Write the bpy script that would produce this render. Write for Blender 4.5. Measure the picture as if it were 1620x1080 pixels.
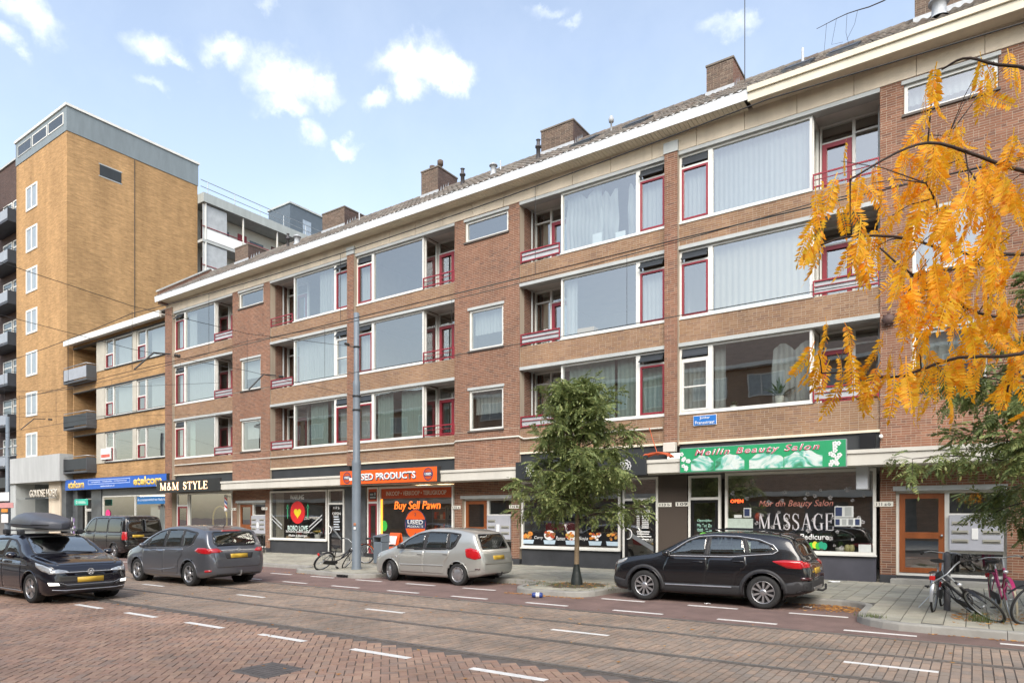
import bpy, bmesh, math, random
import numpy as np
from mathutils import Vector, Matrix
from mathutils.bvhtree import BVHTree
from mathutils.geometry import delaunay_2d_cdt
R = math.radians
rng = random.Random(11)
nrng = np.random.default_rng(7)
scene = bpy.context.scene
for o in list(bpy.data.objects): bpy.data.objects.remove(o)

# ------------------------------------------------------------------ camera
FPX, CX, YH, CAMH = 1065.0, 810.0, 816.0, 1.85
YAW = math.atan2(730.0, FPX)
CS, SN = math.cos(YAW), math.sin(YAW)
cam = bpy.data.cameras.new('camera'); camo = bpy.data.objects.new('camera', cam)
scene.collection.objects.link(camo); scene.camera = camo
camo.location = (0, 0, CAMH); camo.rotation_euler = (R(90), 0, YAW)
cam.sensor_width = 36; cam.lens = FPX / 1620 * 36; cam.shift_y = (YH - 540) / 1620
cam.clip_start = 0.05; cam.clip_end = 3000
def PX(x, y, Y):
    """the point of the vertical plane Y seen at a photo pixel"""
    a, b = (x - CX) / FPX, (YH - y) / FPX
    d = (CS * a - SN, SN * a + CS, b); t = Y / d[1]
    return d[0] * t, CAMH + d[2] * t
def PXX(x, Y): return PX(x, 800, Y)[0]
def CAMP(px, py, Z):
    X = (px - CX) / FPX * Z
    return Vector((CS * X - SN * Z, SN * X + CS * Z, CAMH + (YH - py) / FPX * Z))

# ------------------------------------------------------------------ world, sun, exposure
SUN_EL, SUN_AZ = R(41), R(152)      # azimuth: direction the light comes from, clockwise from +Y
world = bpy.data.worlds.new('World'); scene.world = world; world.use_nodes = True
nt = world.node_tree; nt.nodes.clear()
def N(t, typ, **kw):
    n = t.nodes.new(typ)
    for k, v in kw.items(): setattr(n, k, v)
    return n
out = N(nt, 'ShaderNodeOutputWorld'); bg = N(nt, 'ShaderNodeBackground'); bg.inputs[1].default_value = 0.12
nt.links.new(bg.outputs[0], out.inputs[0])
sky = N(nt, 'ShaderNodeTexSky', sky_type='NISHITA'); sky.sun_disc = False
sky.sun_elevation = SUN_EL; sky.sun_rotation = SUN_AZ; sky.air_density = 1.35; sky.dust_density = 1.6; sky.ozone_density = 1.6
tc = N(nt, 'ShaderNodeTexCoord')
def vmath(op, a, b=None):
    n = N(nt, 'ShaderNodeVectorMath', operation=op)
    for i, v in enumerate((a, b)):
        if v is None: continue
        if isinstance(v, (tuple, list, Vector)): n.inputs[i].default_value = tuple(v)
        else: nt.links.new(v, n.inputs[i])
    return n
def smath(op, a, b=None, clamp=False):
    n = N(nt, 'ShaderNodeMath', operation=op); n.use_clamp = clamp
    for i, v in enumerate((a, b)):
        if v is None: continue
        if isinstance(v, (int, float)): n.inputs[i].default_value = v
        else: nt.links.new(v, n.inputs[i])
    return n.outputs[0]
dirv = vmath('NORMALIZE', tc.outputs['Generated']).outputs[0]
def cnoise(scale, detail, off=0.0):
    n = N(nt, 'ShaderNodeTexNoise'); n.inputs['Scale'].default_value = scale; n.inputs['Detail'].default_value = detail; n.inputs['Roughness'].default_value = .62
    nt.links.new(vmath('ADD', dirv, (off, off * .7, off * 1.3)).outputs[0], n.inputs['Vector']); return n
nz = cnoise(15, 9); warp = vmath('MULTIPLY', vmath('SUBTRACT', nz.outputs['Color'], (.5, .5, .5)).outputs[0], (.075, .075, .075))
dw = vmath('ADD', dirv, warp.outputs[0]).outputs[0]
def pdir(px, py):
    v = CAMP(px, py, 1.0) - Vector((0, 0, CAMH)); return v.normalized()
mask = None
CLOUDS = [(60, 30, 52, 34, .8), (5, 70, 26, 22, .5), (250, 78, 46, 26, .62), (290, 100, 22, 14, .5), (365, 82, 46, 24, .62), (455, 125, 60, 40, .9), (450, 168, 40, 22, .8), (505, 140, 36, 26, .7), (655, 100, 66, 40, 1.25), (705, 118, 42, 30, 1.2),
          (650, 140, 40, 26, 1.0), (597, 165, 26, 16, .55), (490, 213, 26, 20, .6), (545, 228, 22, 13, .55), (1148, 40, 50, 18, .6), (860, 12, 36, 14, .5), (430, 14, 18, 12, .4), (895, 38, 18, 10, .35), (235, 138, 26, 10, .3)]
for (px, py, rx, ry, op) in CLOUDS:
    d = pdir(px, py); hx = (pdir(px + rx, py) - d).length; hy = (pdir(px, py + ry) - d).length
    dv = vmath('SUBTRACT', dw, d).outputs[0]
    sc = vmath('MULTIPLY', dv, (1 / hx, 1 / hx, 1 / hy)).outputs[0]
    ln = N(nt, 'ShaderNodeVectorMath', operation='LENGTH'); nt.links.new(sc, ln.inputs[0])
    mr = N(nt, 'ShaderNodeMapRange'); mr.interpolation_type = 'SMOOTHSTEP'
    nt.links.new(ln.outputs['Value'], mr.inputs['Value'])
    mr.inputs['From Min'].default_value = 1.25; mr.inputs['From Max'].default_value = .05; mr.inputs['To Min'].default_value = 0; mr.inputs['To Max'].default_value = op
    mask = mr.outputs[0] if mask is None else smath('MAXIMUM', mask, mr.outputs[0])
fine = cnoise(26, 10, 3.1)
fm = N(nt, 'ShaderNodeMapRange'); nt.links.new(fine.outputs['Fac'], fm.inputs['Value'])
fm.inputs['From Min'].default_value = .34; fm.inputs['From Max'].default_value = .62; fm.inputs['To Min'].default_value = .35; fm.inputs['To Max'].default_value = 1.12
mask = smath('MULTIPLY', mask, fm.outputs[0], clamp=True)
veil = cnoise(3.2, 7, 8.0); vm = N(nt, 'ShaderNodeMapRange'); nt.links.new(veil.outputs['Fac'], vm.inputs['Value'])
vm.inputs['From Min'].default_value = .42; vm.inputs['From Max'].default_value = .8; vm.inputs['To Min'].default_value = .0; vm.inputs['To Max'].default_value = .22
cmx = N(nt, 'ShaderNodeMix', data_type='RGBA'); nt.links.new(vm.outputs[0], cmx.inputs[0])
hs = N(nt, 'ShaderNodeHueSaturation'); hs.inputs['Saturation'].default_value = .74; hs.inputs['Value'].default_value = 1.62
tintn = N(nt, 'ShaderNodeMix', data_type='RGBA', blend_type='MULTIPLY'); tintn.inputs[0].default_value = 1; tintn.inputs[7].default_value = (1.0, .985, .985, 1); nt.links.new(sky.outputs[0], tintn.inputs[6]); nt.links.new(tintn.outputs[2], hs.inputs['Color']); nt.links.new(hs.outputs[0], cmx.inputs[6]); cmx.inputs[7].default_value = (6.1, 6.6, 7.2, 1)
cm2 = N(nt, 'ShaderNodeMix', data_type='RGBA'); nt.links.new(mask, cm2.inputs[0]); nt.links.new(cmx.outputs[2], cm2.inputs[6]); cm2.inputs[7].default_value = (9.3, 9.4, 9.6, 1)
nt.links.new(cm2.outputs[2], bg.inputs[0])
sl = bpy.data.lights.new('sun', 'SUN'); slo = bpy.data.objects.new('sun', sl); scene.collection.objects.link(slo)
sl.energy = 2.4; sl.angle = R(42); sl.color = (1, .93, .83)
sd = Vector((math.sin(SUN_AZ) * math.cos(SUN_EL), math.cos(SUN_AZ) * math.cos(SUN_EL), math.sin(SUN_EL)))
slo.rotation_euler = (-sd).to_track_quat('-Z', 'Y').to_euler(); slo.location = sd * 60
vs = scene.view_settings; vs.view_transform = 'Standard'; vs.look = 'None'; vs.gamma = 1; vs.use_curve_mapping = False; vs.exposure = 0.66
scene.cycles.use_denoising = True; scene.cycles.max_bounces = 8; scene.cycles.transparent_max_bounces = 24; scene.cycles.caustics_reflective = False; scene.cycles.caustics_refractive = False
scene.cycles.sample_clamp_indirect = 4

# ------------------------------------------------------------------ materials
def lin(c):   # sRGB 0-255 -> linear
    return tuple(((v / 255) / 12.92 if v / 255 <= .04045 else ((v / 255 + .055) / 1.055) ** 2.4) for v in c)
MATS = {}
def mat(name, col, rough=.6, metal=0., var=.12, scale=2.5, bump=0., bscale=40., spec=.5, coat=0., streak=False, emis=0., rvar=0., tr=0.):
    if name in MATS: return MATS[name]
    m = bpy.data.materials.new(name); m.use_nodes = True; t = m.node_tree; b = t.nodes['Principled BSDF']
    b.inputs['Base Color'].default_value = (*col, 1); b.inputs['Roughness'].default_value = rough; b.inputs['Metallic'].default_value = metal
    b.inputs['Specular IOR Level'].default_value = spec; b.inputs['Coat Weight'].default_value = coat; b.inputs['Coat Roughness'].default_value = .04
    tcn = N(t, 'ShaderNodeTexCoord'); src = tcn.outputs['Object']
    if streak:
        mp = N(t, 'ShaderNodeMapping'); mp.inputs['Scale'].default_value = (1, 1, .22); t.links.new(src, mp.inputs[0]); src2 = mp.outputs[0]
    else: src2 = src
    if var > 0:
        a = N(t, 'ShaderNodeTexNoise'); a.inputs['Scale'].default_value = scale; a.inputs['Detail'].default_value = 8; a.inputs['Roughness'].default_value = .62
        t.links.new(src2, a.inputs['Vector'])
        mr = N(t, 'ShaderNodeMapRange'); t.links.new(a.outputs['Fac'], mr.inputs['Value'])
        mr.inputs['From Min'].default_value = .28; mr.inputs['From Max'].default_value = .72; mr.inputs['To Min'].default_value = 1 - var; mr.inputs['To Max'].default_value = 1 + var * .8
        vm_ = N(t, 'ShaderNodeVectorMath', operation='SCALE'); vm_.inputs[0].default_value = col; t.links.new(mr.outputs[0], vm_.inputs['Scale'])
        t.links.new(vm_.outputs[0], b.inputs['Base Color'])
        if rvar:
            m2 = N(t, 'ShaderNodeMapRange'); t.links.new(a.outputs['Fac'], m2.inputs['Value']); m2.inputs['From Min'].default_value = .3; m2.inputs['From Max'].default_value = .7
            m2.inputs['To Min'].default_value = max(0, rough - rvar); m2.inputs['To Max'].default_value = min(1, rough + rvar); t.links.new(m2.outputs[0], b.inputs['Roughness'])
    if bump > 0:
        a2 = N(t, 'ShaderNodeTexNoise'); a2.inputs['Scale'].default_value = bscale; a2.inputs['Detail'].default_value = 5; t.links.new(src, a2.inputs['Vector'])
        bp = N(t, 'ShaderNodeBump'); bp.inputs['Strength'].default_value = bump; bp.inputs['Distance'].default_value = .02; t.links.new(a2.outputs['Fac'], bp.inputs['Height']); t.links.new(bp.outputs[0], b.inputs['Normal'])
    if emis: b.inputs['Emission Color'].default_value = (*col, 1); b.inputs['Emission Strength'].default_value = emis
    if tr:   # thin translucent cloth
        td = N(t, 'ShaderNodeBsdfTranslucent'); td.inputs[0].default_value = (*col, 1); tp = N(t, 'ShaderNodeBsdfTransparent')
        mx = N(t, 'ShaderNodeMixShader'); mx.inputs[0].default_value = .45; t.links.new(b.outputs[0], mx.inputs[1]); t.links.new(td.outputs[0], mx.inputs[2])
        mx2 = N(t, 'ShaderNodeMixShader'); mx2.inputs[0].default_value = tr; t.links.new(mx.outputs[0], mx2.inputs[1]); t.links.new(tp.outputs[0], mx2.inputs[2])
        t.links.new(mx2.outputs[0], t.nodes['Material Output'].inputs[0])
    MATS[name] = m; return m
def imat(name, cols, rough=.85, var=.18, wscale=.5, bump=.4, bscale=90., spec=.3, stretch=(1, 1, .35), fine=.12):
    """colour differs piece by piece (random per island / object), weathered on top"""
    m = bpy.data.materials.new(name); m.use_nodes = True; t = m.node_tree; b = t.nodes['Principled BSDF']
    b.inputs['Roughness'].default_value = rough; b.inputs['Specular IOR Level'].default_value = spec
    g = N(t, 'ShaderNodeNewGeometry'); oi = N(t, 'ShaderNodeObjectInfo')
    ad = N(t, 'ShaderNodeMath', operation='ADD'); t.links.new(g.outputs['Random Per Island'], ad.inputs[0]); t.links.new(oi.outputs['Random'], ad.inputs[1])
    fr = N(t, 'ShaderNodeMath', operation='FRACT'); t.links.new(ad.outputs[0], fr.inputs[0])
    cr = N(t, 'ShaderNodeValToRGB'); e = cr.color_ramp.elements; n = len(cols)
    while len(e) < n: e.new(.5)
    for i, c in enumerate(cols): e[i].position = i / (n - 1); e[i].color = (*c, 1)
    t.links.new(fr.outputs[0], cr.inputs[0])
    mp = N(t, 'ShaderNodeMapping'); mp.inputs['Scale'].default_value = stretch; t.links.new(g.outputs['Position'], mp.inputs[0])
    a = N(t, 'ShaderNodeTexNoise'); a.inputs['Scale'].default_value = wscale; a.inputs['Detail'].default_value = 9; a.inputs['Roughness'].default_value = .65; t.links.new(mp.outputs[0], a.inputs['Vector'])
    mr = N(t, 'ShaderNodeMapRange'); t.links.new(a.outputs['Fac'], mr.inputs['Value']); mr.inputs['From Min'].default_value = .3; mr.inputs['From Max'].default_value = .7
    mr.inputs['To Min'].default_value = 1 - var; mr.inputs['To Max'].default_value = 1 + var
    a2 = N(t, 'ShaderNodeTexNoise'); a2.inputs['Scale'].default_value = bscale; a2.inputs['Detail'].default_value = 4; t.links.new(g.outputs['Position'], a2.inputs['Vector'])
    m2 = N(t, 'ShaderNodeMapRange'); t.links.new(a2.outputs['Fac'], m2.inputs['Value']); m2.inputs['From Min'].default_value = .3; m2.inputs['From Max'].default_value = .7; m2.inputs['To Min'].default_value = 1 - fine; m2.inputs['To Max'].default_value = 1 + fine
    mu = N(t, 'ShaderNodeMath', operation='MULTIPLY'); t.links.new(mr.outputs[0], mu.inputs[0]); t.links.new(m2.outputs[0], mu.inputs[1])
    sc = N(t, 'ShaderNodeVectorMath', operation='SCALE'); t.links.new(cr.outputs[0], sc.inputs[0]); t.links.new(mu.outputs[0], sc.inputs['Scale']); t.links.new(sc.outputs[0], b.inputs['Base Color'])
    bp = N(t, 'ShaderNodeBump'); bp.inputs['Strength'].default_value = bump; bp.inputs['Distance'].default_value = .006; t.links.new(a2.outputs['Fac'], bp.inputs['Height']); t.links.new(bp.outputs[0], b.inputs['Normal'])
    MATS[name] = m; return m
def glassmat(name, base=.14, gain=1.5, tint=(.86, .92, .92), wav=.02):
    m = bpy.data.materials.new(name); m.use_nodes = True; t = m.node_tree; t.nodes.clear()
    o = N(t, 'ShaderNodeOutputMaterial'); tp = N(t, 'ShaderNodeBsdfTransparent'); tp.inputs[0].default_value = (*tint, 1)
    gl = N(t, 'ShaderNodeBsdfGlossy'); gl.inputs['Roughness'].default_value = 0.0; gl.inputs[0].default_value = (1, .985, .95, 1)
    ge = N(t, 'ShaderNodeNewGeometry'); dt = N(t, 'ShaderNodeVectorMath', operation='DOT_PRODUCT'); t.links.new(ge.outputs['Normal'], dt.inputs[0]); t.links.new(ge.outputs['Incoming'], dt.inputs[1])
    ab_ = N(t, 'ShaderNodeMath', operation='ABSOLUTE'); t.links.new(dt.outputs['Value'], ab_.inputs[0]); om = N(t, 'ShaderNodeMath', operation='SUBTRACT'); om.inputs[0].default_value = 1; t.links.new(ab_.outputs[0], om.inputs[1])
    pw = N(t, 'ShaderNodeMath', operation='POWER'); t.links.new(om.outputs[0], pw.inputs[0]); pw.inputs[1].default_value = 4.5
    mu = N(t, 'ShaderNodeMath', operation='MULTIPLY_ADD'); mu.use_clamp = True; t.links.new(pw.outputs[0], mu.inputs[0]); mu.inputs[1].default_value = gain; mu.inputs[2].default_value = base
    tcn = N(t, 'ShaderNodeTexCoord'); nz_ = N(t, 'ShaderNodeTexNoise'); nz_.inputs['Scale'].default_value = 1.1; nz_.inputs['Detail'].default_value = 1; t.links.new(tcn.outputs['Object'], nz_.inputs['Vector'])
    bp = N(t, 'ShaderNodeBump'); bp.inputs['Strength'].default_value = wav; bp.inputs['Distance'].default_value = .3; t.links.new(nz_.outputs['Fac'], bp.inputs['Height']); t.links.new(bp.outputs[0], gl.inputs['Normal'])
    mx = N(t, 'ShaderNodeMixShader'); t.links.new(mu.outputs[0], mx.inputs[0]); t.links.new(tp.outputs[0], mx.inputs[1]); t.links.new(gl.outputs[0], mx.inputs[2]); t.links.new(mx.outputs[0], o.inputs[0])
    MATS[name] = m; return m
def brickmat(name, c1, c2, mortar, bw=.22, bh=.0625, swap=False, var=.15):
    """far brick walls: pieces too small to pick apart"""
    m = bpy.data.materials.new(name); m.use_nodes = True; t = m.node_tree; b = t.nodes['Principled BSDF']; b.inputs['Roughness'].default_value = .9; b.inputs['Specular IOR Level'].default_value = .25
    g = N(t, 'ShaderNodeNewGeometry'); sp = N(t, 'ShaderNodeSeparateXYZ'); t.links.new(g.outputs['Position'], sp.inputs[0])
    ad = N(t, 'ShaderNodeMath', operation='ADD'); t.links.new(sp.outputs[0], ad.inputs[0]); t.links.new(sp.outputs[1], ad.inputs[1])
    cb = N(t, 'ShaderNodeCombineXYZ'); t.links.new(ad.outputs[0], cb.inputs[0]); t.links.new(sp.outputs[2], cb.inputs[1])
    br = N(t, 'ShaderNodeTexBrick'); br.inputs['Scale'].default_value = 1; br.inputs['Brick Width'].default_value = bw; br.inputs['Row Height'].default_value = bh; br.inputs['Mortar Size'].default_value = .006
    br.inputs['Color1'].default_value = (*c1, 1); br.inputs['Color2'].default_value = (*c2, 1); br.inputs['Mortar'].default_value = (*mortar, 1); t.links.new(cb.outputs[0], br.inputs['Vector'])
    mp = N(t, 'ShaderNodeMapping'); mp.inputs['Scale'].default_value = (.6, .6, .16); t.links.new(g.outputs['Position'], mp.inputs[0])
    a = N(t, 'ShaderNodeTexNoise'); a.inputs['Scale'].default_value = 1; a.inputs['Detail'].default_value = 9; a.inputs['Roughness'].default_value = .68; t.links.new(mp.outputs[0], a.inputs['Vector'])
    mr = N(t, 'ShaderNodeMapRange'); t.links.new(a.outputs['Fac'], mr.inputs['Value']); mr.inputs['From Min'].default_value = .3; mr.inputs['From Max'].default_value = .7; mr.inputs['To Min'].default_value = 1 - var; mr.inputs['To Max'].default_value = 1 + var * .7
    mp2 = N(t, 'ShaderNodeMapping'); mp2.inputs['Scale'].default_value = (1.6, 1.6, 11); t.links.new(g.outputs['Position'], mp2.inputs[0])
    a2 = N(t, 'ShaderNodeTexNoise'); a2.inputs['Scale'].default_value = 1; a2.inputs['Detail'].default_value = 6; a2.inputs['Roughness'].default_value = .7; t.links.new(mp2.outputs[0], a2.inputs['Vector'])
    mr2 = N(t, 'ShaderNodeMapRange'); t.links.new(a2.outputs['Fac'], mr2.inputs['Value']); mr2.inputs['From Min'].default_value = .3; mr2.inputs['From Max'].default_value = .7; mr2.inputs['To Min'].default_value = .74; mr2.inputs['To Max'].default_value = 1.22
    mm_ = N(t, 'ShaderNodeMath', operation='MULTIPLY'); t.links.new(mr.outputs[0], mm_.inputs[0]); t.links.new(mr2.outputs[0], mm_.inputs[1])
    sc = N(t, 'ShaderNodeVectorMath', operation='SCALE'); t.links.new(br.outputs[0], sc.inputs[0]); t.links.new(mm_.outputs[0], sc.inputs['Scale']); t.links.new(sc.outputs[0], b.inputs['Base Color'])
    bp = N(t, 'ShaderNodeBump'); bp.inputs['Strength'].default_value = .6; bp.inputs['Distance'].default_value = .012; bp.invert = True; t.links.new(br.outputs['Fac'], bp.inputs['Height']); t.links.new(bp.outputs[0], b.inputs['Normal'])
    MATS[name] = m; return m

M_red = imat('red_brick', [(.18, .078, .047), (.23, .105, .064), (.205, .092, .054), (.27, .132, .082), (.14, .07, .05), (.24, .11, .066)], var=.22)
M_tan = imat('tan_brick', [(.25, .143, .078), (.285, .168, .094), (.23, .128, .075), (.315, .192, .113), (.21, .122, .080), (.275, .154, .082)], var=.26)
M_mortar = mat('mortar', (.41, .34, .26), .95, var=.25, scale=1.2, bump=.3, bscale=120, streak=True)
M_yel = brickmat('yellow_brick', (.50, .295, .13), (.39, .228, .098), (.42, .30, .18), var=.26)
M_dkbrick = brickmat('dark_brick', (.10, .06, .05), (.075, .05, .045), (.14, .12, .11))
M_chim = imat('chimney_brick', [(.12, .085, .066), (.16, .11, .085), (.10, .075, .062), (.19, .14, .11)], var=.25)
M_conc = mat('frieze_concrete', (.62, .53, .41), .9, var=.2, scale=1.3, bump=.35, bscale=60, streak=True)
M_grey = mat('grey_concrete', (.43, .45, .44), .85, var=.15, scale=1.6, bump=.2, streak=True)
M_soff = mat('soffit_paint', (.62, .62, .58), .8, var=.1)
M_slab = mat('pale_canopy', (.58, .555, .49), .7, var=.13, scale=1.1, streak=True, bump=.1)
M_white = mat('white_frame', (.72, .71, .66), .4, var=.08, scale=3)
M_cream = mat('cream_wood', (.66, .60, .47), .55, var=.13, scale=1.5, streak=True)
M_alu = mat('gutter_aluminium', (.66, .68, .69), .45, var=.09, scale=1.4, metal=.0)
M_redp = mat('red_paint', (.27, .022, .034), .4, var=.12)
M_dark = mat('dark_panel', (.028, .031, .033), .5, var=.25, scale=1.2, streak=True)
M_plinth = mat('plinth_stone', (.045, .047, .052), .55, var=.35, scale=1.3, bump=.12, bscale=120)
M_gran = mat('dark_granite', (.085, .068, .056), .3, var=.5, scale=60, bump=.05)
M_black = mat('black_gloss', (.012, .012, .013), .3, var=.1)
M_rubber = mat('black_rubber', (.018, .018, .018), .75, var=.2, scale=6)
M_glass = glassmat('window_glass', .30, .8, wav=.006)
M_glass2 = glassmat('shop_glass', .33, .8, (.9, .93, .93), wav=.006)
M_frost = mat('frosted_glass', (.42, .44, .45), .35, var=.15)
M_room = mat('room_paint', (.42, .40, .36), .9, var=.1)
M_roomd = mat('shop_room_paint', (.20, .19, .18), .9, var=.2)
M_floor = mat('room_boards', (.16, .10, .06), .6, var=.25)
M_tile = imat('roof_tile', [(.12, .11, .098), (.16, .14, .122), (.14, .112, .095), (.20, .18, .155), (.10, .094, .088)], rough=.85, var=.3, wscale=1.2, stretch=(1, 1, 1))
M_curt = mat('net_curtain', (.70, .72, .69), .9, var=.06, tr=.30)
M_curtg = mat('green_curtain', (.42, .53, .48), .9, var=.08, tr=.08)
M_curtb = mat('cream_curtain', (.62, .57, .46), .9, var=.07, tr=.08)
M_steel = mat('galvanised_steel', (.40, .42, .43), .4, metal=.8, var=.15, scale=4)
M_gpaint = mat('grey_paint', (.155, .185, .215), .45, var=.1, scale=3)
M_wood = mat('door_wood', (.25, .075, .022), .38, var=.35, scale=3, streak=True)
M_whitep = mat('white_lettering', (.8, .8, .78), .5, var=.04)

# ------------------------------------------------------------------ mesh helpers
COL = scene.collection
class MB:
    def __init__(s): s.v = []; s.f = []; s.mi = []; s.sm = []
    def add(s, vs, fs, m=0, smooth=False):
        b = len(s.v); s.v.extend(tuple(v) for v in vs); s.f.extend(tuple(i + b for i in f) for f in fs); s.mi.extend([m] * len(fs)); s.sm.extend([smooth] * len(fs)); return s
    def box(s, x0, x1, y0, y1, z0, z1, m=0):
        vs = [(x, y, z) for z in (z0, z1) for y in (y0, y1) for x in (x0, x1)]
        return s.add(vs, [(0, 2, 3, 1), (4, 5, 7, 6), (0, 1, 5, 4), (2, 6, 7, 3), (0, 4, 6, 2), (1, 3, 7, 5)], m)
    def bbox(s, x0, x1, y0, y1, z0, z1, b=.01, m=0):
        """box with chamfered edges"""
        vs = []
        for sx, x in ((-1, x0), (1, x1)):
            for sy, y in ((-1, y0), (1, y1)):
                for sz, z in ((-1, z0), (1, z1)):
                    vs += [(x, y - sy * b, z - sz * b), (x - sx * b, y, z - sz * b), (x - sx * b, y - sy * b, z)]
        ix = lambda i, j, k, a: ((i * 2 + j) * 2 + k) * 3 + a
        fs = []
        for i in (0, 1): fs.append([ix(i, 0, 0, 0), ix(i, 0, 1, 0), ix(i, 1, 1, 0), ix(i, 1, 0, 0)][::(1 if i == 0 else -1)])
        for j in (0, 1): fs.append([ix(0, j, 0, 1), ix(1, j, 0, 1), ix(1, j, 1, 1), ix(0, j, 1, 1)][::(1 if j == 0 else -1)])
        for k in (0, 1): fs.append([ix(0, 0, k, 2), ix(0, 1, k, 2), ix(1, 1, k, 2), ix(1, 0, k, 2)][::(1 if k == 0 else -1)])
        for j in (0, 1):
            for k in (0, 1): fs.append([ix(0, j, k, 1), ix(0, j, k, 2), ix(1, j, k, 2), ix(1, j, k, 1)][::(1 if (j + k) % 2 == 0 else -1)])
            for i in (0, 1): pass
        for i in (0, 1):
            for k in (0, 1): fs.append([ix(i, 0, k, 0), ix(i, 0, k, 2), ix(i, 1, k, 2), ix(i, 1, k, 0)][::(-1 if (i + k) % 2 == 0 else 1)])
            for j in (0, 1): fs.append([ix(i, j, 0, 0), ix(i, j, 0, 1), ix(i, j, 1, 1), ix(i, j, 1, 0)][::(1 if (i + j) % 2 == 0 else -1)])
        for i in (0, 1):
            for j in (0, 1):
                for k in (0, 1): fs.append([ix(i, j, k, 0), ix(i, j, k, 1), ix(i, j, k, 2)][::(1 if (i + j + k) % 2 else -1)])
        return s.add(vs, fs, m)
    def tube(s, pts, r, n=8, m=0, cap=True):
        pts = [Vector(p) for p in pts]; k = len(pts); rr = r if isinstance(r, (list, tuple)) else [r] * k
        t0 = (pts[1] - pts[0]).normalized(); up = Vector((0, 0, 1)) if abs(t0.z) < .9 else Vector((1, 0, 0)); u = t0.cross(up).normalized()
        vs = []; fs = []
        for i, p in enumerate(pts):
            t = (pts[min(i + 1, k - 1)] - pts[max(i - 1, 0)]).normalized(); u = (u - t * u.dot(t)).normalized(); w = t.cross(u)
            for j in range(n):
                a = 2 * math.pi * j / n; vs.append(p + (u * math.cos(a) + w * math.sin(a)) * rr[i])
        for i in range(k - 1):
            for j in range(n): fs.append((i * n + j, i * n + (j + 1) % n, (i + 1) * n + (j + 1) % n, (i + 1) * n + j))
        s.add(vs, fs, m, True)
        if cap: s.add(vs[:n], [tuple(range(n))[::-1]], m); s.add(vs[-n:], [tuple(range(n))], m)
        return s
    def lathe(s, prof, n=20, c=(0, 0, 0), axis='Z', m=0, smooth=True):
        vs = []; fs = []; k = len(prof)
        for (r, h) in prof:
            for j in range(n):
                a = 2 * math.pi * j / n; p = (r * math.cos(a), r * math.sin(a), h)
                if axis == 'Y': p = (p[0], p[2], p[1])
                elif axis == 'X': p = (p[2], p[0], p[1])
                vs.append((c[0] + p[0], c[1] + p[1], c[2] + p[2]))
        for i in range(k - 1):
            for j in range(n): fs.append((i * n + j, i * n + (j + 1) % n, (i + 1) * n + (j + 1) % n, (i + 1) * n + j))
        return s.add(vs, fs, m, smooth)
    def prism(s, poly, a, b, axis='Y', m=0):
        """poly of 2-d points pushed from a to b along an axis"""
        def P(p, h): return {'Y': (p[0], h, p[1]), 'X': (h, p[0], p[1]), 'Z': (p[0], p[1], h)}[axis]
        n = len(poly); vs = [P(p, a) for p in poly] + [P(p, b) for p in poly]
        return s.add(vs, [tuple(range(n)), tuple(range(2 * n - 1, n - 1, -1))] + [(i, i + n, (i + 1) % n + n, (i + 1) % n) for i in range(n)], m)
    def build(s, name, mats, parent=None, fixn=True):
        me = bpy.data.meshes.new(name); me.from_pydata(s.v, [], s.f)
        for mm in (mats if isinstance(mats, (list, tuple)) else [mats]): me.materials.append(mm)
        me.polygons.foreach_set('material_index', s.mi); me.polygons.foreach_set('use_smooth', s.sm)
        if fixn:
            bm = bmesh.new(); bm.from_mesh(me); bmesh.ops.recalc_face_normals(bm, faces=bm.faces); bm.to_mesh(me); bm.free()
        me.update()
        return obj(name, me, parent)
def obj(name, me, parent=None, loc=None, rot=None):
    o = bpy.data.objects.new(name, me); COL.objects.link(o)
    if parent is not None: o.parent = parent
    if loc is not None: o.location = loc
    if rot is not None: o.rotation_euler = rot
    return o
def tag(o, label, cat, group=None):
    o['label'] = label; o['category'] = cat
    if group: o['group'] = group
    return o
def thing(name, label, cat, loc=(0, 0, 0), rz=0, group=None):
    o = obj(name, None, None, loc, (0, 0, rz)); o.empty_display_size = .2
    return tag(o, label, cat, group)
def kind(o, k): o['kind'] = k; return o
def copy_tree(o, parent=None):
    c = o.copy(); COL.objects.link(c)
    if parent is not None: c.parent = parent
    for ch in o.children: copy_tree(ch, c)
    return c
def fast_mesh(name, verts, quads, mats, smooth=False):
    """verts (n,3), quads (m,4) numpy"""
    me = bpy.data.meshes.new(name); n, m = len(verts), len(quads); k = quads.shape[1]
    me.vertices.add(n); me.vertices.foreach_set('co', np.asarray(verts, np.float32).ravel())
    me.loops.add(m * k); me.loops.foreach_set('vertex_index', np.asarray(quads, np.int32).ravel())
    me.polygons.add(m); me.polygons.foreach_set('loop_start', np.arange(0, m * k, k, dtype=np.int32)); me.polygons.foreach_set('loop_total', np.full(m, k, np.int32))
    me.polygons.foreach_set('use_smooth', np.full(m, smooth))
    for mm in mats: me.materials.append(mm)
    me.update(calc_edges=True); me.validate(); return me
def boxes_mesh(name, lo, hi, mat_, skip_back=True):
    """many small boxes in one mesh; lo, hi (n,3); the +Y side is left open"""
    lo = np.asarray(lo, float); hi = np.asarray(hi, float); n = len(lo)
    sel = np.array([[i & 1, (i >> 1) & 1, (i >> 2) & 1] for i in range(8)])
    v = np.where(sel[None], hi[:, None, :], lo[:, None, :])
    q = np.array([(0, 1, 5, 4), (0, 2, 3, 1), (4, 5, 7, 6), (0, 4, 6, 2), (1, 3, 7, 5)] + ([] if skip_back else [(2, 6, 7, 3)]))
    f = (q[None] + (np.arange(n) * 8)[:, None, None]).reshape(-1, 4)
    return fast_mesh(name, v.reshape(-1, 3), f, [mat_])
FONT_CACHE = {}
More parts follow.
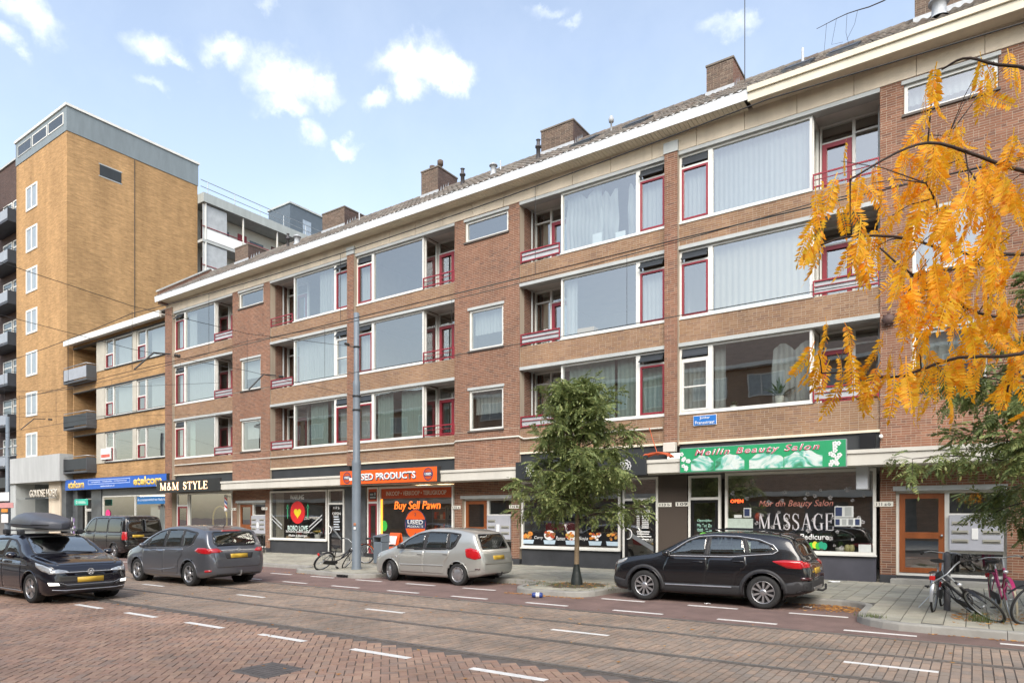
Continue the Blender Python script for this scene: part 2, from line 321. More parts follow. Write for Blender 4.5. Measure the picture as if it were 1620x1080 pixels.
def text(s, x0, x1, z0, z1, y, m, parent, name='lettering', bold=0., shear=0., th=.004, sx=1.0):
    """lettering facing -Y that fills the box x0..x1, z0..z1 on the plane y"""
    cu = bpy.data.curves.new('t', 'FONT'); cu.body = s; cu.size = 1; cu.offset = bold; cu.shear = shear; cu.resolution_u = 3; cu.space_character = sx
    ob = bpy.data.objects.new('t', cu); COL.objects.link(ob); dg = bpy.context.evaluated_depsgraph_get()
    me = bpy.data.meshes.new_from_object(ob.evaluated_get(dg)); bpy.data.objects.remove(ob); bpy.data.curves.remove(cu)
    n = len(me.vertices); co = np.empty(n * 3, np.float32); me.vertices.foreach_get('co', co); co = co.reshape(-1, 3)
    lo, hi = co.min(0), co.max(0); w = np.maximum(hi - lo, 1e-6)
    p = np.zeros_like(co); p[:, 0] = x0 + (co[:, 0] - lo[0]) / w[0] * (x1 - x0); p[:, 2] = z0 + (co[:, 1] - lo[1]) / w[1] * (z1 - z0); p[:, 1] = y
    me.vertices.foreach_set('co', p.ravel()); me.materials.clear(); me.materials.append(m); me.update(); me.name = name
    o = obj(name, me, parent)
    sm = o.modifiers.new('thick', 'SOLIDIFY'); sm.thickness = th; sm.offset = 0
    return o
def disc(mb, cx, cz, rx, rz, y, th=.004, n=24, m=0):
    return mb.prism([(cx + rx * math.cos(2 * math.pi * i / n), cz + rz * math.sin(2 * math.pi * i / n)) for i in range(n)], y, y - th, 'Y', m)
def ring(mb, cx, cz, r0, r1, y, th=.004, n=28, m=0, a0=0, a1=2 * math.pi):
    for i in range(n):
        a, b = a0 + (a1 - a0) * i / n, a0 + (a1 - a0) * (i + 1) / n
        mb.prism([(cx + r0 * math.cos(a), cz + r0 * math.sin(a)), (cx + r1 * math.cos(a), cz + r1 * math.sin(a)), (cx + r1 * math.cos(b), cz + r1 * math.sin(b)), (cx + r0 * math.cos(b), cz + r0 * math.sin(b))], y, y - th, 'Y', m)

# ================================================================== the setting: ground, road, pavement
M_ground = mat('ground_paving', (.13, .10, .088), .95, var=.2, scale=.6)
M_pav = imat('clinker_paver', [(0.314, 0.194, 0.141), (0.269, 0.182, 0.141), (0.342, 0.215, 0.154), (0.247, 0.182, 0.146), (0.359, 0.237, 0.169), (0.286, 0.188, 0.141)], rough=.8, var=.3, wscale=.7, bump=.5, bscale=140, stretch=(1, 1, 1), fine=.14)
M_pavt = imat('track_paver', [(0.276, 0.214, 0.166), (0.246, 0.2, 0.161), (0.318, 0.231, 0.173), (0.223, 0.186, 0.155), (0.336, 0.242, 0.178), (0.264, 0.209, 0.166)], rough=.78, var=.28, wscale=.7, bump=.5, bscale=140, stretch=(1, 1, 1), fine=.14)
M_joint = mat('joint_sand', (.13, .11, .095), .98, var=.3, scale=3, bump=.4, bscale=200)
M_far = brickmat('far_pavers', (.31, .22, .18), (.26, .19, .165), (.19, .15, .125), .2, .105)
M_asph = mat('red_asphalt', (.205, .135, .115), .9, var=.28, scale=1.6, bump=.55, bscale=260)
M_paint = mat('road_paint', (.72, .70, .66), .7, var=.18, scale=9)
M_ptile = imat('pavement_tile', [(0.333, 0.314, 0.253), (0.382, 0.363, 0.292), (0.302, 0.291, 0.242), (0.413, 0.381, 0.309)], rough=.9, var=.25, wscale=.8, bump=.4, bscale=160, stretch=(1, 1, 1))
M_kerb = mat('kerb_concrete', (.31, .30, .27), .85, var=.22, scale=2.2, bump=.35, bscale=120)
M_rail = mat('rail_steel', (.30, .27, .245), .42, metal=.6, var=.3, scale=6)
M_groove = mat('rail_groove', (.03, .026, .024), .8, var=.2)
M_soil = mat('soil', (.10, .072, .05), .98, var=.4, scale=9, bump=.8, bscale=50)

g = MB(); g.add([(-900, -300, -.08), (400, -300, -.08), (400, 900, -.08), (-900, 900, -.08)], [(0, 1, 2, 3)])
kind(g.build('ground', M_ground), 'structure')
road = MB(); road.add([(-160, 1.6, -.012), (60, 1.6, -.012), (60, 11.72, -.012), (-160, 11.72, -.012)], [(0, 1, 2, 3)]); road = kind(road.build('road', M_joint), 'structure')
rf = MB(); rf.add([(-160, 1.6, -.002), (-27, 1.6, -.002), (-27, 11.72, -.002), (-160, 11.72, -.002)], [(0, 1, 2, 3)]); kind(rf.build('distant_paving', M_far, road), 'stuff')
cl = MB(); cl.add([(-160, 11.72, -.002), (60, 11.72, -.002), (60, 15.5, -.002), (-160, 15.5, -.002)], [(0, 1, 2, 3)]); cyc = kind(cl.build('cycle_lane', M_asph), 'structure')

# pavers: zone B rows across the track, zone A herringbone
RAILS = [7.19, 8.60, 10.22, 11.63]
pl, ph, pr = [], [], []          # centre boxes: (cx, cy, rot, lx, ly)
PL, PW = .21, .105
pav = []
edges = [7.06] + [7.27] + [8.52, 8.68, 10.14, 10.30, 11.55]
zones = [(7.27, 8.52), (8.68, 10.14), (10.30, 11.55)]
for (y0, y1) in zones:
    nrow = int(round((y1 - y0) / PL)); ly = (y1 - y0) / nrow
    x = -27.0; c = 0
    while x < 6.5:
        off = (ly * .5) * (c % 2)
        yy = y0 - off
        while yy < y1 - .01:
            a, b = max(yy, y0), min(yy + ly, y1)
            if b - a > .03: pav.append((x + PW / 2, (a + b) / 2, 0., PW - .007, b - a - .007, 1))
            yy += ly
        x += PW; c += 1
for y0, y1 in [(11.71 - .02, 11.74)]: pass
# herringbone at 45 degrees
s2 = math.sqrt(.5)
def hb():
    u = PW
    n = 260
    for i in range(-n, n):
        for j in range(-n, n):
            # cells of a unit grid rotated by 45 deg; standard herringbone of 1x2 bricks
            k = (i - j) % 4
            if k == 0: bx, by, w, h = i * u, j * u, 2 * u, u
            elif k == 3: bx, by, w, h = i * u, j * u, u, 2 * u
            else: continue
            yield bx + w / 2, by + h / 2, w, h
for (bx, by, w, h) in hb():
    cx_, cy_ = (bx - by) * s2 - 9.0, (bx + by) * s2 + 4.6
    if -24 < cx_ < 4.5 and 2.3 < cy_ < 7.0 and (SN * -cx_ + CS * cy_) > 5.6: pav.append((cx_, cy_, math.pi / 4, w - .006, h - .006, 0))
pav = [p for p in pav if (-SN * p[0] + CS * p[1]) > 5.5]
arr = np.array([p[:6] for p in pav])
dist = np.hypot(arr[:, 0], arr[:, 1])
camX = CS * arr[:, 0] + SN * arr[:, 1]; camZ = -SN * arr[:, 0] + CS * arr[:, 1]
inview = (np.abs(camX / camZ) < .77) & (CAMH / camZ * FPX < 268)
order = np.argsort(np.where(inview, dist, 1e6)); near = set(order[:300].tolist())
def paver_mesh(ps):
    n = len(ps); h = .004
    base = np.array([[-.5, -.5, 0], [.5, -.5, 0], [.5, .5, 0], [-.5, .5, 0]])
    L = ps[:, 3:5]
    v = np.zeros((n, 8, 3))
    for q in range(4):
        for lvl, (zz, sh) in enumerate(((-.03, 0), (0, .008))):
            dx = base[q, 0] * (L[:, 0] - sh); dy = base[q, 1] * (L[:, 1] - sh); c_, s_ = np.cos(ps[:, 2]), np.sin(ps[:, 2])
            v[:, q + 4 * lvl, 0] = ps[:, 0] + c_ * dx - s_ * dy; v[:, q + 4 * lvl, 1] = ps[:, 1] + s_ * dx + c_ * dy
            v[:, q + 4 * lvl, 2] = zz + (ps[:, 6] + ps[:, 7] * base[q, 0] + ps[:, 8] * base[q, 1] if lvl else 0)
    q = np.array([(4, 5, 6, 7), (0, 1, 5, 4), (1, 2, 6, 5), (2, 3, 7, 6), (3, 0, 4, 7)])
    f = (q[None] + (np.arange(n) * 8)[:, None, None]).reshape(-1, 4)
    return v.reshape(-1, 3), f
jit = nrng.normal(0, .0016, (len(arr), 3)); arr = np.concatenate([arr, jit], 1)
arr[:, 2] += nrng.normal(0, .006, len(arr))
far_i = np.array([i for i in range(len(arr)) if i not in near])
for z, m_, nm in ((0, M_pav, 'herringbone_paving'), (1, M_pavt, 'track_paving')):
    ps = arr[far_i]; ps = ps[ps[:, 5] == z]; v, f = paver_mesh(ps); kind(obj(nm, fast_mesh(nm, v, f, [m_]), road), 'stuff')
pm = {}
for i in sorted(near):
    p = arr[i]; key = (round(p[3], 3), round(p[4], 3), int(p[5]))
    if key not in pm:
        v, f = paver_mesh(np.array([[0, 0, 0, p[3], p[4], 0, 0, 0, 0]])); pm[key] = fast_mesh('paver', v, f, [M_pavt if p[5] else M_pav])
    o = obj('paver', pm[key], road, (p[0], p[1], p[6]), (p[8] * 4, p[7] * 4, p[2]))
# rails
for i, y in enumerate(RAILS):
    b = MB(); b.box(-160, 60, y + .016, y + .075, -.05, .002); b.box(-160, 60, y - .042, y - .016, -.05, .001); b.box(-160, 60, y - .016, y + .016, -.05, -.006, 1)
    b.build('tram_rail', [M_rail, M_groove], road)
# mastic joints beside the rails
# painted dashes
def dash(x0, x1, y, w=.105, z=.004, ph_=road):
    d = MB(); d.box(x0, x1, y - w / 2, y + w / 2, z - .003, z + .0015); return d.build('lane_marking', M_paint, ph_)
for k in range(-1, 22):
    dash(-1.74 - 2.06 * k, -.72 - 2.06 * k, 12.09, .10, .002, cyc)
    dash(-5.04 - 2.09 * k + 0, -3.97 - 2.09 * k, 6.47, .11, .0045)
for k in range(-1, 9): dash(-1.36 - 4.32 * k, -.34 - 4.32 * k, 9.44, .095, .0045)
for k in range(0, 16):
    if k in (3,) or -9.3 < -2.9 - 2.02 * k < -7.6: continue
    dash(-2.91 - 1.99 * k, -1.89 - 1.99 * k, 13.63, .10, .002, cyc)

# manhole cover in the road
mh = MB(); mh.bbox(-7.33, -6.66, 4.73, 5.32, -.03, .006, .004)
for a in range(6): mh.box(-7.27 + a * .094, -7.20 + a * .094, 4.79, 5.26, .006, .009)
M_iron = mat('cast_iron', (.13, .115, .105), .65, metal=.3, var=.3, scale=8)
mh.build('manhole_cover', M_iron, road)

# pavement outline (kerb line from right to left)
def arc(cx_, cy_, r, a0, a1, n=6): return [(cx_ + r * math.cos(R(a0 + (a1 - a0) * i / n)), cy_ + r * math.sin(R(a0 + (a1 - a0) * i / n))) for i in range(n + 1)]
KY = 15.28
line = [(14, 12.5), (-.55, 12.5)] + arc(-.75, 13.45, .95, 270, 180)[1:] + [(-1.72, 14.6)] + arc(-2.4, 14.6, .68, 0, 90)[1:] + [(-6.6, KY)]
line += arc(-6.6, 14.7, .58, 90, 180)[1:] + [(-7.2, 14.2)] + arc(-7.9, 14.1, .7, 0, -90)[1:] + [(-8.5, 13.4)] + arc(-8.6, 14.2, .8, 270, 180)[1:] + [(-9.42, 14.6)] + arc(-10.1, 14.6, .68, 0, 90)[1:]
line += [(-14.2, KY)] + arc(-14.2, 14.7, .58, 90, 180)[1:] + arc(-15.4, 14.5, .62, 0, -90)[1:] + [(-17.9, 14.15)] + arc(-18.0, 14.75, .6, 270, 180)[1:] + arc(-19.2, 14.7, .58, 0, 90)[1:] + [(-70, KY)]
pave = MB(); poly = line + [(-70, 20.6), (14, 20.6)]
bm = bmesh.new(); vsb = [bm.verts.new((x, y, .112)) for x, y in poly]; bm.faces.new(vsb); bmesh.ops.triangulate(bm, faces=bm.faces); bmesh.ops.recalc_face_normals(bm, faces=bm.faces)
if bm.faces[:][0].normal.z < 0: bmesh.ops.reverse_faces(bm, faces=bm.faces)
me = bpy.data.meshes.new('pavement'); bm.to_mesh(me); bm.free(); me.materials.append(mat('pavement_bed', (.12, .115, .10), .95, var=.3))
pavement = kind(obj('pavement', me), 'structure')
# kerb stones one by one
pts = []
for (a, b) in zip(line[:-1], line[1:]):
    L = math.dist(a, b); n = max(1, round(L / 1.0)); 
    if a[0] < -30: n = max(1, round(L / 4.0))
    for i in range(n): pts.append((a[0] + (b[0] - a[0]) * i / n, a[1] + (b[1] - a[1]) * i / n))
pts.append(line[-1])
for a, b in zip(pts[:-1], pts[1:]):
    if math.dist(a, b) < .02: continue
    d = Vector((b[0] - a[0], b[1] - a[1], 0)); L = d.length; d /= L; n_ = Vector((-d.y, d.x, 0))  # left of travel (right->left): points -Y ... kerb lies on road side
    w0, w1 = -.02, .15
    gp = .004 if L > .5 else -.002
    k = MB(); q = []
    for (t, w) in ((gp, w0), (L - gp, w0), (L - gp, w1), (gp, w1)): q.append(Vector((a[0], a[1], 0)) + d * t - n_ * (w - .10) * -1)
    prof = [(-.03, -.06), (-.012, .10), (.004, .126), (.12, .128), (.12, -.06)]
    vsk = []
    for t in (gp, L - gp):
        for (w, z) in prof: p = Vector((a[0], a[1], 0)) + d * t - n_ * w; vsk.append((p.x, p.y, z))
    k.add(vsk, [(0, 1, 2, 3, 4), (9, 8, 7, 6, 5)] + [(i, i + 5, (i + 1) % 5 + 5, (i + 1) % 5) for i in range(5)])
    k.build('kerb_stone', M_kerb, pavement)
# tiles
def inside(x, y):
    c_ = False; n = len(poly)
    for i in range(n):
        x1, y1 = poly[i]; x2, y2 = poly[(i + 1) % n]
        if (y1 > y) != (y2 > y) and x < (x2 - x1) * (y - y1) / (y2 - y1) + x1: c_ = not c_
    return c_
def kerbdist(x, y):
    d = 9
    for (x1, y1), (x2, y2) in zip(line[:-1], line[1:]):
        dx, dy = x2 - x1, y2 - y1; t = max(0, min(1, ((x - x1) * dx + (y - y1) * dy) / (dx * dx + dy * dy + 1e-9))); d = min(d, math.hypot(x - x1 - t * dx, y - y1 - t * dy))
    return d
T = .3; tl = []; c = 0; x = -31.0
while x < 5.5:
    y = 12.4 + (T / 2) * (c % 2)
    while y < 20.2:
        cx_, cy_ = x + T / 2, y + T / 2
        if inside(cx_, cy_) and kerbdist(cx_, cy_) > .2 and math.hypot(cx_ + 8.22, cy_ - 14.86) > .75: tl.append((cx_, cy_, 0, T - .008, T - .008, 0))
        y += T
    x += T; c += 1
tl = np.array(tl); tl = np.concatenate([tl, nrng.normal(0, .0022, (len(tl), 3))], 1)
dd = np.hypot(tl[:, 0], tl[:, 1]); camX = CS * tl[:, 0] + SN * tl[:, 1]; camZ = -SN * tl[:, 0] + CS * tl[:, 1]
od = np.argsort(np.where(np.abs(camX / camZ) < .765, dd, 1e6)); nearT = od[:300]; farT = od[300:]
v, f = paver_mesh(tl[farT]); v[:, 2] += .122; kind(obj('pavement_tiling', fast_mesh('pavement_tiling', v, f, [M_ptile]), pavement), 'stuff')
v, f = paver_mesh(np.array([[0, 0, 0, T - .008, T - .008, 0, 0, 0, 0]])); tm = fast_mesh('tile', v, f, [M_ptile])
for i in nearT: p = tl[i]; obj('tile', tm, pavement, (p[0], p[1], .122 + p[6]), (p[8] * 3, p[7] * 3, 0))
pf = MB(); pf.add([(-70, 15.42, .119), (-31, 15.42, .119), (-31, 20.5, .119), (-70, 20.5, .119)], [(0, 1, 2, 3)]); kind(pf.build('distant_tiling', M_ptile, pavement), 'stuff')
so = MB(); so.lathe([(0, .135), (.3, .14), (.6, .128), (.78, .114)], 26, (-8.22, 14.86, 0)); so.build('tree_pit', M_soil, pavement)
dr = MB()
for i in range(4): dr.box(-15.95 + i * .13, -15.86 + i * .13, 13.84, 13.875, .015, .085)
dr.build('storm_drain', M_black, pavement)

# ================================================================== the brick apartment block
FY = 20.0
P = [-36.45, -22.05, -7.70, 6.70]
XL, XR = -36.95, 6.95
FL = [(5.0, 7.16), (7.93, 10.14), (10.87, 13.06)]
M_redfar = brickmat('red_brick_far', (.24, .11, .07), (.19, .085, .058), (.33, .28, .23))
M_tanfar = brickmat('tan_brick_far', (.29, .17, .095), (.25, .145, .085), (.33, .29, .24))
block = thing('apartment_building', 'long red and tan brick apartment block with shops below and a tiled roof', 'building', (0, 0, 0))
BR = {'red': ([], []), 'tan': ([], []), 'chim': ([], [])}
near_bricks = []
def fill(x0, x1, z0, z1, y, store='red', keep_near=False):
    ch, bl = .0625, .22
    lo, hi = BR[store]
    k0, k1 = int(math.floor(z0 / ch)), int(math.ceil(z1 / ch))
    for k in range(k0, k1):
        za, zb = max(k * ch + .0065, z0), min((k + 1) * ch - .0065, z1)
        if zb - za < .015: continue
        x = math.floor(x0 / bl) * bl - bl + (bl / 2 if k % 2 else 0)
        while x < x1:
            w = bl if rng.random() > .22 else bl / 2
            a, b = max(x + .0045, x0), min(x + w - .0045, x1)
            if b - a > .025:
                pr_ = y - .0025 + rng.uniform(-.001, .001)
                if keep_near and zb - za > .045 and len(near_bricks) < 300: near_bricks.append((a, b, pr_, y + .012, za, zb))
                else: lo.append((a, pr_, za)); hi.append((b, y + .012, zb))
            x += w
wall = MB(); trim = MB(); conc = MB(); soff = MB()
def wbox(x0, x1, z0, z1, y, d=.28, store='red', near_=False):
    wall.box(x0, x1, y + .001, y + d, z0, z1); fill(x0, x1, z0, z1, y, store, near_)
curtains = {}   # (bay, floor) -> list of (frac0, frac1, kind, ztop_frac)
CUR = {(0, 1): [(0, 1, 'n')], (0, 2): [(.0, .25, 'n')], (0, 0): [(0, .2, 'g')], (1, 2): [(.55, 1, 'n')], (1, 1): [(0, 1, 'n')], (1, 0): [(.3, .75, 'g'), (.82, 1, 'g')],
       (2, 0): [(0, .33, 'g'), (.5, 1, 'g')], (2, 1): [], (2, 2): [], (3, 2): [(.02, .5, 'd'), (.5, .72, 'd'), (.86, 1, 'd')], (3, 1): [(.0, .16, 'n')], (3, 0): [(.05, .68, 'g'), (.72, 1, 'g')],
       (4, 2): [(0, 1, 'n')], (4, 1): [(0, 1, 'b')], (4, 0): [(.62, 1, 'd'), (0, .12, 'n')], (5, 0): [(0, 1, 'n')], (5, 1): [(0, 1, 'n')], (5, 2): [(0, .4, 'b')]}
def curtain(x0, x1, z0, z1, y, k, parent):
    n = max(8, int((x1 - x0) * 46)); m = 14 if k == 'd' else 5; fo = (x1 - x0) * rng.uniform(5, 7.5); vs_ = []; ph_ = rng.random() * 6
    for j in range(m + 1):
        v_ = j / m
        for i in range(n + 1):
            u = i / n; x = x0 + (x1 - x0) * u
            a = .016 * (.5 + .5 * (1 - v_)) + .008
            yy = y + a * math.sin(2 * math.pi * fo * u + ph_ + .6 * math.sin(5 * u + ph_)) + .01 * math.sin(17 * u)
            z = z0 + (z1 - z0) * v_
            if k == 'd':
                sag = .30 * (1 - abs(math.sin(math.pi * 1.5 * u + .4))) * v_ ** 3 * (z1 - z0) * .5
                z -= sag; yy += .03 * math.sin(9 * v_ + 4 * u)
                x += (.10 * math.sin(2.6 * (1 - v_)) * (x1 - x0)) * (u - .4)
            vs_.append((x, yy, z))
    f_ = [(j * (n + 1) + i, j * (n + 1) + i + 1, (j + 1) * (n + 1) + i + 1, (j + 1) * (n + 1) + i) for j in range(m) for i in range(n)]
    mb_ = MB(); mb_.add(vs_, f_, 0, True); return mb_.build('curtain', {'n': M_curt, 'd': M_curt, 'g': M_curtg, 'b': M_curtb}[k], parent, fixn=False)
def frame(mb_, x0, x1, z0, z1, y0, y1, t=.06, m=0):
    mb_.box(x0, x0 + t, y0, y1, z0, z1, m); mb_.box(x1 - t, x1, y0, y1, z0, z1, m); mb_.box(x0 + t, x1 - t, y0 + .001, y1 - .001, z0, z0 + t, m); mb_.box(x0 + t, x1 - t, y0 + .001, y1 - .001, z1 - t, z1, m)
def pane(x0, x1, z0, z1, y, parent, m=M_glass if True else None, name='pane'):
    # a sheet of glass is never dead flat or square to its frame: a hair of tilt
    t1, t2 = rng.uniform(-.003, .003), rng.uniform(-.003, .003)
    mb_ = MB(); w_, h_ = (x1 - x0), (z1 - z0)
    vs_ = [(x0, y, z0), (x1, y + t1 * w_, z0), (x1, y + t1 * w_ + t2 * h_, z1), (x0, y + t2 * h_, z1)]
    mb_.add(vs_, [(0, 1, 2, 3)]); return mb_.build(name, m, parent, fixn=False)
WY = FY + .06
M_hop = mat('dark_vent', (.035, .04, .045), .4, var=.2)
def bay_unit(bi, xp, sg, fl):
    z0, t = FL[fl]; zt = t - .11
    X = lambda d: xp + sg * d
    lo_, hi_ = sorted((X(.21), X(4.02)))
    w = MB(); frame(w, lo_, hi_, z0, zt, WY + .03, WY + .13, .07)
    a, b = sorted((X(1.10), X(1.24))); w.box(a, b, WY + .025, WY + .135, z0 + .07, zt - .07)
    # transom of the small window
    sa, sb = sorted((X(.28), X(1.10))); ztr = zt - .43
    w.box(sa, sb, WY + .03, WY + .128, ztr, ztr + .06)
    w.box(lo_ - .02, hi_ + .02, WY - .03, WY + .03, z0 - .04, z0 - .001)   # sill
    win = w.build('window', M_white, block)
    if (bi, fl) in ((1, 1), (4, 0)): cm_ = M_white
    else: cm_ = M_redp
    cs = MB(); frame(cs, sa + .006, sb - .006, z0 + .074, ztr - .004, WY + .015, WY + .09, .055); 
    if cm_ is M_white: cs.box(sa + .06, sb - .06, WY + .02, WY + .085, (z0 + ztr) / 2 - .02, (z0 + ztr) / 2 + .02)
    cs.build('casement', cm_, win)
    pane(sa + .05, sb - .05, z0 + .12, ztr - .05, WY + .06, win)
    # top light: tilted dark hopper
    hp = MB(); hz0, hz1 = ztr + .075, zt - .085; op = rng.choice([.05, .14, .18])
    hp.add([(sa + .02, WY + .05 - op, hz0 + .05), (sb - .02, WY + .05 - op, hz0 + .05), (sb - .02, WY + .05, hz1), (sa + .02, WY + .05, hz1)], [(0, 1, 2, 3)])
    hp.add([(sa + .02, WY + .07 - op, hz0 + .05), (sb - .02, WY + .07 - op, hz0 + .05), (sb - .02, WY + .07, hz1), (sa + .02, WY + .07, hz1)], [(3, 2, 1, 0)])
    hp.box(sa + .015, sb - .015, WY + .03 - op, WY + .075 - op, hz0 + .03, hz0 + .075)
    hp.build('top_light', M_hop, win)
    pane(sa, sb, ztr + .06, zt - .07, WY + .10, win)
    ba, bb = sorted((X(1.24), X(3.95)))
    pane(ba, bb, z0 + .07, zt - .07, WY + .08, win)
    for (f0, f1, k) in CUR.get((bi, fl), []):
        a, b = ba + (bb - ba) * f0, ba + (bb - ba) * f1
        if k == 'd' and f0 > .4: curtain(a, b, z0 + .12, zt - .25, WY + .28, k, win)
        else: curtain(a, b, z0 + .05, zt - .03, WY + .28, k, win)
    if rng.random() < .7 or bi in (3, 2): curtain(sa, sb, z0 + .05, ztr, WY + .26, 'g' if bi in (3,) and fl == 0 else 'n', win)
    # loggia
    la, lb = sorted((X(4.02), X(5.68))); D = .88; yb = WY + D
    bal = MB(); zf = z0 - .62
    bf_ = MB(); bf_.box(la, lb, WY + .26, yb + .1, zf - .12, zf)
    bal.box(la, lb, WY - .015, yb + .1, t - .06, t + .0, 0)
    bal = bal.build('balcony', M_soff, block); bf_.build('balcony_floor', M_grey, bal)
    # glazed return of the bay window
    xr = X(4.02); rt = MB(); s_ = sg
    x_a, x_b = sorted((xr - s_ * .05, xr + s_ * .02))
    rt.box(x_a, x_b, WY + .131, WY + .20, z0, zt); rt.box(x_a, x_b, yb - .08, yb, z0, zt); rt.box(x_a, x_b, WY + .20, yb - .08, z0, z0 + .07); rt.box(x_a, x_b, WY + .20, yb - .08, zt - .07, zt)
    rt.box(x_a, x_b, WY + .21, yb, z0 - .7, z0 - .002, 1)
    rt = rt.build('return_window', [M_white, M_tanfar], bal)
    pr2 = MB(); xm = (x_a + x_b) / 2; pr2.add([(xm, WY + .20, z0 + .07), (xm, yb - .08, z0 + .07), (xm, yb - .08, zt - .07), (xm, WY + .20, zt - .07)], [(0, 1, 2, 3)]); pr2.build('return_pane', M_glass, bal, fixn=False)
    # back wall: door next to the bay, window next to the stair wall
    da, db = sorted((X(4.06), X(4.92))); wa, wb = sorted((X(4.96), X(5.64)))
    bf = MB(); frame(bf, min(da, wa), max(db, wb), zf + .02, t - .07, yb, yb + .1, .055); m0, m1 = sorted((X(4.90), X(4.98))); bf.box(m0, m1, yb + .002, yb + .098, zf + .08, t - .12)
    bf.box(da if sg > 0 else m1, m0 if sg > 0 else db, yb + .004, yb + .096, t - .60, t - .55)
    bf.box(m1 if sg > 0 else wa, wb if sg > 0 else m0, yb + .004, yb + .096, t - .52, t - .47)
    bf.box(m1 if sg > 0 else wa, wb if sg > 0 else m0, yb + .004, yb + .096, zf + .08, zf + .62)
    bf.build('balcony_front', M_white, bal)
    d0, d1 = sorted((X(4.13), X(4.89))); dr_ = MB(); frame(dr_, d0, d1, zf + .09, t - .61, yb - .03, yb + .04, .12); dr_.box(d0 + .12, d1 - .12, yb - .025, yb + .035, zf + .2, zf + .75)
    hx = d0 + .06 if sg > 0 else d1 - .06; dr_.tube([(hx, yb - .035, zf + 1.05), (hx, yb - .08, zf + 1.05), (hx + sg * .1, yb - .08, zf + 1.05)], .012, 6, 1)
    dr_.build('balcony_door', [M_redp, M_steel], bal)
    pane(min(da, wa) + .05, max(db, wb) - .05, zf + .1, t - .12, yb + .05, bal)
    # railing
    rl = MB(); ra, rb = la + .02, lb - .02; zr = z0 - .02
    for zz in (zr + .04, zr + .38): rl.box(ra, rb, WY - .045, WY - .005, zz, zz + .04)
    rl.box(ra, rb, WY - .04, WY - .015, zr + .24, zr + .26)
    for xx in (ra, rb - .035): rl.box(xx, xx + .035, WY - .044, WY - .006, zr + .0, zr + .42)
    rl = rl.build('railing', M_redp, bal)
    if rng.random() < .6: fp = MB(); fp.box(ra + .05, rb - .05, WY - .002, WY + .008, zr + .03, zr + .42); fp.build('railing_screen', M_frost, bal)
    # slab edge over window and loggia
    a, b = sorted((X(.21), X(5.68))); conc.box(a, b, WY - .075, WY + .28, t - .11, t - .001)
def half(bi, xp, sg):
    X = lambda d: xp + sg * d
    a, b = sorted((X(.21), X(5.68)))
    for (z0, z1) in ((4.13, 4.96), (7.16, 7.89), (10.14, 10.83)): wbox(a, b, z0, z1, WY, .2, 'tan')
    trim.box(a, b, WY - .05, WY + .2, 4.06, 4.128)                                  # cream lintel over the shop
    for fl in range(3): bay_unit(bi, xp, sg, fl)
    # brick side of the loggia at the stair wall and its drain pipe
    xs = X(5.68); a2, b2 = sorted((xs, xs + sg * .06)); return xs
stairs = []
for k in range(3):
    xa = half(2 * k, P[k], 1); xb = half(2 * k + 1, P[k + 1], -1); stairs.append((xa, xb))
# pillars
for i, p in enumerate(P):
    if i == 0: wbox(XL, p + .21, .12, 13.3, FY - .10, .4); continue
    if i == 3: wbox(p - .21, XR, .12, 13.3, FY - .10, .4); continue
    wbox(p - .21, p + .21, 4.02, 13.05, FY - .10, .3); conc.box(p - .23, p + .23, FY - .13, FY + .2, 13.05, 13.38)
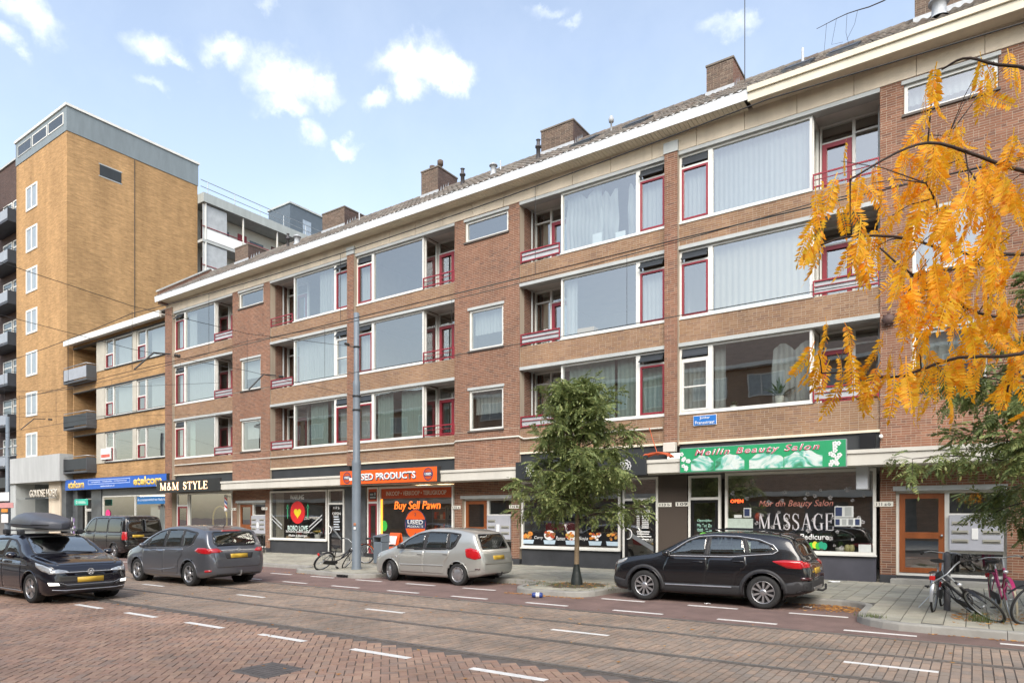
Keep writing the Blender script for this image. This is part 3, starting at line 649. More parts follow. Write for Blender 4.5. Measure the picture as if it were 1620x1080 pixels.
# stair walls with their windows
for k, (xa, xb) in enumerate(stairs):
    c0 = (xa + xb) / 2; xw = [(c0 - .80, c0 + .78, 5.02, 6.66), (c0 - .80, c0 + .78, 8.02, 9.66), (c0 - .98, c0 + 1.0, 12.13, 13.06 - .03)]
    zz = 3.54
    for (wx0, wx1, wz0, wz1) in xw:
        wbox(xa, xb, zz, wz0, FY, .3, 'red', k == 2)
        wbox(xa, wx0, wz0, wz1, FY, .3); wbox(wx1, xb, wz0, wz1, FY, .3); zz = wz1
        w = MB(); frame(w, wx0 + .01, wx1 - .01, wz0 + .03, wz1 - .10, FY + .05, FY + .14, .075); conc.box(wx0 - .05, wx1 + .05, FY - .03, FY + .2, wz1 - .095, wz1 + .0); w.box(wx0 - .04, wx1 + .04, FY - .05, FY + .05, wz0 - .035, wz0 + .025, 1)
        w = w.build('stair_window', [M_white, mat('dark_sill', (.10, .085, .075), .8)], block); pane(wx0 + .08, wx1 - .08, wz0 + .1, wz1 - .17, FY + .10, w)
        if rng.random() < .5: curtain(wx0 + .1, wx1 - .1, wz0 + (wz1 - wz0) * .4, wz1 - .15, FY + .3, 'n', w)
    if zz < 13.06: wbox(xa, xb, zz, 13.06, FY, .3)
    # loggia side bricks
    for xs, sg in ((xa, -1), (xb, 1)):
        wall.box(*sorted((xs, xs - sg * .12)), FY + .301, FY + 1.35, 3.5, 13.06, 1)
        pp = MB(); px_ = xs + sg * .08; pp.tube([(px_, FY + .7, 4.4), (px_, FY + .7, 13.0)], .04, 8); pp.build('drain_pipe', M_grey, block)
    # ground floor round the entry
    wbox(xa, xa + .36, .12, 3.14, FY, .35); wbox(xb - .36, xb, .12, 3.14, FY, .35); wbox(xa + .36, xb - .36, 2.62, 3.14, FY, .3)
    e0, e1 = xa + .36, xb - .36
    conc.box(e0 - .06, e1 + .02, FY - .03, FY + .12, 2.50, 2.618)
    ef = MB(); frame(ef, e0, e1, .32, 2.5, FY + .16, FY + .26, .07); dx0, dx1 = e0 + .10, e0 + 1.06
    ef.box(dx1 + .0, dx1 + .10, FY + .158, FY + .262, .39, 2.43); ef.box(dx1 + .1, e1 - .07, FY + .16, FY + .255, 1.86, 1.92); ef.box(dx1 + .1, e1 - .07, FY + .16, FY + .255, .92, 1.0); ef.build('entrance_frame', M_white, block)
    dd_ = MB(); frame(dd_, dx0 - .03, dx1, .40, 2.43, FY + .14, FY + .20, .13); dd_.box(dx0 + .1, dx1 - .13, FY + .142, FY + .198, 1.28 if k == 2 else .53, 1.44); 
    if k != 2: pass
    en = dd_.build('entrance_door', M_wood, block); pane(dx0 + .08, dx1 - .12, .5, 2.32, FY + .17, en, M_glass2)
    kn = MB(); kn.lathe([(0, -.05), (.03, -.045), (.032, -.02), (.012, -.01), (.012, .02)], 12, (dx1 - .06, FY + .13, 1.36), 'Y'); kn.build('door_knob', M_steel, en)
    pane(dx1 + .1, e1 - .07, 1.92, 2.43, FY + .2, block, M_glass2, 'entrance_pane'); pane(dx1 + .1, e1 - .07, .39, .92, FY + .2, block, M_glass2, 'entrance_pane')
    # letterboxes
    lbx = MB(); l0, l1 = dx1 + .10, e1 - .06; lbx.bbox(l0, l1, FY + .02, FY + .16, 1.0, 1.88, .008); lbm = lbx.build('letterbox_panel', mat('letterbox_grey', (.40, .41, .45), .45, var=.06), block)
    for r_ in range(3):
        for cc, (u0, u1) in enumerate(((.05, .36), (.62, .95))):
            if cc == 1 and r_ == 0 and k == 1: continue
            q = MB(); qa, qb = l0 + (l1 - l0) * u0, l0 + (l1 - l0) * u1; zq = 1.70 - r_ * .22
            q.bbox(qa, qb, FY + .0, FY + .025, zq - .07, zq + .02, .004); q.box(qa + .02, qb - .02, FY - .004, FY + .001, zq - .055, zq - .035, 1); q.build('letter_slot', [mat('slot_metal', (.5, .49, .42), .4, metal=.5), M_black], lbm)
    q = MB(); q.bbox(l0 + (l1 - l0) * .42, l0 + (l1 - l0) * .54, FY + .0, FY + .025, 1.28, 1.55, .004); q.build('intercom', M_whitep, lbm)
    st = MB(); st.bbox(e0 - .1, e1 + .1, FY - .32, FY + .3, .10, .25, .012); st.box(e0 - .0, e1, FY + .1, FY + .3, .251, .31, 1); st.build('entrance_step', [M_kerb, M_plinth], block)
    pb = MB(); pb.bbox(xa - .005, xa + .37, FY - .03, FY + .2, .10, .33, .01); pb.bbox(xb - .37, xb + .005, FY - .03, FY + .2, .10, .33, .01); pb.build('pillar_base', M_plinth, block)
# frieze panels, one by one
xx = XL
fz = 1.43
i = 0
while xx < XR:
    x2 = min(xx + fz, XR); fr_ = MB(); fr_.bbox(xx + .006, x2 - .006, FY - .03, FY + .2, 13.062, 13.66, .006); fr_.build('frieze_panel', M_conc, block); xx = x2
wall.box(XL + .01, XR - .01, FY + .01, FY + .3, 13.06, 13.7)
wall_o = wall.build('wall', [M_mortar, M_redfar], block)
conc.build('slab_edges', M_grey, block)['kind'] = 'stuff'
trim.build('shop_lintel', M_cream, block)['kind'] = 'stuff'
for st_, m_, nm in (('red', M_red, 'red_brickwork'), ('tan', M_tan, 'tan_brickwork')):
    lo, hi = BR[st_]; kind(obj(nm, boxes_mesh(nm, lo, hi, m_), block), 'stuff')
bmesh_cache = {}
for (a, b, y0, y1, z0, z1) in near_bricks:
    key = (round(b - a, 3), round(z1 - z0, 3))
    if key not in bmesh_cache: bmesh_cache[key] = boxes_mesh('brick', [(0, 0, 0)], [(b - a, .018, z1 - z0)], M_red)
    obj('brick', bmesh_cache[key], block, (a, y0, z0))
# canopy above the shops, dark strip and conduit
cp = MB(); cp.box(P[0] + .25, XR, FY - .95, FY - .012, 3.14, 3.5); cp.box(P[0] + .25, XR, FY - .99, FY - .951, 3.44, 3.535); cp.box(P[0] + .25, XR, FY - .949, FY - .02, 3.5005, 3.525); cp.build('canopy', M_slab, block)
for k in range(3):
    for (a, b) in ((P[k] + .23, stairs[k][0] - .01), (stairs[k][1] + .01, P[k + 1] - .23)):
        dk = MB(); dk.box(a, b, FY + .08, FY + .2, 3.54, 4.055); dk.build('dark_fascia', M_dark, block)
cd = MB(); cd.tube([(P[0] + .3, FY + .0, 4.63), (P[1] - .24, FY + .0, 4.63), (P[1] - .1, FY - .14, 4.63), (P[1] + .1, FY - .14, 4.63), (P[1] + .26, FY + .0, 4.63), (-16.4, FY + .0, 4.63), (-16.3, FY - .03, 4.70), (-13.4, FY - .03, 4.70), (-13.2, FY, 4.6), (-8.0, FY + .0, 4.6)], .035, 6)
cd.build('conduit', M_slab, block)
# eaves: aluminium gutter on the left, cream timber on the right
xj = -5.25
ev = MB(); ev.prism([(FY - .60, 13.58), (FY - .62, 13.86), (FY - .56, 13.87), (FY - .55, 13.60)], XL - .12, xj, 'X'); ev.box(XL - .1, xj, FY - .62, FY - .48, 13.865, 13.89); ev.build('gutter', M_alu, block)
nsl = int((xj - XL) / .13)
sm_ = boxes_mesh('soffit_slats', [(XL + i * .13 + .004, FY - .55, 13.60) for i in range(nsl)], [(XL + i * .13 + .122, FY + .02, 13.62) for i in range(nsl)], M_cream, False)
kind(obj('soffit_slats', sm_, block), 'stuff')
e2 = MB(); e2.box(xj + .003, XR + .1, FY - .60, FY - .54, 13.52, 13.76); e2.box(xj + .003, XR + .1, FY - .66, FY - .55, 13.762, 13.91); e2.box(xj + .003, XR + .1, FY - .54, FY + .02, 13.60, 13.62, 1); e2.build('timber_eaves', [M_cream, M_conc], block)
# roof
RZ0, RY0, RSL, RY1 = 13.89, FY - .55, .70, FY + 2.5
rz = lambda y: RZ0 + (y - RY0) * RSL
rb_ = MB(); rb_.prism([(RY0, RZ0 - .10), (RY1, rz(RY1) - .06), (RY1 + 3.2, RZ0 - .1)], XL, XR, 'X'); roof = rb_.build('roof', mat('roof_boards', (.08, .07, .06), .9), block)
TWd, TLn = .245, .345; sl = math.sqrt(1 + RSL ** 2); nrows = int((RY1 - RY0) * sl / TLn) + 1; ncol = int((XR - XL + .1) / TWd)
def tile_local():
    xs_ = np.linspace(0, TWd + .02, 7); zs_ = .028 * np.sin(xs_ / TWd * 2 * np.pi) ; v = []
    for (d, h) in ((-.02, .012), (TLn + .03, -.012)):
        for x_, z_ in zip(xs_, zs_): v.append((x_, d / sl - (-(z_ + h + .03)) * 0 - (z_ + h + .03) * RSL / sl, d * RSL / sl + (z_ + h + .03) / sl))
    for x_, z_ in zip(xs_, zs_): d, h = -.02, .012 - .022; v.append((x_, d / sl - (z_ + h + .03) * RSL / sl, d * RSL / sl + (z_ + h + .03) / sl))
    f = [(i, i + 1, i + 8, i + 7) for i in range(6)] + [(14 + i, 15 + i, i + 1, i) for i in range(6)]
    return np.array(v), np.array(f)
tv, tf = tile_local(); places = []
for c in range(ncol):
    for r_ in range(nrows):
        y = RY0 - .05 + r_ * TLn / sl
        if y > RY1 - .05: continue
        places.append((XL - .05 + c * TWd, y, rz(y)))
pa = np.array(places); pa = pa + nrng.normal(0, .004, pa.shape)
dcam = np.hypot(pa[:, 0], pa[:, 1]); vis = (pa[:, 0] < .2); od = np.argsort(np.where(vis, dcam, 1e5)); nr = od[:300]; fr2 = od[300:]
V = (tv[None] + pa[fr2][:, None, :]).reshape(-1, 3); F = (tf[None] + (np.arange(len(fr2)) * len(tv))[:, None, None]).reshape(-1, 4)
kind(obj('roof_tiling', fast_mesh('roof_tiling', V, F, [M_tile], True), block), 'stuff')
tme = fast_mesh('roof_tile', tv, tf, [M_tile], True)
for i in nr: obj('roof_tile', tme, roof, tuple(pa[i]))
nrd = int((XR - XL) / .33); V = []; 
rd = MB()
for i in range(nrd):
    x0 = XL + i * .33; rd.lathe([(.10, 0), (.115, .33), (.10, .34)], 8, (x0, RY1, rz(RY1) + .0), 'X')
kind(rd.build('ridge_tiling', M_tile, roof), 'stuff')
# skylights in the roof
for x0 in (-9.6, -11.6, -4.6, -3.4):
    w = MB(); ys, ye = RY0 + 1.0, RY0 + 1.75
    q = [(x0, ys), (x0 + .8, ys), (x0 + .8, ye), (x0, ye)]
    for hh, ins, mi in ((.12, 0, 0), (.135, .06, 1)):
        w.add([(a + (ins if a == x0 else -ins), b + (ins if b == ys else -ins), rz(b + (ins if b == ys else -ins)) + hh) for a, b in q], [(0, 1, 2, 3)], mi)
    w.add([(a, b, rz(b) + hh) for hh in (0, .12) for a, b in q], [(0, 1, 5, 4), (1, 2, 6, 5), (2, 3, 7, 6), (3, 0, 4, 7)])
    w.build('skylight', [M_dark, mat('skylight_glass', (.05, .055, .06), .5, var=0)], roof)
# chimneys
M_lead = mat('lead_flashing', (.42, .44, .46), .5, var=.25, scale=8)
for (x0, x1, zt) in ((-7.28, -6.41, 16.66), (-13.72, -12.31, 16.6), (-19.88, -18.92, 16.8), (-26.37, -24.78, 16.6), (-1.36, .1, 17.6), (-33.6, -32.4, 16.55)):
    y0 = FY + 2.0; ch = MB(); ch.box(x0 + .004, x1 - .004, y0 + .004, y0 + 1.3, rz(y0) - .3, zt); ch = ch.build('chimney', M_mortar, roof)
    BR['chim'] = ([], []); fill(x0, x1, rz(y0) - .2, zt, y0, 'chim'); lo, hi = BR['chim']; kind(obj('chimney_brickwork', boxes_mesh('chimney_brickwork', lo, hi, M_chim), block), 'stuff')
    sd_ = MB(); sd_.box(x0 - .002, x0 + .02, y0, y0 + 1.3, rz(y0) - .1, zt); sd_.box(x1 - .02, x1 + .002, y0, y0 + 1.3, rz(y0) - .1, zt); sd_.build('chimney_side', M_dkbrick if x0 < -10 else M_redfar, block)
    cpx = MB(); cpx.bbox(x0 - .03, x1 + .03, y0 - .03, y0 + 1.33, zt, zt + .07, .01); cpx.build('chimney_cap', mat('weathered_cap', (.17, .145, .12), .9, var=.25), block)
    fl_ = MB()
    for j in range(4):
        yy = y0 + .1 + j * .16; fl_.add([(x1 + .006, yy, rz(yy) + .0), (x1 + .006, yy + .13, rz(yy + .13)), (x1 + .006, yy + .10, rz(yy) + .34)], [(0, 1, 2)])
    fl_.box(x0 - .04, x1 + .04, y0 - .03, y0 - .012, rz(y0) - .02, rz(y0) + .15); fl_.build('lead_flashing', M_lead, block)
    if x0 == -19.88:
        for xx_, h_ in ((x0 + .25, .38), (x0 + .7, .5)):
            po = MB(); po.lathe([(.08, 0), (.09, h_ * .5), (.13, h_ * .52), (.13, h_ * .9), (.06, h_), (0, h_)], 12, (xx_, y0 + .45, zt + .07)); po.build('chimney_pot', M_chim, block)
# roof vents
for (x0, yo, h_, r_, typ) in ((-15.3, 1.6, .5, .11, 1), (-13.0, 1.2, .75, .075, 2), (-10.7, 2.45, .55, .05, 3), (-16.9, 1.7, .7, .08, 2), (-27.9, 1.7, .7, .07, 2), (-27.2, 1.7, .5, .13, 1), (-15.6, 2.5, .4, .03, 0), (-4.2, 2.0, .5, .04, 0), (-.75, 1.6, .55, .17, 1), (-23.6, 2.4, .4, .03, 0)):
    y = RY0 + yo; z = rz(y); v_ = MB()
    if typ == 1: v_.lathe([(r_ * 1.5, -.05), (r_ * 1.1, .03), (r_, .06), (r_, h_ * .7), (r_ * 1.5, h_ * .7), (r_ * 1.45, h_ * .78), (0, h_)], 16, (x0, y, z))
    elif typ == 2: v_.lathe([(r_, -.05), (r_, h_ * .6), (r_ * 1.5, h_ * .6), (r_ * 1.5, h_ * .68), (r_ * .9, h_ * .7), (r_ * .8, h_ * .95), (r_ * 1.2, h_ * .97), (0, h_)], 12, (x0, y, z))
    elif typ == 3: v_.lathe([(.03, 0), (.03, h_ * .6), (.09, h_ * .62), (.10, h_ * .8), (.06, h_), (0, h_)], 10, (x0, y, z))
    else: v_.lathe([(r_, 0), (r_, h_), (0, h_)], 8, (x0, y, z))
    v_.build('roof_vent', M_lead if typ in (1, 3, 0) else mat('vent_dark', (.08, .075, .08), .6), roof)
am = MB(); am.tube([(-6.15, FY + 2.4, 15.8), (-6.15, FY + 2.4, 21.5)], .014, 6); tag(am.build('antenna_mast', M_dark), 'thin grey aerial mast rising behind a brick chimney on the tiled roof', 'antenna')
# gable wall at the left end
gw = MB(); gw.prism([(RY0 + .1, 13.5), (RY0 + .05, 14.15), (RY1, rz(RY1) + .25), (RY1 + 3.1, 14.1), (RY1 + 3.1, 0), (FY + .3, 0), (FY + .3, 13.5)], XL - .06, XL + .2, 'X'); gw.prism([(RY0 + .0, 14.152), (RY1, rz(RY1) + .252), (RY1, rz(RY1) + .33), (RY0 + .0, 14.23)], XL - .1, XL + .24, 'X', 1); gw.build('gable_wall', [M_redfar, M_grey], block)
# inside: floors and walls
inn = MB()
for z in (.05, 3.5, 4.3, 7.2, 10.15, 13.1):
    if z == 3.5: continue
    inn.box(XL + .3, XR - .2, FY + .42, FY + 5.2, z, z + .12, 1 if z != .05 else 0)
inn.box(XL + .3, XR - .2, FY + 5.2, FY + 5.3, 4.42, 13.1)
for k in range(3):
    for x_ in (P[k], stairs[k][0] - .1, stairs[k][1] + .1): inn.box(x_ - .05, x_ + .05, FY + 1.5, FY + 5.2, 4.42, 13.1)
inn.build('interior_walls', [M_room, M_floor], block)

# ================================================================== shops under the canopy
M_film = mat('frosted_film', (.36, .38, .37), .5, var=.08)
M_orange = mat('orange_sign', (.82, .115, .012), .45, var=.06)
M_orangew = mat('orange_film', (.50, .07, .012), .45, var=.08)
M_navy = mat('navy_print', (.03, .045, .11), .45, var=.05)
M_lamp = mat('warm_lamp', (1, .72, .42), .5, var=0, emis=9)
M_lampw = mat('white_lamp', (1, .97, .92), .5, var=0, emis=7)
M_tilegrey = mat('grey_wall_tile', (.085, .092, .098), .35, var=.3, scale=2.4)
def shop_window(x0, x1, z0, z1, parent=block, y=FY, bars=(), zbars=(), t=.075, plinth=True, pm_=M_plinth, g=M_glass2, fm=M_white):
    w = MB(); frame(w, x0, x1, z0, z1, y - .01, y + .09, t); xs_ = [x0 + t] + list(bars) + [x1 - t]
    for b in bars: w.box(b - .035, b + .035, y - .008, y + .088, z0 + t, z1 - t)
    for b in zbars: w.box(x0 + t, x1 - t, y - .006, y + .086, b - .03, b + .03)
    w.box(x0 - .02, x1 + .02, y - .07, y + .0, z0 - .035, z0 + .012)
    w = w.build('shop_window', fm, parent)
    for a, b in zip(xs_[:-1], xs_[1:]): pane(a, b, z0 + t, z1 - t, y + .035, w, g)
    if plinth: p_ = MB(); p_.box(x0, x1, y + .012, y + .15, .10, z0 - .036); p_.build('plinth', pm_, parent)
    return w
def shop_door(x0, x1, z0, z1, ztr, parent=block, y=FY, leaf=None, fm=M_white):
    w = MB(); frame(w, x0, x1, z0, z1, y - .01, y + .09, .07); w.box(x0 + .07, x1 - .07, y - .008, y + .088, ztr - .04, ztr + .04); w = w.build('shop_door_frame', fm, parent)
    d = MB(); frame(d, x0 + .075, x1 - .075, z0 + .03, ztr - .045, y + .0, y + .06, .085); d = d.build('door', leaf or M_black, w)
    pane(x0 + .15, x1 - .15, z0 + .1, ztr - .12, y + .03, w, M_glass2); pane(x0 + .07, x1 - .07, ztr + .04, z1 - .07, y + .035, w, M_glass2)
    return w
def handle_ring(cx_, cz, y, parent):
    h = MB(); h.tube([(cx_ - .0 + .17 * math.sin(R(a)), y - .05, cz + .17 * math.cos(R(a))) for a in range(0, 181, 15)], .017, 8); h.build('door_handle', M_whitep, parent)
X_ = lambda px: PXX(px, FY)
def partition(x, y0=FY + .16, y1=FY + 4.2):
    return (x - .05, x + .05, y0, y1, .12, 3.3)
si = MB()
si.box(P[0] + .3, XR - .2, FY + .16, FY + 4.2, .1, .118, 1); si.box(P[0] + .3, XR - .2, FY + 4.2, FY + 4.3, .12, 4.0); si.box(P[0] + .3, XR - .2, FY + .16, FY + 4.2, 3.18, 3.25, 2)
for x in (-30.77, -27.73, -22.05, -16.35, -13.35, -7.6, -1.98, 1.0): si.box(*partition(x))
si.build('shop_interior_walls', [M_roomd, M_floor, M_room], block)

# --- barber
wA = shop_door(X_(280), X_(298), .2, 3.08, 2.42, leaf=M_redp); wB = shop_window(X_(299), X_(367.5), .55, 3.08)
x0, x1 = X_(299), X_(367.5)
mir = MB(); mx = X_(334); mir.tube([(mx - .62, FY + .5, .5), (mx - .62, FY + .5, 1.75)] + [(mx - .62 * math.cos(R(a)), FY + .5, 1.75 + .62 * math.sin(R(a))) for a in range(0, 181, 15)] + [(mx + .62, FY + .5, .5)], .045, 8)
mir.build('mirror_arch', mat('gold_paint', (.75, .52, .16), .35, metal=.4, var=.05), wB)
kind(MB().box(x0 + 2.5, x1 - .3, FY + 1.2, FY + 1.3, 2.8, 2.86).build('strip_lamp', M_lampw, wB), 'stuff')
bw = MB(); bw.box(x0 + .1, x1 - .1, FY + 3.2, FY + 3.25, .2, 3.1); bw.build('tiled_back_wall', mat('grey_room', (.36, .38, .40), .7), wB)
for cx_ in (x0 + .9, x0 + 1.8):
    ch = MB(); ch.bbox(cx_ - .28, cx_ + .28, FY + 1.0, FY + 1.5, .65, .8, .03); ch.bbox(cx_ - .26, cx_ + .26, FY + 1.45, FY + 1.58, .8, 1.45, .03); ch.lathe([(.26, .12), (.26, .16), (.05, .2), (.05, .66)], 12, (cx_, FY + 1.25, 0)); ch.build('barber_chair', M_black, wB)
bp = MB(); pxb = X_(364.5); zb = PX(364.5, 795, FY - .25)[1]
bp.lathe([(0, .42), (.07, .40), (.09, .33), (.075, .30)], 14, (pxb, FY - .25, zb), m=1); bp.lathe([(.075, -.30), (.09, -.33), (.06, -.42), (0, -.43)], 14, (pxb, FY - .25, zb), m=1)
for i in range(18):
    for j in range(14):
        a0, a1 = 2 * math.pi * j / 14, 2 * math.pi * (j + 1) / 14; z0_, z1_ = zb - .3 + i * .6 / 18, zb - .3 + (i + 1) * .6 / 18
        ci = int((j / 14 * 4 + i / 18 * 6)) % 4; mi = {0: 2, 1: 1, 2: 3, 3: 1}[ci]
        bp.add([(pxb + .072 * math.cos(a), FY - .25 + .072 * math.sin(a), z) for a, z in ((a0, z0_), (a1, z0_), (a1, z1_), (a0, z1_))], [(0, 1, 2, 3)], mi)
bp.box(pxb - .02, pxb + .02, FY - .18, FY + .0, zb + .3, zb + .34, 0); bp.box(pxb - .02, pxb + .02, FY - .18, FY + .0, zb - .34, zb - .3, 0)
tag(bp.build('barber_pole', [M_steel, M_whitep, mat('pole_red', (.6, .03, .03), .3), mat('pole_blue', (.03, .1, .45), .3)]), 'red white and blue striped barber pole fixed beside the shop window', 'barber pole')

# --- restaurant (heart logo)
wC = shop_window(X_(427), X_(517), .76, 3.03); wCd = shop_door(X_(519), X_(544), .2, 3.03, 2.40); handle_ring(X_(521.5), 1.25, FY, wCd)
pn = MB(); pn.box(X_(545), X_(578), FY + .02, FY + .2, .12, 3.08); pn.build('stone_panel', M_tilegrey, block)
sp = MB(); sp.bbox(X_(517), X_(566), FY - .28, FY + .05, .10, .27, .01); sp.build('shop_step', M_kerb, block)
x0, x1 = X_(427), X_(517); cx_ = X_(470); yl = FY + .028
lg = MB(); disc(lg, cx_, 2.02, .52, .52, yl, .003, 28, 0)
hp_ = [(cx_ + .26 * (16 * math.sin(t) ** 3) / 16, 2.0 + .25 * (13 * math.cos(t) - 5 * math.cos(2 * t) - 2 * math.cos(3 * t) - math.cos(4 * t)) / 16) for t in np.linspace(0, 2 * math.pi, 26)[:-1]]
lg.prism(hp_, yl - .004, yl - .007, 'Y', 1); lg.build('round_logo', [mat('logo_red', (.62, .02, .02), .5, var=.03), mat('logo_yellow', (.75, .60, .02), .5, var=.03)], wC)
text('WARUNG', cx_ - .55, cx_ + .45, 2.62, 2.84, yl, M_whitep, wC, bold=.01); text('BOBO LOVE', cx_ - .72, cx_ + .72, 1.18, 1.42, yl, mat('mint_print', (.62, .78, .72), .5), wC, bold=.015)
for i, s_ in enumerate(('Surinaamse, Javaanse eethuis', 'Afhalen & Bezorgen', '010 - 7370162')): text(s_, cx_ - .85 + i * .18, cx_ + .85 - i * .18, .98 - i * .19 - .07 + .16, 1.08 - i * .19 - .04 + .16, yl, M_whitep, wC)
for sx_, ang in ((cx_ - 1.6, -1), (cx_ + 1.25, 1)):
    b = MB()
    for o_ in (0, .17): b.add([(sx_ - .45, yl, 1.55 - ang * .4 + o_ * ang), (sx_ - .45, yl, 1.61 - ang * .4 + o_ * ang), (sx_ + .45, yl, 1.61 + ang * .15 + o_ * ang), (sx_ + .45, yl, 1.55 + ang * .15 + o_ * ang)], [(0, 1, 2, 3)])
    b.build('diagonal_stripes', mat('print_grey', (.5, .52, .52), .5), wC)
for sg in (-1, 1):
    b = MB(); b.box(cx_ + sg * .72 - .03, cx_ + sg * .72 + .03, yl - .003, yl, 1.75, 2.3); b.prism([(cx_ + sg * .72 - .09, 2.22), (cx_ + sg * .72 + .09, 2.22), (cx_ + sg * .72, 2.42)], yl - .003, yl, 'Y'); b.build('green_ornament', mat('print_green', (.05, .35, .16), .5), wC)
text('117 b', X_(528), X_(537), 2.16, 2.27, FY - .004, M_whitep, wCd); text('OPEN', X_(526), X_(539), 1.9, 2.02, FY - .004, M_whitep, wCd)
bl = MB()
for i in range(6): bl.box(X_(528), X_(536 + (i % 3)), FY - .006, FY - .004, 1.8 - i * .11, 1.85 - i * .11)
kind(bl.build('menu_lines', mat('print_pale', (.55, .6, .65), .5), wCd), 'stuff')
dg_ = MB(); dg_.add([(X_(524.5), FY - .006, 1.32), (X_(540), FY - .006, .80), (X_(540), FY - .006, .92), (X_(524.5), FY - .006, 1.44)], [(0, 1, 2, 3)]); dg_.build('door_brace', M_steel, wCd)
curtain(x0 + .1, x0 + .75, .8, 2.95, FY + .25, 'b', wC)
M_leafd = mat('pot_plant', (.06, .11, .035), .6, var=.3, scale=8); M_pot = mat('white_pot', (.6, .58, .5), .5); M_bask = mat('basket', (.38, .24, .12), .8, var=.3, scale=20)
def pot_plant(x, y, z, h, r, m_, n=26, big=1.):
    t = thing('potted_plant', '', 'plant'); t.location = (x, y, z)
    b = MB(); b.lathe([(0, 0), (r * .75, 0), (r, h * .4), (r * .9, h * .4), (r * .85, h * .36), (0, h * .36)], 14); b.build('pot', m_, t)
    f_ = MB()
    for i in range(n):
        a = rng.random() * 6.28; el = rng.uniform(.3, 1.3); L = h * rng.uniform(.4, .75) * big; d = Vector((math.cos(a) * math.cos(el), math.sin(a) * math.cos(el), math.sin(el))); s_ = d.cross(Vector((0, 0, 1))).normalized() * .03 * big
        b0 = Vector((0, 0, h * .36)); p1 = b0 + d * L * .55; p2 = b0 + d * L + Vector((0, 0, -.15 * L)); f_.add([b0 - s_ * .3, b0 + s_ * .3, p1 + s_, p1 - s_, p2], [(0, 1, 2, 3), (3, 2, 4)])
    f_.build('leaves', M_leafd, t); return t
for i, (u, m_, h_, lb) in enumerate(((.26, M_bask, .34, 'bushy plant in a woven basket, leftmost on the window ledge under the heart logo'), (.42, M_pot, .32, 'small plant in a white pot on the ledge under the heart logo'), (.58, M_bask, .34, 'plant in a woven basket between two white pots on the restaurant ledge'),
                                 (.76, M_pot, .62, 'tall leafy plant in a white pot on the restaurant window ledge'), (.93, M_bask, .4, 'plant in a woven basket next to the restaurant door on the ledge'))):
    t = pot_plant(x0 + (x1 - x0) * u, FY + .3, .78, h_, .15, m_); t['label'] = lb; t['group'] = 'plants on the restaurant window ledge'
lg_ = MB(); lg_.box(x0 + .08, x1 - .08, FY + .16, FY + .5, .74, .779); lg_.build('window_ledge', M_room, wC)

# --- second-hand shop
wD = shop_door(X_(581), X_(598.5), .2, 3.06, 2.42, leaf=M_redp, fm=M_white); wE = shop_window(X_(600), X_(717), .55, 3.06, plinth=True)
b = MB(); b.box(X_(583), X_(597), FY - .001, FY + .02, 2.47, 3.0); b.build('orange_transom', M_orangew, wD); b = MB(); b.box(X_(584.5), X_(595.5), FY - .004, FY - .0012, 2.55, 2.86); b.build('black_label', M_black, wD)
bl = MB(); bl.box(X_(585.5), X_(590.5), FY - .006, FY - .0042, 2.72, 2.80); bl.box(X_(585.5), X_(594.5), FY - .006, FY - .0042, 2.60, 2.67); bl.box(X_(592), X_(594.5), FY - .006, FY - .0042, 2.72, 2.84); kind(bl.build('label_lines', M_film, wD), 'stuff')
x0, x1 = X_(602), X_(715); b = MB(); b.box(x0 + .02, x1 - .02, yl - .003, yl, 2.58, 2.98); b.build('orange_strip', M_orangew, wE)
text('INKOOP \u2022 VERKOOP \u2022 TERUGKOOP', x0 + .3, x1 - .3, 2.69, 2.87, yl - .005, mat('print_cream', (.75, .62, .5), .5), wE, bold=.02)
text('Buy Sell Pawn', X_(621), X_(694), 2.03, 2.46, FY + .1, mat('neon_orange', (1, .17, .02), .5, var=0, emis=2.2), wE, 'neon_lettering', shear=.2, th=.02)
b = MB(); b.box(x0 + .0, x0 + .09, FY + .02, FY + .03, .95, 2.55); b.build('orange_light_strip', mat('orange_led', (1, .3, .03), .5, var=0, emis=1.6), wE)
c0 = X_(656.5); b = MB(); disc(b, c0, 1.52, .58, .62, yl, .004, 32, 0); disc(b, c0, 1.52, .545, .585, yl - .005, .003, 32, 1); b.box(c0 - .53, c0 + .53, yl - .012, yl - .009, 1.36, 1.72, 0); b.build('round_logo', [M_navy, M_orange], wE)
text('USED', c0 - .42, c0 + .42, 1.52, 1.70, yl - .016, M_whitep, wE, bold=.03); text('PRODUCTS', c0 - .42, c0 + .42, 1.39, 1.48, yl - .016, M_whitep, wE, bold=.015); text('2', c0 - .05, c0 + .05, 1.86, 1.98, yl - .012, M_navy, wE); text('4', c0 - .05, c0 + .05, 1.08, 1.2, yl - .012, M_navy, wE)
b = MB(); b.box(x0 + .02, x1 - .02, FY + .14, FY + .16, .6, 1.02); b.build('window_screen', M_film, wE); b = MB(); disc(b, X_(607), 1.45, .18, .22, yl, .003); b.build('green_sticker', mat('sticker_green', (.05, .45, .06), .5), wE)
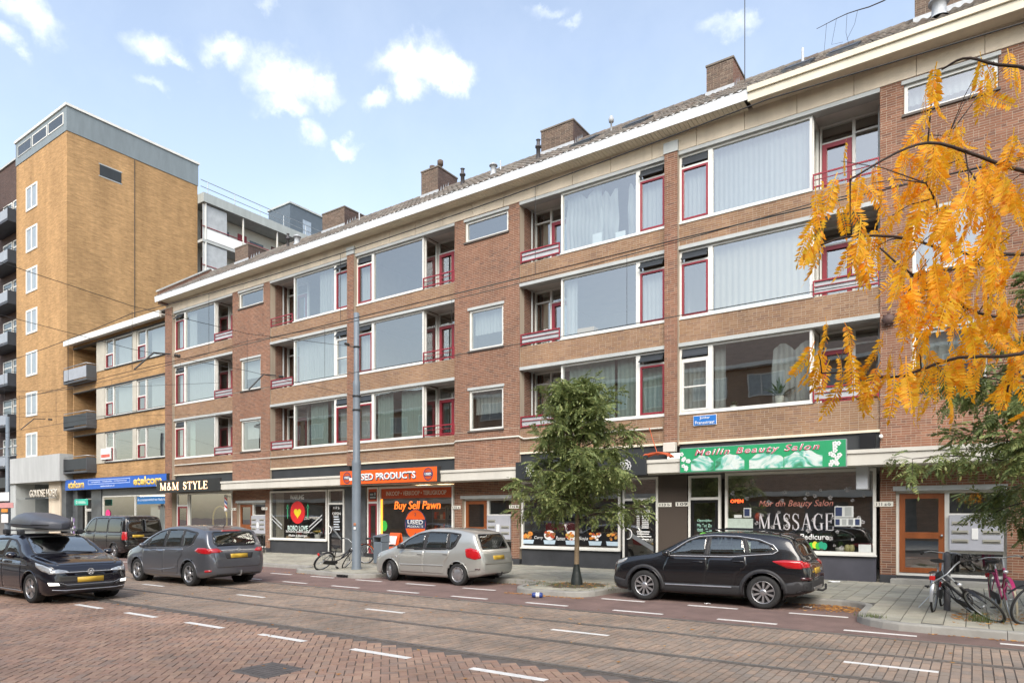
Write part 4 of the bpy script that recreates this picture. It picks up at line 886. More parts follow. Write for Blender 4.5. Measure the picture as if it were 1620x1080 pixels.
for i in range(4):
    sh = MB(); sx0 = x0 + .6 + i * .85; sh.box(sx0, sx0 + .7, FY + 2.6, FY + 2.95, .15, .2)
    for z in (.7, 1.2, 1.7, 2.2): sh.box(sx0, sx0 + .7, FY + 2.6, FY + 2.95, z, z + .03)
    sh.box(sx0 - .03, sx0, FY + 2.6, FY + 2.95, .15, 2.3); sh.box(sx0 + .7, sx0 + .73, FY + 2.6, FY + 2.95, .15, 2.3)
    for z in (.73, 1.23, 1.73):
        for q in range(4): w_ = .1 + .05 * rng.random(); sh.box(sx0 + .04 + q * .17, sx0 + .04 + q * .17 + w_, FY + 2.65, FY + 2.8, z, z + .12 + .2 * rng.random(), 1 + (q + i) % 3)
    kind(sh.build('shelf_unit', [M_steel, M_orangew, M_black, M_room], wE), 'stuff')
for i in range(3): MB().box(x0 + .6 + i * 1.2, x0 + 1.3 + i * 1.2, FY + 1.5, FY + 1.7, 3.08, 3.14).build('ceiling_lamp', M_lamp, wE)

# --- cafe
wF = shop_window(X_(825), X_(981), .74, 3.08); wFd = shop_door(X_(985), X_(1041), .2, 3.08, 2.38); handle_ring(X_(993), 1.28, FY, wFd)
x0, x1 = X_(825), X_(981); b = MB(); b.box(x0 + .08, x1 - .08, yl - .003, yl, .86, 1.28); b.build('menu_strip', M_black, wF)
dish = [mat('food_gold', (.62, .36, .08), .5, var=.5, scale=25), mat('food_red', (.45, .08, .03), .5, var=.6, scale=25), mat('food_orange', (.70, .25, .04), .5, var=.5, scale=25), M_whitep, mat('food_brown', (.28, .13, .05), .5, var=.5, scale=25), mat('bowl_blue', (.5, .62, .7), .4)]
drn = random.Random(17)
for i, u in enumerate((.07, .30, .53, .76, .93)):
    b = MB(); cx_ = x0 + (x1 - x0) * u
    if i in (1, 2): disc(b, cx_, 1.19, .22, .17, yl - .004, .002, 24, 3)
    for j in range(16 if i else 9):
        rr_, aa = .16 * math.sqrt(drn.random()), drn.random() * 6.28; sz = drn.uniform(.03, .07) * (1.5 if i == 0 else 1); disc(b, cx_ + rr_ * 1.25 * math.cos(aa), 1.19 + rr_ * .85 * math.sin(aa), sz * 1.1, sz * .8, yl - .007 - .0008 * j, .0007, 10, drn.choice(((0, 0, 4, 2), (1, 2, 4, 1), (2, 0, 1, 4), (4, 2, 3, 1), (4, 0, 4, 2))[i]))
    b.prism([(cx_ - .2, .88), (cx_ + .22, .88), (cx_ + .26, 1.02), (cx_ - .24, 1.02)], yl - .0245, yl - .0235, 'Y', 5); kind(b.build('dish_print', dish, wF), 'stuff')
for s_, u in (('Curry', .19), ('Ramen', .42), ('Soja', .65)): text(s_, x0 + (x1 - x0) * u - .2, x0 + (x1 - x0) * u + .16, 1.02, 1.16, yl - .006, M_whitep, wF, shear=.25)
b = MB(); mxx = X_(919); b.tube([(X_(1001) + .13, yl - .012, 2.03), (X_(1001) + .13, yl - .012, 2.14), (X_(1001) + .28, yl - .012, 2.25), (X_(1001) + .44, yl - .012, 2.12)], .012, 5); b.build('house_logo', M_whitep, wFd)
text('LA CASA', X_(1001) + .10, X_(1034) - .10, 1.94, 2.06, FY - .006, M_whitep, wFd, bold=.01)
bl = MB()
for i in range(7):
    zz = 1.84 - i * .062; bl.box(X_(1001) + .14, X_(1001) + .24, FY - .008, FY - .006, zz, zz + .03); bl.box(X_(1001) + .32, X_(1034) - .16, FY - .008, FY - .006, zz, zz + .03)
for (zz, w_) in ((1.34, .22), (1.27, .2), (1.19, .28), (1.10, .2)): bl.box(X_(1017.5) - w_, X_(1017.5) + w_, FY - .008, FY - .006, zz, zz + .035)
kind(bl.build('opening_hours_lines', M_whitep, wFd), 'stuff')
b = MB(); b.add([(X_(996), FY - .012, 1.20), (X_(1034), FY - .012, .74), (X_(1034), FY - .012, .9), (X_(996), FY - .012, 1.36)], [(0, 1, 2, 3)]); b.build('door_brace', M_steel, wFd)
gp = MB(); gp.box(X_(1042), X_(1087), FY + .0, FY + .2, .12, 3.12); gp.build('granite_panel', M_gran, block)
for i in range(3): t_ = MB(); t_.bbox(x0 + .5 + i * 1.1, x0 + 1.2 + i * 1.1, FY + 1.4, FY + 2.0, .8, .84, .01); t_.lathe([(.2, .12), (.03, .15), (.03, .8)], 10, (x0 + .85 + i * 1.1, FY + 1.7, 0)); t_.build('cafe_table', M_wood, wF)
b = MB(); b.box(x0 + .4, x0 + 1.6, FY + 1.0, FY + 1.02, 1.35, 1.6); b.build('menu_board', mat('board_red', (.25, .01, .01), .5), wF)

# --- massage salon
wG = shop_door(X_(1089), X_(1140), .2, 3.08, 2.38); handle_ring(X_(1133), 1.28, FY, wG)
wH = shop_window(X_(1147), X_(1386), .82, 3.12, pm_=mat('plinth_paint', (.068, .068, .085), .6, var=.25, scale=1.2)); x0, x1 = X_(1147), X_(1386)
M_pinkp = mat('rose_print', (.55, .22, .17), .5); M_silv = mat('silver_print', (.62, .60, .62), .35, var=.1)
def zp(py, px): return PX(px, py, FY)[1]
text('Mor din Beauty Salon', X_(1200), X_(1318), 2.07, 2.30, yl, M_pinkp, wH, shear=.28, bold=.008)
# serif capitals drawn stroke by stroke
def serif(word, x0_, x1_, z0_, z1_, y, m_, parent):
    W = {'M': 1.15, 'A': 1.0, 'S': .72, 'G': .95, 'E': .82, 'R': .9, 'T': .9, 'Y': .95, 'L': .8, '&': 1., ' ': .5}
    tot = sum(W[c] for c in word) + .16 * (len(word) - 1); u = (x1_ - x0_) / tot; x = x0_; h = z1_ - z0_
    b = MB()
    def st(p, q, w):
        p = Vector((x + p[0] * u * Wc, z0_ + p[1] * h)); q = Vector((x + q[0] * u * Wc, z0_ + q[1] * h)); d = (q - p); n = Vector((-d.y, d.x)).normalized() * w * u / 2
        b.add([(p.x - n.x, y, p.y - n.y), (q.x - n.x, y, q.y - n.y), (q.x + n.x, y, q.y + n.y), (p.x + n.x, y, p.y + n.y)], [(0, 1, 2, 3)])
    def sf(cx_, top, w=.3): st((cx_ - w / 2 / Wc, top), (cx_ + w / 2 / Wc, top), .05)
    def curve(pts, ws):
        for i in range(len(pts) - 1): st(pts[i], pts[i + 1], (ws[i] + ws[i + 1]) / 2)
    for c in word:
        Wc = W[c]; tk, tn = .17, .06
        if c == 'M': st((.1, 0), (.1, 1), tn); st((.1, 1), (.5, .05), tk); st((.5, .05), (.9, 1), tn); st((.88, 0), (.88, 1), tk); sf(.1, .02); sf(.9, .02, .38); sf(.1, .98, .25); sf(.9, .98)
        elif c == 'A': st((.12, 0), (.5, 1), tn); st((.5, 1), (.88, 0), tk); st((.28, .36), (.7, .36), tn); sf(.12, .02); sf(.88, .02, .36)
        elif c == 'S':
            p = [(.85, .78), (.7, .93), (.45, .98), (.2, .9), (.12, .74), (.25, .6), (.5, .52), (.78, .4), (.88, .25), (.78, .09), (.5, .02), (.25, .07), (.1, .24)]; curve(p, [.05, .06, .08, .12, .15, .17, .19, .17, .15, .12, .08, .06, .05]); st((.86, .7), (.86, .95), .05); st((.1, .05), (.1, .32), .05)
        elif c == 'G':
            p = [(.85, .76), (.72, .92), (.5, .98), (.24, .88), (.1, .65), (.1, .36), (.24, .12), (.5, .02), (.72, .06), (.82, .14)]; curve(p, [.05, .06, .08, .14, .18, .18, .14, .08, .06, .06]); st((.82, 0.04), (.82, .42), tk); sf(.82, .42, .36); st((.86, .68), (.86, .95), .05)
        elif c == 'E': st((.2, 0), (.2, 1), tk); st((.05, .98), (.85, .98), tn); st((.05, .02), (.9, .02), tn); st((.2, .52), (.68, .52), tn); st((.86, .78), (.86, 1), .06); st((.9, 0), (.9, .24), .06); st((.68, .42), (.68, .63), .06)
        elif c == 'T': st((.5, 0), (.5, 1), tk); st((.05, .97), (.95, .97), tn); st((.06, .76), (.06, 1), .06); st((.94, .76), (.94, 1), .06); sf(.5, .02, .36)
        elif c == 'Y': st((.12, 1), (.5, .48), tk); st((.5, .48), (.86, 1), tn); st((.5, 0), (.5, .5), tk); sf(.12, .98); sf(.86, .98); sf(.5, .02, .36)
        elif c == 'L': st((.22, 0), (.22, 1), tk); st((.05, .02), (.92, .02), tn); sf(.22, .98, .36); st((.92, 0), (.92, .28), .06)
        elif c == 'R': st((.2, 0), (.2, 1), tk); curve([(.2, .97), (.55, .97), (.78, .86), (.8, .7), (.7, .56), (.2, .5)], [.06, .08, .14, .15, .1, .06]); st((.5, .5), (.9, 0), tk); sf(.2, .02, .34)
        elif c == '&': curve([(.9, .05), (.3, .75), (.35, .95), (.55, .97), (.62, .8), (.15, .35), (.2, .08), (.5, .02), (.85, .4)], [.1] * 9)
        x += (Wc + .16) * u
    o = b.build('lettering', m_, parent, fixn=False); sm = o.modifiers.new('thick', 'SOLIDIFY'); sm.thickness = .004; kind(o, 'stuff'); return o
serif('MASSAGE', X_(1200), X_(1319), 1.46, 1.93, yl, M_silv, wH)
text('Pedicure', X_(1266), X_(1311), 1.20, 1.36, yl, M_whitep, wH, bold=.02)
bl = MB()
for i, (u, m_) in enumerate(((1283, 0), (1289, 1), (1294, 0), (1299, 2), (1304, 2))): disc(bl, X_(u), 1.03 + .03 * (i % 2), .07, .10, yl - .0005 * i, .002, 12, m_)
kind(bl.build('green_ornament', [mat('print_lime', (.06, .50, .05), .5), mat('print_yellow', (.7, .65, .05), .5), mat('print_teal', (.02, .35, .2), .5)], wH), 'stuff')
b = MB(); b.box(X_(1153), X_(1178), FY + .05, FY + .07, 2.21, 2.37); b.build('lamp_board', M_black, wH); text('OPEN', X_(1155), X_(1175), 2.24, 2.34, FY + .045, mat('led_red', (1, .09, .02), .5, var=0, emis=4), wH, 'led_lettering', bold=.02)
def paper(x0_, x1_, z0_, z1_, m_, name='poster', y=None, kids=0):
    y = yl if y is None else y; b = MB(); b.box(x0_, x1_, y - .003, y, z0_, z1_); o = b.build(name, m_, wH)
    for i in range(kids):
        q = MB(); w_ = (x1_ - x0_) / kids; q.box(x0_ + i * w_ + .02, x0_ + (i + .8) * w_, y - .006, y - .0032, z0_ + .03, z1_ - .03); q.build('poster_picture', (M_navy, M_film, M_steel)[i % 3], wH)
M_paper = mat('paper', (.62, .64, .62), .7, var=.1)
paper(X_(1149), X_(1191), 1.30, 1.78, mat('paper_green', (.42, .50, .44), .7, var=.15, scale=14)); paper(X_(1176), X_(1188), 1.82, 2.09, M_paper, kids=1); paper(X_(1161), X_(1173), 1.80, 1.89, M_paper); paper(X_(1320), X_(1350), 1.82, 2.12, M_paper, kids=2); paper(X_(1320), X_(1362), 1.58, 1.80, M_paper, kids=4); paper(X_(1358), X_(1378), .90, 1.10, M_paper); paper(X_(1192), X_(1210), 1.30, 1.42, M_paper)
fw = MB(); M_flow = mat('flower_print', (.34, .33, .33), .6)
frng = random.Random(3)
for i in range(46):
    fx, fz_ = frng.uniform(x0 + .2, x1 - .2), frng.uniform(.98, 2.62); r_ = frng.uniform(.035, .075)
    for j in range(5): a = j * 1.257 + frng.random(); disc(fw, fx + r_ * .62 * math.cos(a), fz_ + r_ * .62 * math.sin(a), r_ * .42, r_ * .42, yl + .002, .0015, 7)
kind(fw.build('flower_stickers', M_flow, wH), 'stuff')
lt = MB(); lt.lathe([(0, -.13), (.07, -.11), (.12, 0), (.07, .11), (0, .13)], 14, (X_(1196), FY + .25, 1.83)); tag(lt.build('paper_lantern', mat('lantern_red', (.6, .06, .02), .5, var=.1)), 'small round red lantern hanging in the massage salon window', 'lantern')
for i, (px, lb) in enumerate(((1292, 'leafy green plant in a white pot on the salon window ledge'), (1326, 'small green plant in a pale pot on the salon ledge beside two yellow pots'))):
    t = pot_plant(X_(px), FY + .32, .86, .34 if i else .5, .13, M_pot); t['label'] = lb
for px in (1338, 1345):
    b = MB(); b.lathe([(0, 0), (.05, 0), (.08, .1), (.06, .2), (.03, .22), (0, .22)], 12, (X_(px), FY + .28, .86)); tag(b.build('vase', mat('yellow_glaze', (.62, .55, .25), .3)), 'one of two like pale yellow bulb shaped pots on the salon window ledge', 'pot', 'yellow pots on the salon ledge')
b = MB(); b.box(x0 + .08, x1 - .08, FY + .16, FY + .5, .82, .859); b.build('window_ledge', M_room, wH)
for s_, z in (('Opentijden', 1.66), ('Ma Tot Zo', 1.52), ('10:00 - 22:00', 1.38)): text(s_, X_(1103), X_(1126), z, z + .1, FY - .005, mat('print_mint', (.35, .62, .5), .5), wG, bold=.015)
b = MB(); disc(b, X_(1113), 1.2, .16, .17, FY - .004, .003, 20, 0); disc(b, X_(1113), 1.22, .1, .07, FY - .008, .003, 14, 1); b.build('door_sticker', [mat('sticker_lime', (.15, .5, .08), .5), mat('sticker_yellow', (.8, .7, .1), .5)], wG)
ab = MB(); ab.bbox(X_(1357.5), X_(1376), FY - .42, FY + .0, PX(1366, 774, FY - .4)[1], PX(1366, 730, FY - .4)[1], .02); tag(ab.build('light_box', mat('box_white', (.52, .55, .58), .4, var=.06)), 'blank white box sign sticking out beside the massage salon window', 'sign')
# shop right of the last stair, mostly outside the picture
wI = shop_window(stairs[2][1] + .12, P[3] - .3, .8, 3.1, bars=(3.6,))
curtain(1.2, 2.2, .9, 3.0, FY + .3, 'g', wI)

# --- house number plates
M_plate = mat('number_plate', (.78, .76, .68), .5, var=.08); M_ink = mat('black_print', (.02, .02, .02), .6)
for s_, px, py in (('111 a-b', 1398, 797), ('113 b', 1052, 798), ('109', 1080, 797), ('115 a', 722, 802), ('115 b', 814, 801), ('121', 370, 805), ('119', 419, 804)):
    xx, zz = PX(px, py, FY); w_ = .22; pz = MB(); yy = FY - .012; pz.bbox(xx - w_, xx + w_, yy - .012, yy, zz - .065, zz + .065, .003); o = pz.build('number_plate', M_plate, block); text(s_, xx - w_ * .75, xx + w_ * .75, zz - .04, zz + .04, yy - .014, M_ink, o, bold=.01)
sx0, sz1 = PX(1097, 658, FY + .03); sx1, sz0 = PX(1134, 671, FY + .03)
ss = MB(); ss.bbox(sx0, sx1, FY + .01, FY + .03, sz0, sz1, .004); ss.bbox(sx0 + .012, sx1 - .012, FY + .005, FY + .012, sz0 + .012, sz1 - .012, .001, 1); ss = tag(ss.build('street_name_sign', [M_whitep, mat('sign_blue', (.02, .16, .50), .4, var=.05)]), 'blue street name plate with white lettering on the tan brick wall', 'sign')
text('Jonker', sx0 + .2, sx1 - .2, (sz0 + sz1) / 2 + .015, sz1 - .035, FY + .0, M_whitep, ss, bold=.01); text('Fransstraat', sx0 + .06, sx1 - .06, sz0 + .04, (sz0 + sz1) / 2 - .015, FY + .0, M_whitep, ss, bold=.01)
# small fixtures on the front
for px, py, nm, lb, sz in ((1394, 690, 'security_camera', 'small white camera on the red brick above the brown entrance door', .07), (801, 753, 'security_camera', 'white camera under the pale canopy beside the black cafe sign', .08)):
    xx, zz = PX(px, py, FY - .1); b = MB(); b.lathe([(0, -.09), (sz * .6, -.09), (sz * .65, .05), (sz * .5, .07), (0, .07)], 12, (xx, FY - .1, zz), 'Y'); b.box(xx - .015, xx + .015, FY - .06, FY - .0, zz + .03, zz + .06); tag(b.build(nm, M_whitep), lb, 'camera')
b = MB(); xx, zz = PX(1406, 505, FY - .08); b.lathe([(0, -.08), (.13, -.06), (.15, .02), (.06, .06), (.05, .09)], 10, (xx, FY - .09, zz), 'Y')
for a in range(8): b.lathe([(.0, -.03), (.045, 0), (0, .03)], 6, (xx + .15 * math.cos(a * .785), FY - .1, zz + .15 * math.sin(a * .785)))
tag(b.build('wall_rosette', mat('rust_iron', (.10, .06, .05), .7, var=.3)), 'dark iron anchor rosette for the tram wires on the red brick stair wall', 'bracket')
b = MB(); b.bbox(*[PXX(p, FY - .05) for p in (1053.5, 1072)], FY - .3, FY - .1, PX(1062, 714, FY - .3)[1], PX(1062, 699, FY - .3)[1], .01); tag(b.build('meter_box', M_slab), 'weathered white box on the brick pillar next to the green salon sign', 'box')
# orange cable coil on the canopy
b = MB(); crng = random.Random(5); cxx, czz = PX(1040, 722, FY - .6); ptl = []
for i in range(150): a = i * .42; ptl.append((cxx + .55 * math.sin(a) * (.7 + .3 * crng.random()), FY - .6 + .12 * math.cos(a * 1.3), 3.57 + .17 * abs(math.cos(a)) + .05 * crng.random()))
b.tube(ptl, .014, 5); b.tube([(cxx, FY - .55, 3.7), (cxx - .3, FY - .3, 4.3), (cxx - .5, FY - .02, 4.62)], .012, 5); tag(b.build('cable_coil', mat('orange_cable', (.55, .10, .03), .5)), 'coil of orange cable lying on the canopy beside the green salon sign', 'cable')
b = MB(); b.box(*sorted(PXX(p, FY - .02) for p in (1388 - 3 + 0, 1388 - 28)), FY - .004, FY + .079, 3.56, 4.04); b.build('vent_panel', M_black, block)

# things standing inside the upper windows
t = pot_plant(-4.6, WY + .24, 5.0, .75, .13, M_pot, 34, 1.25); t['label'] = 'large spiky plant inside the window beside the draped curtain above the street name plate'
t = pot_plant(-5.9, WY + .24, 5.0, .35, .10, M_pot); t['label'] = 'small plant on the inner sill above the blue street name plate'
b = MB(); b.bbox(-11.2, -10.55, WY + .22, WY + .55, 7.95, 8.25, .01); tag(b.build('cardboard_box', mat('cardboard', (.42, .28, .14), .8, var=.1)), 'cardboard box on the sill inside a second floor window', 'box')
for i, (x, z) in enumerate(((-10.6, 10.92), (-9.75, 10.92))): b = MB(); b.bbox(x, x + .35, WY + .20, WY + .26, z, z + (.28 if i else .42), .006); tag(b.build('paper_sheet', M_paper), ('white sheet of paper leaning inside the top window with draped curtains', 'small pale carton inside the top window with draped curtains')[i], 'paper')
lad = MB()
for sg in (-1, 1): lad.tube([(-12.75 + sg * .16, WY + .5, 7.4), (-12.70 + sg * .08, WY + .62, 8.55)], .018, 6)
lad.tube([(-12.78, WY + .62, 8.55), (-12.62, WY + .62, 8.55)], .018, 6)
for k in range(4): z = 7.6 + k * .25; lad.box(-12.87 + k * .012, -12.57 - k * .012, WY + .5 + k * .028, WY + .56 + k * .028, z, z + .025)
tag(lad.build('step_ladder', M_alu), 'aluminium step ladder standing on a loggia left of the plain window', 'ladder')

# ================================================================== signs
SY = FY - 1.05
def board(name, label, pxl, pxr, pt, pb, m_, y=SY, d=.16, fm=None, z=None):
    x0 = PXX(pxl, y); x1 = PXX(pxr, y)
    if z is None: z1 = (PX(pxl, pt[0], y)[1] + PX(pxr, pt[1], y)[1]) / 2; z0 = (PX(pxl, pb[0], y)[1] + PX(pxr, pb[1], y)[1]) / 2
    else: z0, z1 = z
    t = thing(name, label, 'sign'); b = MB(); b.bbox(x0 - .02, x1 + .02, y + .006, y + d, z0 - .02, z1 + .02, .012); b.build('box_frame', fm or M_dark, t)
    f_ = MB(); f_.bbox(x0, x1, y, y + .02, z0, z1, .004); f_.build('face', m_, t)
    br = MB()
    for u in (.15, .5, .85): br.box(x0 + (x1 - x0) * u - .02, x0 + (x1 - x0) * u + .02, y + d, FY - .02, z0 + .1, z0 + .14)
    br.build('bracket', M_dark, t)
    return t, x0, x1, z0, z1
Yf = SY - .004
# green beauty salon
t, x0, x1, z0, z1 = board('shop_sign', 'green salon sign with pink script and faded portraits above the massage window', 1076, 1338, (711, 693), (749, 735), mat('salon_green', (.02, .30, .12), .45, var=.12, scale=2), fm=M_steel)
W, Hh = x1 - x0, z1 - z0
text('Meilin Beauty Salon', x0 + W * .10, x0 + W * .86, z0 + Hh * .60, z0 + Hh * .93, Yf - .006, M_whitep, t, bold=.035, shear=.3, sx=1.25); text('Meilin Beauty Salon', x0 + W * .10, x0 + W * .86, z0 + Hh * .60, z0 + Hh * .93, Yf - .012, mat('salon_pink', (.55, .10, .14), .5), t, bold=.0, shear=.3, sx=1.25)
M_faded = bpy.data.materials.new('faded_portraits'); M_faded.use_nodes = True; _t = M_faded.node_tree; _b = _t.nodes['Principled BSDF']; _b.inputs['Roughness'].default_value = .5
_tc = N(_t, 'ShaderNodeTexCoord'); _mp = N(_t, 'ShaderNodeMapping'); _mp.inputs['Scale'].default_value = (1.5, 1, 2.2); _t.links.new(_tc.outputs['Object'], _mp.inputs[0])
_n = N(_t, 'ShaderNodeTexNoise'); _n.inputs['Scale'].default_value = 1.1; _n.inputs['Detail'].default_value = 5; _n.inputs['Distortion'].default_value = 1.6; _t.links.new(_mp.outputs[0], _n.inputs['Vector'])
_r = N(_t, 'ShaderNodeValToRGB'); _e = _r.color_ramp.elements
for _q in range(4): _e.new(.5)
for _q, (ps_, cl_) in enumerate(((.30, (.04, .12, .07)), (.38, (.05, .30, .16)), (.46, (.18, .48, .40)), (.53, (.52, .60, .55)), (.62, (.62, .68, .64)), (.72, (.16, .44, .46)))): _e[_q].position = ps_; _e[_q].color = (*cl_, 1)
_t.links.new(_n.outputs['Fac'], _r.inputs[0]); _t.links.new(_r.outputs[0], _b.inputs['Base Color'])
for (u0, u1) in ((.075, .225), (.235, .42), (.45, .655), (.66, .875)):
    b = MB(); nn_ = 14; pts_ = [(x0 + W * u0, z0 + .03)] + [(x0 + W * (u0 + (u1 - u0) * i / nn_), z0 + Hh * (.42 + .26 * math.sin(math.pi * i / nn_) + .03 * math.sin(5 * i + u0 * 40))) for i in range(nn_ + 1)] + [(x0 + W * u1, z0 + .03)]
    b.prism(pts_, Yf, Yf - .002, 'Y'); b.build('portrait_print', M_faded, t)
for uc, n_ in ((.035, 8), (.945, 12)):
    b = MB(); fr_ = random.Random(int(uc * 100))
    for i in range(n_):
        fx, fz_ = x0 + W * (uc + fr_.uniform(-.025, .025)), z0 + Hh * fr_.uniform(.08, .9)
        for j in range(5): a = j * 1.257; disc(b, fx + .035 * math.cos(a), fz_ + .035 * math.sin(a), .028, .028, Yf - .002 - .0002 * i, .001, 8)
    kind(b.build('blossom_print', M_whitep, t), 'stuff')
# black cafe sign
Yf = SY - .004
t, x0, x1, z0, z1 = board('shop_sign', 'black cafe sign with white ring emblems behind the young tree', 816, 1021, (728, 712), (755, 746), M_dark, z=(3.10, 3.66))
for u in (.13, .86):
    cx_, cz = x0 + (x1 - x0) * u, (z0 + z1) / 2; b = MB()
    for j in range(10): a = j * .628; ring(b, cx_ + .145 * math.cos(a), cz + .145 * math.sin(a), .035, .058, Yf, .002, 10)
    ring(b, cx_, cz, .085, .105, Yf - .003, .002); b.box(cx_ - .045, cx_ - .02, Yf - .006, Yf - .003, cz - .06, cz + .06); b.prism([(cx_ - .02, cz), (cx_ + .04, cz + .06), (cx_ + .06, cz + .06), (cx_ + .01, cz - .005), (cx_ + .06, cz - .06), (cx_ + .035, cz - .06)], Yf - .006, Yf - .003, 'Y'); kind(b.build('emblem', M_whitep, t), 'stuff')
# orange second-hand shop sign
t, x0, x1, z0, z1 = board('shop_sign', 'orange shop sign with white capitals between two round logos', 538, 691, (745, 738), (766, 761), M_orange, y=SY - .1, d=.26)
Yf = SY - .104; M_wsh = mat('sign_shadow', (.05, .06, .14), .5)
text('USED PRODUCTS', x0 + .95 + .03, x1 - 1.05 + .03, z0 + .11, z1 - .15, Yf, M_wsh, t, bold=.045); text('USED PRODUCTS', x0 + .95, x1 - 1.05, z0 + .13, z1 - .13, Yf - .006, M_whitep, t, bold=.03)
for cx_ in (x0 + .42, x1 - .42):
    b = MB(); cz = (z0 + z1) / 2; ring(b, cx_, cz, .20, .235, Yf, .002, m=0); disc(b, cx_, cz, .20, .20, Yf, .0015, 24, 1); b.box(cx_ - .2, cx_ + .2, Yf - .005, Yf - .002, cz - .075, cz + .075, 2); b.build('round_logo', [M_navy, M_orangew, M_navy], t); text('USED', cx_ - .16, cx_ + .16, cz - .045, cz + .05, Yf - .008, M_whitep, t, bold=.03)
# barber sign
t, x0, x1, z0, z1 = board('shop_sign', 'black barber sign with glowing warm white serif letters', 247.5, 346, (760, 757), (778, 775), M_black, y=SY, z=(3.1, 3.72)); Yf = SY - .006
M_glow = mat('sign_glow', (1, .70, .42), .4, var=0, emis=1.25); serif('M&M', x0 + .38, x0 + 2.15, z0 + .12, z1 - .12, Yf, M_glow, t); serif('STYLE', x0 + 2.6, x1 - .95, z0 + .12, z1 - .12, Yf, M_glow, t)
# blue computer shop sign on the yellow house
EY = FY - .28
t, x0, x1, z0, z1 = board('shop_sign', 'long blue computer shop sign with yellow names at both ends', 103, 263, (759, 748), (776, 766), mat('etel_blue', (.012, .10, .46), .4, var=.06), y=EY, d=.22, z=(3.52, 4.18)); Yf = EY - .004; W = x1 - x0
M_yelp = mat('sign_yellow', (.85, .58, .12), .5, var=.03)
text('etelcom', x0 + W * .035, x0 + W * .215, z0 + .09, z1 - .07, Yf, M_yelp, t, bold=.04); text('etelcom', x0 + W * .71, x0 + W * .96, z0 + .09, z1 - .06, Yf, M_yelp, t, bold=.04)
M_pb = mat('sign_pale_blue', (.62, .72, .92), .5); b = MB(); frame(b, x0 + W * .26, x0 + W * .68, z0 + .29, z1 - .10, Yf - .003, Yf, .025); b.build('border', M_pb, t)
text('computers - notebooks - componenten', x0 + W * .29, x0 + W * .65, z0 + .36, z1 - .17, Yf, M_pb, t, bold=.015); text('www.etelcom.nl', x0 + W * .39, x0 + W * .53, z0 + .10, z0 + .23, Yf, M_pb, t, bold=.01)

# ================================================================== the yellow brick house
yh_ = thing('yellow_brick_house', 'low yellow brick house with grey balconies beside the red block', 'building')
YF = FY + .15; hx0, hx1 = -48.72, XL - .07
YFL = [(5.18, 7.0), (7.97, 9.81), (10.94, 12.71)]; wl = MB(); pl_ = MB()
wl.box(hx0, hx1, YF, YF + .3, 4.1, 5.12); wl.box(hx0, hx1, YF, YF + .3, 12.78, 13.0)
for (a, b) in ((7.06, 7.91), (9.87, 10.88)): wl.box(hx0, hx1, YF, YF + .3, a, b)
wl.box(hx0, hx0 + .12, YF + .001, YF + 1.4, 4.1, 12.9)
for (z0, z1) in YFL:
    pl_.box(-45.42, -44.35, YF - .04, YF + .2, z0 - .05, z1 + .06); pl_.box(-40.95, -40.5, YF - .04, YF + .2, z0 - .05, z1 + .06); pl_.box(-44.35, hx1, YF - .06, YF + .2, z0 - .06, z0 - .002, 1); pl_.box(-48.6, hx1, YF - .06, YF + .2, z1 + .001, z1 + .06, 1)
    for (a, b) in ((-44.35, -40.95), (-40.5, hx1)):
        w = MB(); frame(w, a, b, z0, z1, YF + .02, YF + .12, .07); xm = a + .98; w.box(xm - .05, xm + .05, YF + .018, YF + .122, z0 + .07, z1 - .07); w.box(a + .07, xm - .05, YF + .02, YF + .118, z0 + .85, z0 + .91); w = w.build('window', M_white, yh_)
        cs = MB(); frame(cs, a + .08, xm - .06, z0 + .08, z0 + .84, YF + .0, YF + .07, .045); cs.build('casement', M_redp, w); pane(a + .07, xm - .05, z0 + .07, z1 - .07, YF + .06, w); pane(xm + .05, b - .07, z0 + .07, z1 - .07, YF + .07, w)
        if z0 > 7: curtain(xm + .1, b - .1, z0 + .06, z1 - .05, YF + .3, 'n', w)
    # loggia and balcony
    bk = MB(); bk.box(-48.6, -45.42, YF + 1.3, YF + 1.4, z0 - .9, z1 + .06); bk.build('loggia_wall', M_yel, yh_); b = MB(); frame(b, -47.2, -45.6, z0 - .5, z1 - .1, YF + 1.24, YF + 1.3, .08); b.box(-46.3, -46.2, YF + 1.241, YF + 1.299, z0 - .42, z1 - .18); b = b.build('balcony_door', M_white, yh_); pane(-47.12, -45.68, z0 - .42, z1 - .18, YF + 1.28, b)
    bl = MB(); bz = z0 - .6; bl.box(-48.66, -45.45, YF - .6, YF + 1.3, bz, bz + .12); bl.box(-45.5, -45.45, YF - .6, YF + .0, bz + .14, bz + .95); bl.box(-48.66, -48.61, YF - .6, YF, bz + .14, bz + .95); bl = bl.build('balcony', mat('balcony_grey', (.075, .08, .088), .6, var=.15), yh_)
    fp = MB(); fp.box(-48.6, -45.51, YF - .59, YF - .55, bz + .2, bz + .9); fp.build('balcony_panel', mat('panel_pale', (.33, .35, .38), .6) if z0 > 10 else M_dark, bl); r_ = MB(); r_.tube([(-48.6, YF - .58, bz + 1.05), (-45.5, YF - .58, bz + 1.05), (-45.5, YF + .0, bz + 1.05)], .025, 6); r_.build('handrail', M_steel, bl)
wl.build('wall', M_yel, yh_); pl_.build('concrete_panels', [mat('panel_concrete', (.47, .44, .37), .85, var=.12), M_dark], yh_)['kind'] = 'stuff'
ev = MB(); ev.box(hx0 - .1, hx1, YF - .55, YF - .42, 12.86, 13.2); ev.box(hx0 - .1, hx1, YF - .42, YF + .0, 12.99, 13.05); ev.build('eaves', M_white, yh_)
rf_ = MB(); rf_.prism([(YF - .5, 13.15), (YF + 3.0, 15.1), (YF + 6, 13.2)], hx0, hx1, 'X'); rf_.build('roof', M_tile, yh_)
rr = MB()
